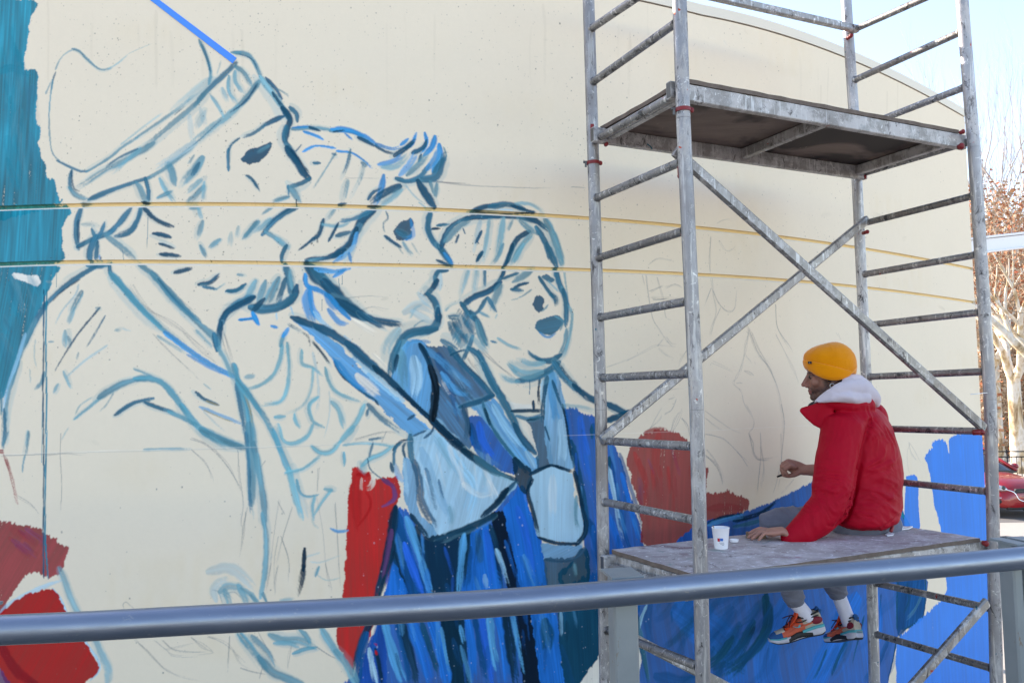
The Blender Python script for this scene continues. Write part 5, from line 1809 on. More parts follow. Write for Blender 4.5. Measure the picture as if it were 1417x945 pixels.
def corners(z, inset=0.03, ga=0.02, gb=0.035):
    n, f, nr_, fr = (Vector((*POSTXY[k], z)) for k in 'NFnf')
    ax = (nr_ - n).normalized(); wx = (f - n).normalized()
    return [n + wx * inset + ax * ga, nr_ + wx * inset - ax * gb, fr - wx * inset - ax * gb, f - wx * inset + ax * ga]
pu, ax_, wx_ = platform(corners(z_up), z_up, 'upper platform seen from below')
plo, ax_, wx_ = platform(corners(z_lo, gb=0.045), z_lo, 'lower platform with a paint stained deck')
def hook(parent, at, r=0.009, l=0.03):
    bm = bmesh.new(); add_tube(bm, [at, at + TOW * l * 0.5], r, seg=12); add_ell(bm, at + TOW * l * 0.5, (r, r, r * 1.2), u=10, v=8)
    obj('clip', bm, m_red, parent)
hook(pu, P(1329, 184, 3.43)); hook(pu, P(1327, 204, 3.42), 0.012)
hook(pu, P(838, 201, 3.33), 0.008); hook(pu, P(1194, 246, 3.97), 0.010)
bm = bmesh.new(); add_box(bm, P(819.5, 183, 3.315), Vector((0.007, 0, 0)), Vector((0, 0.012, 0)), Vector((0, 0, 0.031))); obj('end_cap', bm, m_red, pu, smooth=False)
hook(plo, P(1361, 751, 3.40), 0.011)
bm = bmesh.new(); add_bar(bm, P(1384, 748, 3.52), P(1399, 746.5, 3.62), 0.05, 0.03); obj('beam_end', bm, m_steel, plo)
# ------------------------------------------------------------------ the painter sitting on the lower platform
m_skin = mat('skin', rough=0.5, spec=0.35)
BS(m_skin).inputs['Subsurface Weight'].default_value = 0.12
BS(m_skin).inputs['Subsurface Radius'].default_value = (0.012, 0.005, 0.003)
vc = N(m_skin, 'ShaderNodeVertexColor'); vc.layer_name = 'tone'
sk_n = mix(m_skin, noise(m_skin, 40, 4, 0.6), (0.86, 0.84, 0.84), (1.06, 1.06, 1.06), 'MIX')
setc(m_skin, mix(m_skin, 1.0, vc.outputs[0], sk_n, 'MULTIPLY'))
bump(m_skin, noise(m_skin, 260, 3, 0.6), 0.12, 0.001)
def cloth(name, a, b, scale, rough=0.8, weave=0.15, wdist=0.002, sheen=0.2, wscale=700):
    m = mat(name, rough=rough, spec=0.12)
    setc(m, mix(m, noise(m, scale, 5, 0.65), a, b))
    BS(m).inputs['Sheen Weight'].default_value = sheen
    bump(m, noise(m, wscale, 2, 0.5), weave, wdist)
    return m
m_jacket = cloth('red_shell_jacket', lin((160, 8, 32)), lin((182, 12, 38)), 6, 0.6, 0.12, 0.001, 0.0)
jn = step(m_jacket, noise(m_jacket, 30, 6, 0.75, stretch=(1, 1, 0.7), dist=1.2), 0.70, 0.76)
vj = N(m_jacket, 'ShaderNodeVertexColor'); vj.layer_name = 'wear'
jm = N(m_jacket, 'ShaderNodeMath', operation='MULTIPLY'); L(m_jacket, jn, jm.inputs[0]); L(m_jacket, vj.outputs[0], jm.inputs[1])
base_link = BS(m_jacket).inputs['Base Color'].links[0].from_socket
setc(m_jacket, mix(m_jacket, jm.outputs[0], base_link, lin((206, 130, 140))))
m_hood = cloth('pale_hood_fleece', lin((196, 184, 192)), lin((214, 204, 212)), 12, 0.95, 0.3, 0.002, 0.4)
m_trs = cloth('grey_trousers', lin((96, 98, 110)), lin((124, 126, 140)), 18, 0.9, 0.25, 0.002)
m_hat = cloth('mustard_knit', lin((224, 132, 2)), lin((240, 149, 5)), 14, 0.95, 0.3, 0.003, 0.3, 420)
m_dark = cloth('black_fleece', (0.012, 0.012, 0.016), (0.022, 0.022, 0.03), 20, 0.95, 0.2)
m_sock = cloth('white_ribbed_sock', lin((214, 210, 226)), lin((236, 234, 244)), 30, 0.9, 0.2)
m_hair = cloth('dark_hair', (0.012, 0.009, 0.008), (0.03, 0.022, 0.018), 90, 0.6, 0.3)
m_eye = mat('eye', (0.03, 0.02, 0.015), 0.15)
m_silver = mat('silver', (0.7, 0.7, 0.7), 0.2, 1.0)
PCY = 3.72
man = empty('person', P(1195, 738, 3.70), 'seated painter in a red jacket and yellow beanie, seen from behind in profile', 'person')

# head frame: x forward (to the wall, left in the picture), y to his left (towards the lens), z up
hf = Vector((-0.955, 0.27, -0.06)).normalized()
hl = Vector((0, 0, 1)).cross(hf).normalized(); hu = hf.cross(hl).normalized()
HM = Matrix((hf, hl, hu)).transposed()
HC = P(1147, 510, PCY)
HS = 0.985
def H(x, y, z): return HC + HM @ (Vector((x, y, z)) * HS)
bm = bmesh.new()
def hell(c, r): add_ell(bm, H(*c), [v * HS for v in r], HM, 24, 16)
hell((0, 0, 0.005), (0.098, 0.076, 0.098))
hell((0.036, 0, -0.062), (0.060, 0.056, 0.072))
for s in (-1, 1):
    add_tube(bm, [H(-0.02, s * 0.052, -0.075), H(0.03, s * 0.042, -0.112), H(0.068, s * 0.016, -0.130)], [0.022, 0.021, 0.018], 12, round_ends=True)
    hell((0.078, s * 0.030, -0.014), (0.020, 0.024, 0.010))
    hell((0.066, s * 0.040, -0.058), (0.026, 0.022, 0.024))
    hell((0.104, s * 0.0105, -0.0745), (0.010, 0.008, 0.0075))
    hell((-0.012, s * 0.074, -0.046), (0.018, 0.007, 0.030))
    hell((0.000, s * 0.076, -0.070), (0.007, 0.006, 0.010))
    hell((0.0815, s * 0.030, -0.032), (0.011, 0.015, 0.0065))
hell((0.079, 0, -0.129), (0.018, 0.021, 0.0165))
add_tube(bm, [H(0.090, 0, -0.018), H(0.105, 0, -0.044), H(0.1195, 0, -0.066)], [0.0085, 0.0098, 0.0105], 12, round_ends=True)
hell((0.092, 0, -0.097), (0.0115, 0.021, 0.0062))
hell((0.0895, 0, -0.109), (0.0110, 0.019, 0.0068))
hell((0.078, 0, -0.090), (0.022, 0.026, 0.018))
hell((0.100, 0, -0.068), (0.014, 0.0105, 0.013))
hell((0.082, 0, -0.118), (0.012, 0.018, 0.010))
# neck, trunk, legs (one continuous body under the clothes)
NB = P(1178, 562, PCY)
add_tube(bm, [H(-0.022, 0, -0.06), H(-0.05, 0, -0.13), NB], [0.052, 0.054, 0.062], 16, round_ends=True)
PEL = P(1198, 716, 3.74)
add_tube(bm, [NB + Vector((0.01, 0.01, -0.05)), P(1190, 600, 3.76), P(1196, 660, 3.76), PEL], [0.085, 0.125, 0.12, 0.12], 20, round_ends=True)
KN = {'l': P(1066, 720, 3.93), 'r': P(1118, 722, 4.06)}
AN = {'l': P(1101, 833, 3.98), 'r': P(1160, 822, 4.10)}
for k, hip in (('l', P(1186, 721, 3.70)), ('r', P(1205, 719, 3.86))):
    add_tube(bm, [hip, hip.lerp(KN[k], 0.55), KN[k], KN[k].lerp(AN[k], 0.35), AN[k]], [0.056, 0.050, 0.042, 0.040, 0.032], 16, round_ends=True)
# arms: left one leans on the deck, right one draws
LS, LE, LW = P(1167, 590, 3.62), P(1150, 698, 3.52), P(1096, 744.5, 3.47)
RS, RE, RWr = P(1206, 592, 3.90), P(1172, 652, 4.06), P(1113, 650, 4.13)
add_tube(bm, [P(1180, 585, 3.70), LS, LE, LW], [0.06, 0.055, 0.042, 0.026], 16, round_ends=True)
add_tube(bm, [P(1196, 585, 3.82), RS, RE, RE.lerp(RWr, 0.5), RWr], [0.06, 0.055, 0.042, 0.036, 0.026], 16, round_ends=True)
def finger(pts, r0, r1, b=None):
    pts = [Vector(p) for p in pts]
    n = len(pts)
    rs = [r0 + (r1 - r0) * i / (n - 1) for i in range(n)]
    rs = [r * (1.10 if 0 < i < n - 1 else 1.0) for i, r in enumerate(rs)]
    add_tube(bm, pts, rs, 10, round_ends=True)
zd = z_lo + 0.004
def D(x, Y, up):                              # point above the deck, x in photo pixels
    q = P(x, 745, Y); return Vector((q.x, Y, zd + up))
# left hand, palm down; little finger is nearest to the lens
add_tube(bm, [LW, D(1082, 3.475, 0.036), D(1069, 3.475, 0.031)], [0.026, 0.030, 0.031], 14, round_ends=True, squash=(1.28, 0.62))
kx = {0: (1061, 3.510), 1: (1059, 3.487), 2: (1060, 3.465), 3: (1063, 3.444)}
tips = {0: (1037, 3.520, .020), 1: (1036, 3.483, .010), 2: (1041, 3.452, .009), 3: (1050, 3.424, .009)}
for i in range(4):
    a = kx[i]; t = tips[i]
    rad = (0.0095, 0.0098, 0.0092, 0.0082)[i]
    p0 = D(a[0] + 6, a[1], 0.031); p1 = D(a[0], a[1], 0.036 - 0.002 * i)
    p2 = D(a[0] * .60 + t[0] * .40, a[1] * .6 + t[1] * .4, 0.033 if i else 0.040); p3 = D(a[0] * .28 + t[0] * .72, a[1] * .28 + t[1] * .72, 0.021 if i else 0.031); p4 = D(t[0], t[1], t[2])
    finger([p0, p1, p2, p3, p4], rad, rad * 0.76)
finger([D(1086, 3.500, 0.026), D(1074, 3.528, 0.026), D(1062, 3.545, 0.022), D(1052, 3.548, 0.014)], 0.0125, 0.0088)
# right hand, curled round a stick of charcoal
RP = P(1097, 645, 4.15)
add_tube(bm, [RWr, P(1105, 647, 4.14), RP, P(1091, 642, 4.15)], [0.026, 0.029, 0.031, 0.026], 14, round_ends=True, squash=(0.72, 1.1))
ks = [(1092, 637.5, 4.165), (1091, 639, 4.148), (1092, 642, 4.132), (1094, 645, 4.12)]
md = [(1082.5, 641, 4.17), (1081.0, 644, 4.15), (1083, 647, 4.132), (1086, 650, 4.118)]
tp_ = [(1082, 652, 4.165), (1082.5, 654.5, 4.15), (1086, 656, 4.134), (1090, 657, 4.122)]
for a, b, c in zip(ks, md, tp_):
    q = [P(*a), P(*[(u + v) / 2 for u, v in zip(a, b)]), P(*b), P(*[(u + v) / 2 for u, v in zip(b, c)]) + Vector((-0.002, 0, 0)), P(*c)]
    finger([P(a[0] + 6, a[1] + 2, a[2])] + q, 0.0098, 0.0078)
finger([P(1106, 654, 4.13), P(1099, 657, 4.135), P(1091, 658.5, 4.145), P(1084, 657.5, 4.152)], 0.0125, 0.0088)
b2 = fuse(bm, 0.0032, 3, 'body')
lay = b2.loops.layers.float_color.new('tone')
base = np.array(lin((150, 104, 88))); handc = np.array(lin((168, 120, 104))); beard = np.array(lin((62, 46, 44))); red = np.array(lin((166, 92, 84)))
HMi = HM.inverted()
cols = {}
for v in b2.verts:
    l = HMi @ (v.co - HC) / HS
    if l.length < 0.22 and l.z > -0.17:
        c = base.copy()
        n_ = vn(np.array([l.x * 170.]), np.array([l.z * 170. + l.y * 130]), 77)[0]
        jaw = float(ss(-0.075, -0.10, -0.0 + l.z + 0.35 * max(0.02 - l.x, 0)) if False else ss(0.0, 1.0, np.float64((-0.070 - l.z) / 0.03)))
        side = float(ss(0.0, 1.0, np.float64((0.045 - l.x) / 0.02))) * float(ss(0.0, 1.0, np.float64((-0.03 - l.z) / 0.03)))
        must = float(math.exp(-((l.z + 0.086) / 0.006) ** 2)) * (l.x > 0.075) * (abs(l.y) < 0.03)
        lip = float(math.exp(-((l.z + 0.102) / 0.009) ** 2)) * (l.x > 0.088) * (abs(l.y) < 0.024)
        k = max(jaw * 0.85 * (l.x < 0.10 or l.z < -0.115), side * 0.8, must * 0.8) * (0.72 + 0.5 * n_)
        k = min(k, 1) * (0.0 if (l.x > 0.105 and l.z > -0.082) else 1)
        c = c * (1 - 0.92 * k) + beard * 0.80 * k
        c = c * (1 - lip * 0.7) + red * lip * 0.7
        brow = math.exp(-((l.z + 0.012) / 0.0055) ** 2) * (l.x > 0.06) * (0.010 < abs(l.y) < 0.055)
        c = c * (1 - 0.85 * brow) + np.array((0.012, 0.009, 0.008)) * 0.85 * brow
        lash = math.exp(-((l.z + 0.0275) / 0.003) ** 2) * (l.x > 0.07) * (0.014 < abs(l.y) < 0.046)
        c = c * (1 - 0.8 * lash) + np.array((0.015, 0.01, 0.01)) * 0.8 * lash
        if l.x > 0.10 and -0.08 < l.z < -0.05: c = c * 0.8 + red * 0.2
    else:
        c = handc
    cols[v.index] = (*c, 1)
b2.verts.index_update()
for f in b2.faces:
    for lp in f.loops: lp[lay] = cols.get(lp.vert.index, (*handc, 1))
obj('body', b2, m_skin, man)
for s in (-1, 1):
    bm = bmesh.new(); add_ell(bm, H(0.0855, s * 0.029, -0.0325), (0.0105,) * 3, u=14, v=10)
    obj('eye', bm, m_eye, man)
# short sideburn and hair at the nape under the hat
bm = bmesh.new()
for s in (-1, 1):
    add_tube(bm, [H(0.012, s * 0.070, -0.02), H(0.012, s * 0.0675, -0.045), H(0.012, s * 0.064, -0.060)], [0.009, 0.008, 0.004], 10, round_ends=True, squash=(1, 1))
add_ell(bm, H(-0.045, 0, -0.045), (0.055, 0.064, 0.045), HM, 20, 12)
obj('hair', fuse(bm, 0.004, 2, 'hair'), m_hair, man)
# earring
bm = bmesh.new()
ec = H(0.002, 0.082, -0.080)
rg = [ec + HM @ Vector((0.0095 * math.cos(a), 0.002, 0.0095 * math.sin(a))) for a in np.linspace(0, 2 * math.pi, 17)]
add_tube(bm, rg, 0.0017, 8, caps=False)
obj('earring', bm, m_silver, man)

# beanie: knitted dome with a turned-up cuff
def hat_ring(z, rx, ry, cx, tilt, n=40):
    out = []
    for k in range(n):
        a = 2 * math.pi * k / n
        x = cx + rx * math.cos(a); y = ry * math.sin(a)
        out.append(H(x, y, z + tilt * (x - cx)))
    return out
def lathe_rings(bm, rings, close_top=None, close_bot=False):
    vs = [[bm.verts.new(p) for p in r] for r in rings]
    n = len(vs[0])
    for a, b in zip(vs[:-1], vs[1:]):
        for k in range(n): bm.faces.new((a[k], a[(k + 1) % n], b[(k + 1) % n], b[k]))
    if close_top is not None:
        t = bm.verts.new(close_top)
        for k in range(n): bm.faces.new((vs[-1][k], vs[-1][(k + 1) % n], t))
    if close_bot: bm.faces.new(vs[0][::-1])
    return vs
bm = bmesh.new()
def rim(x): return -0.054 + 0.17 * x + 4.4 * x * x
def fold(x): return max(0.010 + 0.36 * x, rim(x) + 0.014)
dome = [(0.000, .111, .094, -.004), (0.025, .115, .096, -.007), (0.050, .113, .094, -.011), (0.073, .100, .083, -.017), (0.092, .081, .068, -.023), (0.106, .058, .049, -.029), (0.1155, .034, .030, -.034), (0.1205, .014, .013, -.036)]
lathe_rings(bm, [hat_ring(z, a, b, c, 0.34 * max(0.0, 1 - z / 0.16)) for z, a, b, c in dome], H(-0.037, 0, 0.122), True)
hb = fuse(bm, 0.005, 3, 'beanie')
hb.normal_update()
for v in hb.verts:                            # soft sag and knit ridges
    l = HMi @ (v.co - HC)
    a = math.atan2(l.y, l.x)
    v.co += v.normal * (0.006 * (vn(np.array([a * 2.6]), np.array([l.z * 20]), 31)[0] - 0.5) + 0.0007 * math.sin(a * 70))
hat = obj('beanie', hb, m_hat, man)
bm = bmesh.new()
vsr = []
for t, g in ((-.02, -.009), (-.05, -.003), (-.02, .0025), (.3, .0055), (.65, .007), (.93, .0065), (1.02, .004), (1.0, -.001), (.85, -.006)):
    r = []
    for k in range(72):
        a = 2 * math.pi * k / 72
        w = 1 + 0.018 * (vn(np.array([math.cos(a) * 3 + 9]), np.array([math.sin(a) * 3 + t * 2]), 32)[0] - .5)
        x = -.005 + (.1105 + g) * w * math.cos(a); y = (.0935 + g) * w * math.sin(a)
        r.append(bm.verts.new(H(x, y, rim(x) * (1 - t) + fold(x) * t)))
    vsr.append(r)
for p, q in zip(vsr[:-1], vsr[1:]):
    for k in range(72): bm.faces.new((p[k], p[(k + 1) % 72], q[(k + 1) % 72], q[k]))
obj('cuff', bm, m_hat, hat)
bm = bmesh.new()
tg = H(0.086, 0.0735, 0.033); tn = (HM @ Vector((0.55, 0.83, 0))).normalized(); tt = HM @ Vector((0.83, -0.55, 0.1))
add_box(bm, tg + tn * 0.0015, tt * 0.0085, hu * 0.0055, tn * 0.0018)
lb = obj('label', bm, m_dark, hat, smooth=False)
bm = bmesh.new(); add_box(bm, tg + tn * 0.0036, tt * 0.003, hu * 0.0022, tn * 0.0004); obj('label_mark', bm, mat('label_grey', (0.25, 0.25, 0.25)), hat, smooth=False)

# dark fleece collar round the neck
bm = bmesh.new()
cA = [P(1125, 566, 3.68), P(1134, 558, 3.635), P(1149, 546, 3.615), P(1164, 534, 3.64), P(1174, 525, 3.71), P(1169, 528, 3.80), P(1152, 543, 3.83), P(1133, 558, 3.80)]
add_tube(bm, cA + [cA[0]], 0.016, 12, caps=True)
add_tube(bm, [P(1126, 565, 3.69), P(1140, 560, 3.66), P(1158, 548, 3.66), P(1172, 540, 3.72)], [0.03, 0.036, 0.036, 0.03], 12, round_ends=True)
add_tube(bm, [P(1123, 562, 3.69), P(1128, 570, 3.70)], [0.016, 0.022], 12, round_ends=True)
obj('inner_collar', fuse(bm, 0.005, 3, 'collar'), m_dark, man)

def wrinkle(b, amp, folds, sd, coarse=9.0):
    """cloth folds: lumps plus sharp creases running along given directions"""
    b.normal_update()
    co = np.array([v.co[:] for v in b.verts]); no = np.array([v.normal[:] for v in b.verts])
    h = amp * 0.9 * (vn(co[:, 0] * coarse + co[:, 1] * 5, co[:, 2] * coarse, sd) - 0.5)
    for (c, r, dr, freq, a) in folds:
        c = np.array(c); d = co - c
        w = np.exp(-(d ** 2).sum(1) / (r * r))
        dr = np.array(dr) / np.linalg.norm(dr)
        t = d @ dr
        pv = np.cross(dr, (0, 1, 0)); pv = pv / np.linalg.norm(pv); pq = d @ pv
        wp = 0.05 * (vn(co[:, 0] * 11, co[:, 2] * 11 + co[:, 1] * 6, sd + 3) - 0.5)
        n1 = vn((t + wp) * freq * 0.30 + 31, pq * freq * 0.085 + 17, sd + 5); n2 = vn((t + wp) * freq * 0.62 + 3, pq * freq * 0.16 + 7, sd + 6)
        rd = (1 - np.abs(2 * n1 - 1)) ** 2.5 + 0.45 * (1 - np.abs(2 * n2 - 1)) ** 2.5
        h = h + a * w * 1.5 * (rd - 0.35)
    for v, q, n in zip(b.verts, h, no):
        v.co = v.co + Vector(n) * float(q)
    bmesh.ops.smooth_vert(b, verts=b.verts, factor=0.2, use_axis_x=True, use_axis_y=True, use_axis_z=True)

# jacket
bm = bmesh.new()
def oval(rows, seg=28):
    """stack of ovals: (photo y, left x, right x, distance, half depth, distance slope)"""
    rings = []
    for y, xl, xr, Y, hd, sl in rows:
        c = P((xl + xr) / 2, y, Y); hw = (xr - xl) / 2 * Y / FPX
        rings.append([c + Vector((hw * math.cos(a), hd * math.sin(a) + sl * hw * math.cos(a), 0.0)) for a in np.linspace(0, 2 * math.pi, seg, endpoint=False)])
    vs = [[bm.verts.new(p) for p in r] for r in rings]
    for a, b in zip(vs[:-1], vs[1:]):
        for k in range(seg): bm.faces.new((a[k], a[(k + 1) % seg], b[(k + 1) % seg], b[k]))
    bm.faces.new(vs[0][::-1]); bm.faces.new(vs[-1])
oval([(724, 1158, 1228, 3.69, 0.150, .3), (719.5, 1146, 1241, 3.69, 0.172, .3), (712, 1140, 1246, 3.70, 0.182, .3), (700, 1138, 1250, 3.71, 0.184, .3), (675, 1140, 1251, 3.73, 0.176, .3), (655, 1138, 1253, 3.735, 0.18, .35), (636, 1136, 1252, 3.74, 0.178, .4), (612, 1134, 1247, 3.75, 0.178, .45), (592, 1132, 1241, 3.755, 0.18, .5), (577, 1133, 1231, 3.755, 0.172, .5), (566, 1138, 1218, 3.75, 0.145, .5), (556, 1146, 1203, 3.745, 0.10, .4)])
add_tube(bm, [P(1182, 574, 3.70), P(1166, 596, 3.60), P(1158, 640, 3.555), P(1153, 676, 3.52), P(1149, 700, 3.50), P(1126, 722, 3.49), P(1106, 738, 3.475), P(1096, 744, 3.472)], [0.072, 0.092, 0.090, 0.087, 0.082, 0.071, 0.058, 0.049], 20, round_ends=True)
add_tube(bm, [P(1204, 578, 3.86), P(1206, 600, 3.95), P(1190, 640, 4.05), P(1165, 652, 4.08), P(1140, 653, 4.10)], [0.08, 0.09, 0.08, 0.068, 0.052], 18, round_ends=True)
# stand-up collar, open at the front
CP = [P(1109, 568.5, 3.66), P(1117, 577, 3.655), P(1128, 586, 3.64), P(1142, 592, 3.62)]
CT = [P(1111, 566, 3.665), P(1124, 563, 3.645), P(1138, 558, 3.615), P(1154, 553, 3.60)]
for a, b in zip(CP, CT):
    add_tube(bm, [a, a.lerp(b, 0.5), b], [0.0105, 0.012, 0.0105], 10, round_ends=True)
for k in range(3):
    for t in (0, 0.33, 0.66):
        add_tube(bm, [CP[k].lerp(CP[k + 1], t), CT[k].lerp(CT[k + 1], t)], [0.011, 0.011], 10, round_ends=True)
add_tube(bm, [P(1150, 556, 3.61), P(1170, 558, 3.60), P(1195, 562, 3.66)], [0.03, 0.045, 0.05], 12, round_ends=True)
jb = fuse(bm, 0.0042, 5, 'jacket')
el = P(1150, 698, 3.45)
wrinkle(jb, 0.0045, [
    (P(1150, 672, 3.45)[:], 0.09, (0.25, 0, 1), 170, 0.0075), (P(1135, 712, 3.43)[:], 0.085, (1, 0, 0.9), 190, 0.0065), (P(1168, 690, 3.45)[:], 0.07, (0.8, 0, -1), 200, 0.007),
    (P(1222, 650, 3.58)[:], 0.14, (-0.45, 0, 1), 70, 0.008), (P(1215, 700, 3.58)[:], 0.14, (0.35, 0, 1), 80, 0.008), (P(1190, 722, 3.55)[:], 0.10, (0.5, 0, 1), 160, 0.006),
    (P(1225, 610, 3.60)[:], 0.12, (1, 0, 0.5), 110, 0.006), (P(1172, 625, 3.50)[:], 0.10, (1, 0.2, -0.2), 120, 0.004), (P(1195, 575, 3.58)[:], 0.09, (1, 0, 0.2), 120, 0.004)], 41, 16.0)
seam = [(1206, 582), (1201, 600), (1194, 630), (1188, 652), (1182, 684), (1171, 716), (1160, 728)]
hem = [(1146, 727), (1170, 733), (1200, 735), (1222, 730), (1243, 714)]
co = np.array([v.co[:] for v in jb.verts]); jb.normal_update(); no = np.array([v.normal[:] for v in jb.verts])
jx, jy = to_px(co[:, 0], co[:, 1], co[:, 2])
def near_line(q):
    best = np.full(len(jx), 1e9)
    for (ax, ay), (bx, by) in zip(q[:-1], q[1:]):
        t = np.clip(((jx - ax) * (bx - ax) + (jy - ay) * (by - ay)) / ((bx - ax) ** 2 + (by - ay) ** 2), 0, 1)
        best = np.minimum(best, np.hypot(jx - ax - t * (bx - ax), jy - ay - t * (by - ay)))
    return best
near = (no[:, 1] < -0.15)
dent = -0.016 * np.exp(-(near_line(seam) / 3.6) ** 2) * near - 0.0045 * np.exp(-(near_line(hem) / 1.4) ** 2) * near
for cv in ((1128, 738, 1112, 722), ): pass
for v, q, n in zip(jb.verts, dent, no): v.co += Vector(n) * float(q)
bmesh.ops.smooth_vert(jb, verts=jb.verts, factor=0.3, use_axis_x=True, use_axis_y=True, use_axis_z=True)
wl = jb.loops.layers.float_color.new('wear')
for f in jb.faces:
    for lp in f.loops:
        q = lp.vert.co
        w = max(math.exp(-((q - P(1122, 722, 3.40)).length / 0.10) ** 2), 0.9 * math.exp(-((q - P(1146, 685, 3.43)).length / 0.10) ** 2))
        lp[wl] = (w, w, w, 1)
jk = obj('jacket', jb, m_jacket, man)
# raised arm seam and the hem cord toggle
bm = bmesh.new()
sm_ = [P(1199, 590, 3.55), P(1196, 610, 3.52), P(1192, 630, 3.50), P(1187, 652, 3.48)]
add_tube(bm, [P(1235, 729.5, 3.58), P(1233, 734, 3.56)], 0.008, 10, round_ends=True)
obj('hem_toggle', bm, m_red, jk)

# hood of the sweater lying on the shoulders
bm = bmesh.new()
add_tube(bm, spline([P(1128, 556, 3.615), P(1138, 549, 3.590), P(1152, 542.5, 3.570), P(1168, 537, 3.575), P(1184, 536, 3.615), P(1199, 543, 3.69), P(1210, 553, 3.75), P(1213, 559, 3.76)], 3),
         [.007, .0085, .010, .012, .014, .0165, .019, .022, .026, .030, .034, .037, .040, .042, .043, .042, .040, .036, .031, .026, .021, .018], 16, round_ends=True)
add_tube(bm, [P(1132, 556, 3.59), P(1152, 551, 3.555), P(1172, 549, 3.56), P(1194, 552, 3.63)], [0.007, 0.018, 0.026, 0.032], 14, round_ends=True)
add_tube(bm, [P(1168, 527, 3.62), P(1176, 524, 3.66), P(1186, 527, 3.70), P(1197, 538, 3.75)], [0.010, 0.022, 0.032, 0.040], 14, round_ends=True)
add_tube(bm, [P(1150, 545, 3.86), P(1168, 533, 3.88), P(1185, 530, 3.83), P(1198, 541, 3.76)], [0.012, 0.028, 0.040, 0.04], 14, round_ends=True)
hb = fuse(bm, 0.0048, 5, 'hood')
wrinkle(hb, 0.005, [(P(1180, 545, 3.52)[:], 0.09, (0.3, 0, 1), 70, 0.006), (P(1202, 550, 3.64)[:], 0.06, (1, 0, 0.8), 80, 0.005)], 52, 9)
obj('hood', hb, m_hood, man)

# trousers
bm = bmesh.new()
add_tube(bm, [P(1174, 727, 3.65), P(1196, 727, 3.66), P(1222, 725, 3.71)], [0.078, 0.090, 0.084], 16, round_ends=True, squash=(1, 0.82))
for k, hip in (('l', P(1184, 724, 3.735)), ('r', P(1204, 721, 3.86))):
    kn, an = KN[k], AN[k]
    add_tube(bm, [hip, hip.lerp(kn, 0.5) + Vector((0, 0, 0.002)), hip.lerp(kn, 0.85), kn + Vector((0.004, 0, -0.006)), kn.lerp(an, 0.22) + Vector((-0.008, 0, 0))], [0.072, 0.070, 0.066, 0.064, 0.062], 18, round_ends=True)
    dn_ = (an - kn).normalized()
    add_tube(bm, [kn.lerp(an, 0.15), kn.lerp(an, 0.55), kn.lerp(an, 0.80), kn.lerp(an, 0.90), an - dn_ * 0.020, an - dn_ * 0.014, an + dn_ * 0.010], [0.061, 0.058, 0.054, 0.053, 0.050, 0.0445, 0.0435], 20)
tb = fuse(bm, 0.0052, 4, 'trousers')
wrinkle(tb, 0.010, [(P(1090, 706, 3.85)[:], 0.09, (1, 0, 0.6), 85, 0.007), (P(1100, 822, 3.95)[:], 0.06, (0, 0, 1), 110, 0.008), (P(1158, 812, 4.05)[:], 0.06, (0.2, 0, 1), 110, 0.008), (P(1066, 735, 3.88)[:], 0.07, (0.3, 0, 1), 100, 0.007)], 61, 11)
obj('trousers', tb, m_trs, man)

# socks and trainers
m_sole = mat('sole_foam', rough=0.6); setc(m_sole, mix(m_sole, noise(m_sole, 30, 4), lin((176, 174, 186)), lin((214, 212, 222))))
m_blk = mat('black_rubber', (0.018, 0.018, 0.02), 0.55)
m_teal = mat('teal_foam', lin((70, 168, 178)), 0.6)
m_org = mat('coral_mesh', rough=0.7); setc(m_org, mix(m_org, noise(m_org, 220, 2), lin((192, 84, 60)), lin((222, 108, 80))))
m_bright = mat('bright_orange', lin((228, 76, 30)), 0.5)
m_beige = mat('beige_suede', rough=0.85); setc(m_beige, mix(m_beige, noise(m_beige, 80, 3), lin((168, 156, 140)), lin((196, 184, 168))))
m_blue = mat('blue_suede', rough=0.8); setc(m_blue, mix(m_blue, noise(m_blue, 70, 3), lin((20, 74, 128)), lin((34, 96, 152))))
m_maroon = mat('maroon_panel', lin((126, 26, 44)), 0.6)
m_lace = mat('dark_red_lace', lin((62, 14, 24)), 0.8)
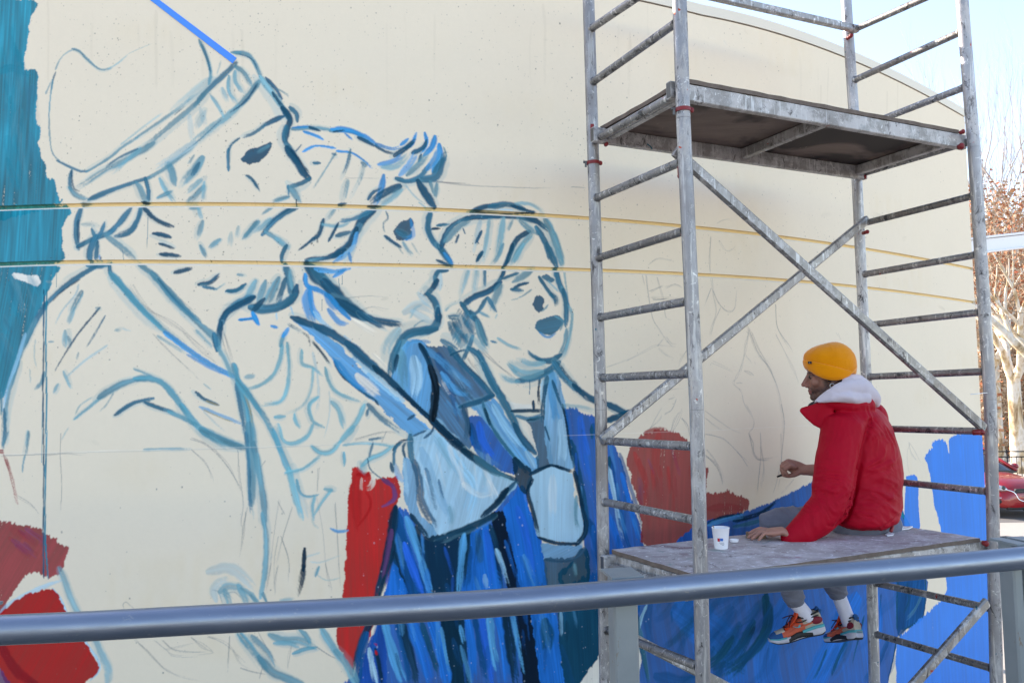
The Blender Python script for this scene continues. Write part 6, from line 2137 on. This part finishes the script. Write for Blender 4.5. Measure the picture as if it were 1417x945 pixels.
def shoe(side, heel, toe, updir, label=None):
    fx = (toe - heel); Ls = fx.length; fx.normalize()
    lf = updir.cross(fx).normalized(); uz = fx.cross(lf).normalized()
    def S(x, y, z): return heel + fx * x * Ls + lf * y * Ls + uz * z * Ls
    root = empty('trainer', heel, label)
    root.parent = man; root.matrix_parent_inverse = Matrix.Translation(man.location).inverted()
    W = [(0, .085), (.06, .115), (.15, .125), (.30, .115), (.45, .118), (.6, .140), (.72, .152), (.84, .140), (.93, .105), (1.0, .045)]
    def wid(x): return float(np.interp(x, [w[0] for w in W], [w[1] for w in W]))
    def body(name, xs, zlo, zhi, win, mt, parent, n=18, power=2.6, rnd=None):
        b = bmesh.new(); rings = []
        for x in xs:
            a, c = zlo(x), zhi(x); w = win(x); r = []
            for k in range(n):
                t = 2 * math.pi * k / n
                cy, cz = math.cos(t), math.sin(t)
                y = math.copysign(abs(cy) ** (2 / power), cy) * w
                z = (a + c) / 2 + math.copysign(abs(cz) ** (2 / power), cz) * (c - a) / 2
                if z > (a + c) / 2 and rnd: y *= 1 - rnd * ((z - (a + c) / 2) / ((c - a) / 2)) ** 1.5
                r.append(b.verts.new(S(x, y, z)))
            rings.append(r)
        for p, q in zip(rings[:-1], rings[1:]):
            for k in range(n): b.faces.new((p[k], p[(k + 1) % n], q[(k + 1) % n], q[k]))
        b.faces.new(rings[0][::-1]); b.faces.new(rings[-1])
        bmesh.ops.recalc_face_normals(b, faces=b.faces)
        return sharp(obj(name, b, mt, parent), 50)
    ip = lambda d: (lambda x: float(np.interp(x, [q[0] for q in d], [q[1] for q in d])))
    X = lambda a, b, n=14: list(np.linspace(a, b, n))
    sl = ip([(0, .035), (.08, .0), (.3, .012), (.45, .012), (.7, .0), (.88, .015), (1, .06)])
    sh = ip([(0, .155), (.15, .165), (.35, .14), (.6, .105), (.85, .095), (1, .115)])
    body('sole', X(0, 1, 24), sl, sh, lambda x: wid(x), m_sole, root, power=4)
    body('tread', X(.02, .97, 20), lambda x: sl(x) - .008, lambda x: sl(x) + .012, lambda x: wid(x) * .96, m_blk, root, power=4)
    body('shank_panel', X(.24, .68, 12), lambda x: sl(x) + .004, ip([(.24, .10), (.40, .135), (.52, .15), (.68, .08)]), lambda x: wid(x) * 1.03, m_blk, root, power=4)
    body('foam_strip', X(.0, .40, 12), lambda x: sh(x) - .045, lambda x: sh(x) + .02, lambda x: wid(x) * 1.015, m_teal, root, power=4)
    body('foam_strip', X(.70, .985, 12), lambda x: sh(x) - .022, lambda x: sh(x) + .012, lambda x: wid(x) * 1.012, m_teal, root, power=4)
    uh = ip([(0.01, .36), (.1, .42), (.2, .40), (.30, .37), (.42, .33), (.55, .275), (.68, .225), (.80, .20), (.90, .19), (.985, .15)])
    up = body('upper', X(.015, .36, 12), lambda x: sh(x) - .03, uh, lambda x: wid(x) * .92, m_beige, root, rnd=.35)
    body('vamp', X(.34, .80, 14), lambda x: sh(x) - .03, uh, lambda x: wid(x) * .93, m_org, root, rnd=.45)
    body('toe_cap', X(.76, .985, 12), lambda x: sh(x) - .03, lambda x: uh(x) + .004, lambda x: wid(x) * .95, m_blue, root, rnd=.45)
    body('toe_box', X(.70, .86, 8), lambda x: .15, lambda x: uh(x) + .010, lambda x: wid(x) * .62, m_beige, root, rnd=.3)
    for s in (1, -1):
        b = bmesh.new(); add_ell(b, S(.115, s * .098, .262), (0.108 * Ls, 0.030 * Ls, 0.066 * Ls), Matrix((fx, lf, uz)).transposed(), 18, 12); obj('heel_panel', b, m_maroon, root)
        b = bmesh.new(); add_tube(b, [S(.06, s * .105, .345), S(.22, s * .108, .33), S(.36, s * .098, .29), S(.47, s * .07, .29)], 0.0032, 8); obj('piping', b, m_blk, root)
        b = bmesh.new(); add_tube(b, [S(.20, s * .118, .245), S(.34, s * .117, .225), S(.50, s * .124, .205), S(.62, s * .13, .175)], [.003, .005, .0055, .003], 8, round_ends=True); obj('side_stripe', b, m_org, root)
        b = bmesh.new()                          # small curved tick mark on the side
        add_tube(b, spline([S(.415, s * .1215, .262), S(.452, s * .124, .222), S(.49, s * .1235, .224), S(.55, s * .1175, .262)], 4), [.0008, .003, .0048, .0052, .005, .0042, .0036, .003, .0024, .0018, .0014, .001, .0008], 8); obj('tick_mark', b, m_teal, root)
        b = bmesh.new()
        for xx in (.46, .56, .66): add_box(b, S(xx, s * .072, ip([(.4, .31), (.7, .218)])(xx) - .004), fx * .026 * Ls, lf * .022 * Ls - uz * s * .010 * Ls, uz * .006 * Ls + lf * s * .004 * Ls)
        obj('eyelet_tab', b, m_bright, root, smooth=False)
    b = bmesh.new(); add_tube(b, [S(.62, 0, .245), S(.48, 0, .335), S(.41, 0, .42), S(.385, 0, .49)], [.018, .020, .020, .014], 12, round_ends=True, ref=lf, squash=(0.35, 1.25)); tg_ = obj('tongue', b, m_bright, root)
    b = bmesh.new()
    for i, xx in enumerate((.44, .50, .56, .62, .68)):
        z = ip([(.44, .36), (.68, .24)])(xx)
        for s in (1, -1): add_tube(b, [S(xx + .02, s * .07, z - .03), S(xx - .005, 0, z + .022), S(xx - .03, -s * .066, z - .012)], 0.0028, 8)
    for s, e in ((1, (.62, .12, .26)), (-1, (.60, -.11, .27)), (1, (.55, .13, .40)), (-1, (.66, -.03, .39))):
        add_tube(b, spline([S(.44, 0, .375), S(.50, s * .05, .40), S(*e)], 4), 0.0024, 7)
    obj('laces', b, m_lace, root)
    b = bmesh.new(); add_tube(b, spline([S(.03, 0, .33), S(.005, 0, .40), S(.03, 0, .455), S(.075, 0, .41)], 4), 0.0052, 8, squash=(2.4, 0.6)); obj('pull_tab', b, m_blue, root)
    b = bmesh.new(); add_tube(b, [S(.045, s_ * .075, .40) for s_ in (1, 0, -1)], .004, 8); add_tube(b, spline([S(.05, .085, .40), S(.2, .098, .375), S(.34, .085, .35), S(.40, .03, .37)], 4), .0045, 8, round_ends=True); add_tube(b, spline([S(.05, -.085, .40), S(.2, -.098, .375), S(.34, -.085, .35), S(.40, -.03, .37)], 4), .0045, 8, round_ends=True); obj('ankle_collar', b, m_blk, root)
    return S
SA = shoe('l', P(1142, 874, 3.975), P(1065.5, 892, 3.99), Vector((0.20, 0, 1)), 'trainer seen side on with its black sole panel')
SB = shoe('r', P(1191, 884, 4.00), P(1143, 890, 4.22), Vector((0.12, -0.02, 1)), 'trainer turned away, heel towards the viewer')
for k, S_ in (('l', SA), ('r', SB)):
    bm = bmesh.new()
    a = AN[k]; b = S_(.21, 0, .28)
    pts = [a.lerp(b, -0.12), a.lerp(b, 0.35), a.lerp(b, 0.7), b]
    add_tube(bm, spline(pts, 5), [0.034] * 16, 48, round_ends=False)
    for i, v in enumerate(bm.verts):
        pass
    bm.normal_update()
    for i, v in enumerate(list(bm.verts)):
        if i % 2 == 0: v.co += v.normal * 0.0016
    obj('sock', bm, m_sock, man)

# ------------------------------------------------------------------ small things on the deck
zt = z_lo + 0.0015
m_paper = mat('white_cup_paper', lin((234, 233, 236)), 0.45)
cupc = Vector((*PZ(998, 758.5, zt)[:2], zt))
cup = empty('paper_cup', cupc, 'white paper cup with a small red and blue mark standing on the deck', 'cup')
ch = 0.083
bm = bmesh.new()
prof = [(0.0, 0.004), (0.0245, 0.004), (0.0245, 0.0), (0.026, 0.0), (0.0345, ch - 0.003), (0.0355, ch - 0.002), (0.036, ch), (0.0352, ch + 0.0015), (0.034, ch - 0.001), (0.0335, ch - 0.004), (0.0257, 0.012), (0.0, 0.012)]
lathe_rings(bm, [[cupc + Vector((max(r, 1e-4) * math.cos(a), max(r, 1e-4) * math.sin(a), z)) for a in np.linspace(0, 2 * math.pi, 40, endpoint=False)] for r, z in prof])
bmesh.ops.recalc_face_normals(bm, faces=bm.faces)
sharp(obj('cup_wall', bm, m_paper, cup), 40)
def cup_patch(name, a0, a1, z0, z1, m):
    bm = bmesh.new(); n = 6; v = []
    for i in range(n + 1):
        a = math.radians(a0 + (a1 - a0) * i / n)
        v.append([bm.verts.new(cupc + Vector(((0.0262 + 0.0085 * z / ch + 0.0006) * math.cos(a), (0.0262 + 0.0085 * z / ch + 0.0006) * math.sin(a), z))) for z in (z0, z1)])
    for p, q in zip(v[:-1], v[1:]): bm.faces.new((p[0], q[0], q[1], p[1]))
    obj(name, bm, m, cup)
cup_patch('red_mark', -130, -112, 0.032, 0.045, mat('print_red', lin((190, 40, 50)), 0.5))
cup_patch('blue_mark', -111, -88, 0.034, 0.045, mat('print_blue', lin((40, 110, 190)), 0.5))
for k, (a0, a1, z0) in enumerate(((-118, -80, 0.026), (-110, -78, 0.0215), (-98, -80, 0.017))):
    cup_patch('print_line', a0, a1, z0, z0 + 0.0022, mat('print_grey', (0.35, 0.37, 0.42), 0.5) if k == 0 else bpy.data.materials['print_grey'])
bm = bmesh.new(); add_bar(bm, cupc + Vector((0.012, 0.01, 0.014)), cupc + Vector((-0.034, -0.012, ch + 0.010)), 0.006, 0.0015, bev=0.0004)
tag(obj('stirrer', bm, mat('wood_stick', lin((176, 140, 96)), 0.7), None), 'thin wooden stirring stick leaning inside the white paper cup', 'stick')
lc = Vector((*PZ(1016, 750, zt)[:2], zt))
bm = bmesh.new()
lathe_rings(bm, [[lc + Vector((r * math.cos(a), r * 0.8 * math.sin(a), z)) for a in np.linspace(0, 2 * math.pi, 24, endpoint=False)] for r, z in ((0.001, 0.001), (0.016, 0.001), (0.019, 0.010), (0.0185, 0.013), (0.017, 0.013), (0.015, 0.006), (0.001, 0.005))])
bmesh.ops.recalc_face_normals(bm, faces=bm.faces)
tag(sharp(obj('small_tub', bm, m_paper, None), 40), 'low white plastic tub just behind the paper cup', 'tub')
m_block = mat('sanding_block', rough=0.9); setc(m_block, mix(m_block, noise(m_block, 50, 4), lin((110, 92, 74)), lin((140, 120, 98))))
bc = D(1046, 3.545, 0.0); bc.z = zt + 0.011
bm = bmesh.new(); add_box(bm, bc, Vector((0.040, -0.010, 0)), Vector((0.006, 0.022, 0)), Vector((0, 0, 0.011)))
bmesh.ops.bevel(bm, geom=bm.edges[:], offset=0.002, segments=2, affect='EDGES')
tag(sharp(obj('sanding_block', bm, m_block, None)), 'brown block on the deck under the fingers of the leaning hand', 'block')
bm = bmesh.new(); add_tube(bm, [P(1088, 655.5, 4.148), P(1081, 657.5, 4.158), P(1075.5, 659.5, 4.172)], [0.0052, 0.0056, 0.0045], 8)
tag(obj('charcoal_stick', bm, mat('charcoal', (0.02, 0.02, 0.02), 0.9), None), 'short black charcoal stick held at the wall in the raised hand', 'charcoal')
def scrap(pts, label):
    bm = bmesh.new()
    c = [PZ(x, y, zt) for x, y in pts]
    lo = [bm.verts.new(p + Vector((0, 0, 0.0005))) for p in c]; hi = [bm.verts.new(p + Vector((0, 0, 0.0012 + 0.010 * random.random()))) for p in c]
    bm.faces.new(hi); bm.faces.new(lo[::-1])
    for k in range(len(c)): bm.faces.new((lo[k], lo[(k + 1) % len(c)], hi[(k + 1) % len(c)], hi[k]))
    tag(obj('paper_scrap', bm, m_paper, None, smooth=False), label, 'paper', 'paper scraps on the deck')
scrap([(1243, 731.5), (1253, 728.5), (1263, 730), (1257, 732.5), (1247, 733.5)], 'white paper scrap lying on the deck apart from the jacket hem')
scrap([(1225, 740), (1231, 736.5), (1238, 738), (1236, 741), (1228, 742)], 'small white paper scrap half tucked under the jacket hem')
# ------------------------------------------------------------------ beyond the end of the wall
def gp(px, Y, z=0.0):
    d = ray(px, 600); return Vector((d.x / d.y * Y, Y, z))
m_bark = mat('plane_bark', rough=0.85)
bn = noise(m_bark, 3.2, 4, 0.6, stretch=(1, 1, 0.5), dist=0.6)
setc(m_bark, ramp(m_bark, bn, [(0.30, lin((184, 172, 152))), (0.44, lin((214, 208, 198))), (0.56, lin((190, 170, 138))), (0.66, lin((134, 110, 82)))]))
bump(m_bark, bn, 0.4, 0.02)
m_twig = mat('twig', rough=0.9); setc(m_twig, mix(m_twig, noise(m_twig, 1.2, 3), lin((134, 114, 94)), lin((196, 178, 156))))
m_grey = mat('grey_twig', rough=0.9); setc(m_grey, mix(m_grey, noise(m_grey, 1.2, 3), lin((150, 140, 136)), lin((186, 176, 170))))
m_leaf = mat('autumn_leaf', rough=0.75)
setc(m_leaf, ramp(m_leaf, noise(m_leaf, 2.6, 3, 0.7), [(0.30, lin((108, 76, 56))), (0.45, lin((160, 92, 60))), (0.55, lin((158, 126, 94))), (0.70, lin((188, 68, 40)))]))
BS(m_leaf).inputs['Transmission Weight'].default_value = 0.0
class Tree:
    def __init__(s, seed): s.r = random.Random(seed); s.wood = bmesh.new(); s.fine = bmesh.new(); s.tips = []
    def limb(s, p, d, ln, r, depth, up, spread, fine_at):
        pts, rs = [p.copy()], [r]
        n = 5
        q = p.copy(); dd = d.normalized()
        for i in range(n):
            dd = (dd + Vector((s.r.gauss(0, .10), s.r.gauss(0, .10), s.r.gauss(0, .07) + up))).normalized()
            q = q + dd * ln / n; pts.append(q.copy()); rs.append(r * (1 - 0.42 * (i + 1) / n))
        tgt = s.wood if depth > fine_at else s.fine
        add_tube(tgt, pts, rs, 9 if depth > fine_at + 1 else 5 if depth > fine_at else 3, caps=False)
        if depth == 0:
            s.tips += pts[2:]; return
        k = s.r.choice((2, 3, 3)) if depth > 1 else s.r.choice((3, 4))
        for i in range(k):
            t = s.r.uniform(0.45, 1.0) if i else 1.0
            j = min(int(t * n), n); a = s.r.uniform(0, 6.283)
            side, u = frame_of(dd)
            nd = (dd + (side * math.cos(a) + u * math.sin(a)) * s.r.uniform(.5, 1.0) * spread).normalized()
            s.limb(pts[j], nd, ln * s.r.uniform(.58, .82), rs[j] * s.r.uniform(.55, .72), depth - 1, up, spread, fine_at)
        if depth <= 2: s.tips += pts[2:]
    def leaves(s, n, size):
        for _ in range(n):
            p = s.r.choice(s.tips) + Vector((s.r.gauss(0, .2), s.r.gauss(0, .2), s.r.gauss(-.08, .2)))
            a = Vector((s.r.gauss(0, 1), s.r.gauss(0, 1), s.r.gauss(0, 1))).normalized(); u, v = frame_of(a)
            z = size * s.r.uniform(.6, 1.25)
            out = []
            for i, (ang, rad) in enumerate(((0, 1), (35, .42), (62, .85), (100, .40), (150, .62), (180, .25), (210, .62), (260, .40), (298, .85), (325, .42))):
                t = math.radians(ang); out.append(s.fine.verts.new(p + (u * math.cos(t) + v * math.sin(t)) * rad * z + a * (0.15 * z * math.cos(2 * t))))
            s.fine.faces.new(out).material_index = 1
def tree(seed, base, h, r, depth, label, leaves, lsize, up=0.02, spread=0.75, bark=None, twig=None, lean=(0, 0), trunk_frac=0.33, group='trees beyond the wall end', fine_at=1):
    t = Tree(seed)
    o = empty('plane_tree' if bark is None else 'bare_tree', base, label, 'tree', group)
    d = Vector((lean[0], lean[1], 1)).normalized()
    add_tube(t.wood, [base - Vector((0, 0, .2)), base + d * .15, base + d * h * trunk_frac * .5, base + d * h * trunk_frac], [r * 1.5, r * 1.12, r * .98, r * .9], 14, caps=False)
    c = base + d * h * trunk_frac
    for i in range(4):
        a = i * 1.571 + t.r.uniform(-.5, .5)
        t.limb(c - d * t.r.uniform(0, .3), Vector((math.cos(a) * spread, math.sin(a) * spread, t.r.uniform(.7, 1.3))), h * .27, r * .62, depth, up, spread, fine_at)
    if leaves: t.leaves(leaves, lsize)
    obj('trunk', t.wood, bark or m_bark, o)
    obj('crown', t.fine, [twig or m_twig, m_leaf], o, smooth=False)
    return o
tree(11, gp(1407, 28), 11.0, .22, 4, 'pale barked plane tree with rust leaves, its white trunk forking behind the red car', 1900, .075, trunk_frac=.30)
tree(12, gp(1380, 33), 12.0, .22, 4, 'leafy plane tree just outside the wall end, behind the scaffold post', 1800, .075)
tree(13, gp(1460, 26), 11.0, .24, 4, 'plane tree whose bent twigs reach in at the right edge', 1300, .075, lean=(-.05, 0))
tree(14, gp(1388, 44), 25.0, .20, 4, 'tall bare grey tree with upright twigs against the sky', 0, .1, up=.16, spread=.38, bark=m_grey, twig=m_grey, trunk_frac=.25)
tree(15, gp(1420, 47), 25.0, .18, 4, 'slender bare tree standing right of the taller grey one', 0, .1, up=.16, spread=.38, bark=m_grey, twig=m_grey, trunk_frac=.25)
tree(16, gp(1356, 48), 25.0, .18, 4, 'bare grey tree half hidden by the top corner of the wall', 0, .1, up=.14, spread=.42, bark=m_grey, twig=m_grey, trunk_frac=.25)
# dry thicket behind the trees
r_ = random.Random(5)
bm = bmesh.new()
for _ in range(27000):
    Y = r_.uniform(34, 46); px = r_.uniform(1335, 1500); hmax = 12.0 * (0.65 + 0.35 * math.sin(px * .11 + Y)) 
    z = hmax * r_.random() ** 1.15
    p = gp(px, Y, z)
    d = Vector((r_.gauss(0, .6), r_.gauss(0, .6), r_.gauss(.55, .6))).normalized()
    ln = r_.uniform(.4, 1.3); q = p + d * ln * .5 + Vector((r_.gauss(0, .06),) * 3); e = p + d * ln
    add_tube(bm, [p, q, e], [r_.uniform(.010, .026), .012, .005], 3, caps=False)
for _ in range(13000):
    Y = r_.uniform(32, 45); p = gp(r_.uniform(1335, 1500), Y, 11.5 * r_.random() ** 1.2)
    a = Vector((r_.gauss(0, 1), r_.gauss(0, 1), r_.gauss(0, 1))).normalized(); u, v = frame_of(a); z = r_.uniform(.05, .11)
    bm.faces.new([bm.verts.new(p + (u * math.cos(t) + v * math.sin(t) * .7) * z) for t in (0, 1.1, 2.2, 3.3, 4.4, 5.4)]).material_index = 1 if r_.random() < .55 else 0
tag(obj('undergrowth', bm, [m_twig, m_leaf], None, smooth=False), kind='stuff')
m_hill = mat('dry_slope', rough=1.0)
setc(m_hill, mix(m_hill, noise(m_hill, .7, 6, 0.7), lin((150, 128, 102)), lin((204, 184, 156))))
bm = bmesh.new()
gn = 40
vv = [[bm.verts.new((x, y, -1.0 + 9.5 * math.exp(-((y - 66) / 15) ** 2) * (0.8 + .2 * math.sin(x * .08)) + .5 * float(vn(np.array([x * .2]), np.array([y * .2]), 9)[0]))) for x in np.linspace(-40, 120, gn)] for y in np.linspace(42, 100, 20)]
for i in range(19):
    for j in range(gn - 1): bm.faces.new((vv[i][j], vv[i][j + 1], vv[i + 1][j + 1], vv[i + 1][j]))
tag(obj('hillside', bm, m_hill, None), kind='structure')
# black railing in front of the thicket
m_iron = mat('black_iron', (0.015, 0.015, 0.016), 0.5, 0.3)
fa, fb = gp(1300, 25.2), gp(1560, 24.4)
fr = empty('iron_fence', fa, 'low black iron fence behind the red car', 'fence')
fd = (fb - fa).normalized(); fl = (fb - fa).length
for z in (.18, .82, .98):
    bm = bmesh.new(); add_bar(bm, fa + Vector((0, 0, z)), fb + Vector((0, 0, z)), .03, .035, bev=.003); obj('fence_rail', bm, m_iron, fr)
me0 = None
k = 0
while k * .135 < fl:
    c = fa + fd * k * .135
    bm = bmesh.new(); add_bar(bm, c + Vector((0, 0, .18)), c + Vector((0, 0, .84)), .016, .016, bev=.002) if k % 14 else add_bar(bm, c, c + Vector((0, 0, 1.04)), .05, .05, bev=.004)
    obj('fence_bar' if k % 14 else 'fence_post', bm, m_iron, fr); k += 1
# white canopy frame showing past the wall end
m_white = mat('white_steel', rough=0.5)
setc(m_white, mix(m_white, step(m_white, noise(m_white, 9, 5, .7, stretch=(1, 1, .5)), .66, .7), lin((226, 226, 230)), lin((110, 106, 104))))
A, B = P(1326, 344, 8.6), P(1500, 324, 9.4)
cf = empty('canopy_frame', Vector((A.x, A.y, 0)), 'white steel beam of a canopy frame jutting out past the wall end', 'frame')
dn = (B - A).normalized()
bm = bmesh.new(); add_bar(bm, A, B, .09, .135, bev=.004); add_bar(bm, A + Vector((0, -.006, .085)), B + Vector((0, -.006, .085)), .13, .024, bev=.003)
add_bar(bm, A + Vector((0, -.01, -.076)), B + Vector((0, -.01, -.076)), .11, .016, bev=.003)
sharp(obj('beam', bm, m_white, cf))
for q in (A + dn * .08, B - dn * .08):
    bm = bmesh.new(); add_bar(bm, Vector((q.x, q.y, 0)), q - Vector((0, 0, .07)), .09, .09, bev=.004); sharp(obj('canopy_post', bm, m_white, cf))

# ------------------------------------------------------------------ red hatchback parked beyond
m_car = mat('red_car_paint', rough=0.28); setc(m_car, mix(m_car, noise(m_car, 6, 3), lin((132, 10, 16)), lin((150, 14, 20))))
BS(m_car).inputs['Coat Weight'].default_value = 0.8
m_glass = mat('car_glass', (0.02, 0.03, 0.035), 0.06, 0.0, 0.6)
m_lamp = mat('lamp_lens', (0.55, 0.57, 0.6), 0.12, 0.6)
m_chrome = mat('chrome', (0.75, 0.75, 0.77), 0.12, 1.0)
m_tyre = mat('tyre_rubber', (0.02, 0.02, 0.021), 0.85)
m_rim = mat('alloy_rim', (0.45, 0.45, 0.47), 0.3, 0.9)
m_trim = mat('black_plastic', (0.02, 0.02, 0.022), 0.6)
ang = math.atan2(-.986, .165)
CF = Vector((math.cos(ang), math.sin(ang), 0)); CL = Vector((-CF.y, CF.x, 0)); CZ = Vector((0, 0, 1))
front = gp(1419, 18.2)
c0_ = front - CF * 4.06
car = empty('parked_car', front - CF * 2.03 + Vector((0, 0, .004)), 'glossy red hatchback parked in the sun beyond the wall end', 'car')
def K(x, y, z): return c0_ + CF * x + CL * y + CZ * (z + .004)
def loft(name, stations, m, parent, n=24, pw=3.2):
    bm = bmesh.new(); rings = []
    for x, hw, z0, z1, tum in stations:
        r = []
        for k in range(n):
            t = 2 * math.pi * k / n; cy, cz = math.cos(t), math.sin(t)
            y = math.copysign(abs(cy) ** (2 / pw), cy) * hw; f = math.copysign(abs(cz) ** (2 / pw), cz)
            z = (z0 + z1) / 2 + f * (z1 - z0) / 2
            r.append(bm.verts.new(K(x, y * (1 - tum * max(f, 0)), z)))
        rings.append(r)
    for p, q in zip(rings[:-1], rings[1:]):
        for k in range(n): bm.faces.new((p[k], p[(k + 1) % n], q[(k + 1) % n], q[k]))
    bm.faces.new(rings[0][::-1]); bm.faces.new(rings[-1])
    bmesh.ops.recalc_face_normals(bm, faces=bm.faces)
    bmesh.ops.subdivide_edges(bm, edges=bm.edges, cuts=1, use_grid_fill=True)
    return sharp(obj(name, bm, m, parent), 60)
loft('body', [(.0, .70, .34, .86, .05), (.10, .80, .24, 1.0, .08), (.6, .845, .2, 1.02, .10), (1.6, .85, .2, .99, .10), (2.7, .85, .2, .97, .12), (3.05, .845, .2, .94, .16), (3.45, .83, .2, .89, .22), (3.75, .79, .2, .82, .26), (3.93, .70, .2, .73, .26), (4.02, .60, .22, .64, .2), (4.06, .48, .26, .56, .15)], m_car, car)
loft('cabin', [(.12, .62, .9, 1.05, .1), (.35, .70, .92, 1.36, .22), (.9, .73, .92, 1.46, .24), (1.5, .74, .92, 1.48, .24), (2.0, .73, .92, 1.44, .24), (2.5, .71, .9, 1.22, .2), (2.98, .68, .88, .97, .1)], m_glass, car)
loft('roof', [(.30, .54, 1.33, 1.375, .1), (.9, .575, 1.43, 1.478, .1), (1.5, .58, 1.45, 1.50, .1), (2.0, .565, 1.41, 1.462, .1), (2.12, .55, 1.38, 1.43, .1)], m_car, car)
for s in (-1, 1):
    bm = bmesh.new(); add_tube(bm, [K(2.0, s * .56, 1.43), K(2.5, s * .615, 1.19), K(2.98, s * .66, .96)], [.035, .035, .045], 8); obj('pillar', bm, m_car, car)
    bm = bmesh.new(); add_tube(bm, [K(.75, s * .57, 1.45), K(.85, s * .74, .98)], .04, 8); add_tube(bm, [K(1.55, s * .575, 1.46), K(1.5, s * .76, .98)], .035, 8); obj('side_pillar', bm, m_trim, car)
    hl_ = bmesh.new(); add_ell(hl_, K(3.80, s * .60, .685), (.23, .12, .070), Matrix(((CF.x, CL.x, 0), (CF.y, CL.y, 0), (0, 0, 1))) @ Matrix.Rotation(-s * .62, 3, 'Z') @ Matrix.Rotation(.16, 3, 'Y'), 22, 14); h_ = obj('headlight', hl_, m_lamp, car)
    for q in (.66, .55):
        bm = bmesh.new(); add_ell(bm, K(3.88 + (.66 - q) * .7, s * q, .69), (.05, .05, .05)); obj('lamp_bulb', bm, m_glass, h_)
    bm = bmesh.new(); add_ell(bm, K(3.90, s * .62, .40), (.09, .15, .075), Matrix(((CF.x, CL.x, 0), (CF.y, CL.y, 0), (0, 0, 1))), 16, 10); obj('fog_lamp_recess', bm, m_trim, car)
    bm = bmesh.new(); add_tube(bm, spline([K(3.83, s * .74, .40), K(3.90, s * .71, .46), K(3.97, s * .62, .475)], 4), .012, 8); obj('fog_lamp_trim', bm, m_chrome, car)
    bm = bmesh.new(); add_ell(bm, K(2.62, s * .93, 1.02), (.08, .11, .075)); obj('door_mirror', bm, m_car, car)
    for x in (.62, 3.22):
        w = empty('wheel', K(x, s * .76, .29)); w.parent = car; w.matrix_parent_inverse = Matrix.Translation(car.location).inverted()
        bm = bmesh.new()
        prof = [(.19, -.09), (.27, -.095), (.29, -.07), (.292, 0), (.29, .07), (.27, .095), (.19, .09)]
        lathe_rings(bm, [[K(x, s * .76, .29) + CL * b + CF * a * math.cos(t) + CZ * a * math.sin(t) for t in np.linspace(0, 2 * math.pi, 32, endpoint=False)] for a, b in prof + [prof[0]]])
        bmesh.ops.recalc_face_normals(bm, faces=bm.faces); obj('tyre', bm, m_tyre, w)
        bm = bmesh.new()
        for i in range(5):
            t = i * 1.2566; e = CF * math.cos(t) + CZ * math.sin(t); add_bar(bm, K(x, s * .835, .29), K(x, s * .825, .29) + e * .19, .045, .02)
        add_tube(bm, [K(x, s * .78, .29), K(x, s * .80, .29)], .2, 24); obj('rim', bm, m_rim, w)
bm = bmesh.new()
gpts = [(-.36, .60), (-.30, .665), (.30, .665), (.36, .60), (.27, .42), (.15, .36), (-.15, .36), (-.27, .42)]
vf = [bm.verts.new(K(4.075 - abs(y) * .09, y, z)) for y, z in gpts]; vb = [bm.verts.new(K(3.9, y, z)) for y, z in gpts]
bm.faces.new(vf)
for k in range(8): bm.faces.new((vf[k], vf[(k + 1) % 8], vb[(k + 1) % 8], vb[k]))
bmesh.ops.recalc_face_normals(bm, faces=bm.faces)
gr_ = obj('grille', bm, m_trim, car, smooth=False)
for z in (.44, .50, .56, .62):
    bm = bmesh.new(); w = .27 + (z - .42) * .35; add_tube(bm, [K(4.065 - w * .09, -w, z), K(4.085, 0, z), K(4.065 - w * .09, w, z)], .006, 6); obj('grille_bar', bm, m_steel, gr_)
bm = bmesh.new(); add_tube(bm, spline([K(3.93, -.56, .66), K(4.03, -.36, .60), K(4.06, -.25, .43), K(4.08, 0, .375), K(4.06, .25, .43), K(4.03, .36, .60), K(3.93, .56, .66)], 4), .014, 8); obj('grille_trim', bm, m_chrome, car)
bm = bmesh.new(); add_ell(bm, K(4.085, 0, .60), (.012, .06, .045), Matrix(((CF.x, CL.x, 0), (CF.y, CL.y, 0), (0, 0, 1)))); obj('badge', bm, m_chrome, car)
bm = bmesh.new(); add_tube(bm, [K(3.98, -.5, .25), K(4.04, 0, .25), K(3.98, .5, .25)], .045, 8); obj('lower_intake', bm, m_trim, car)
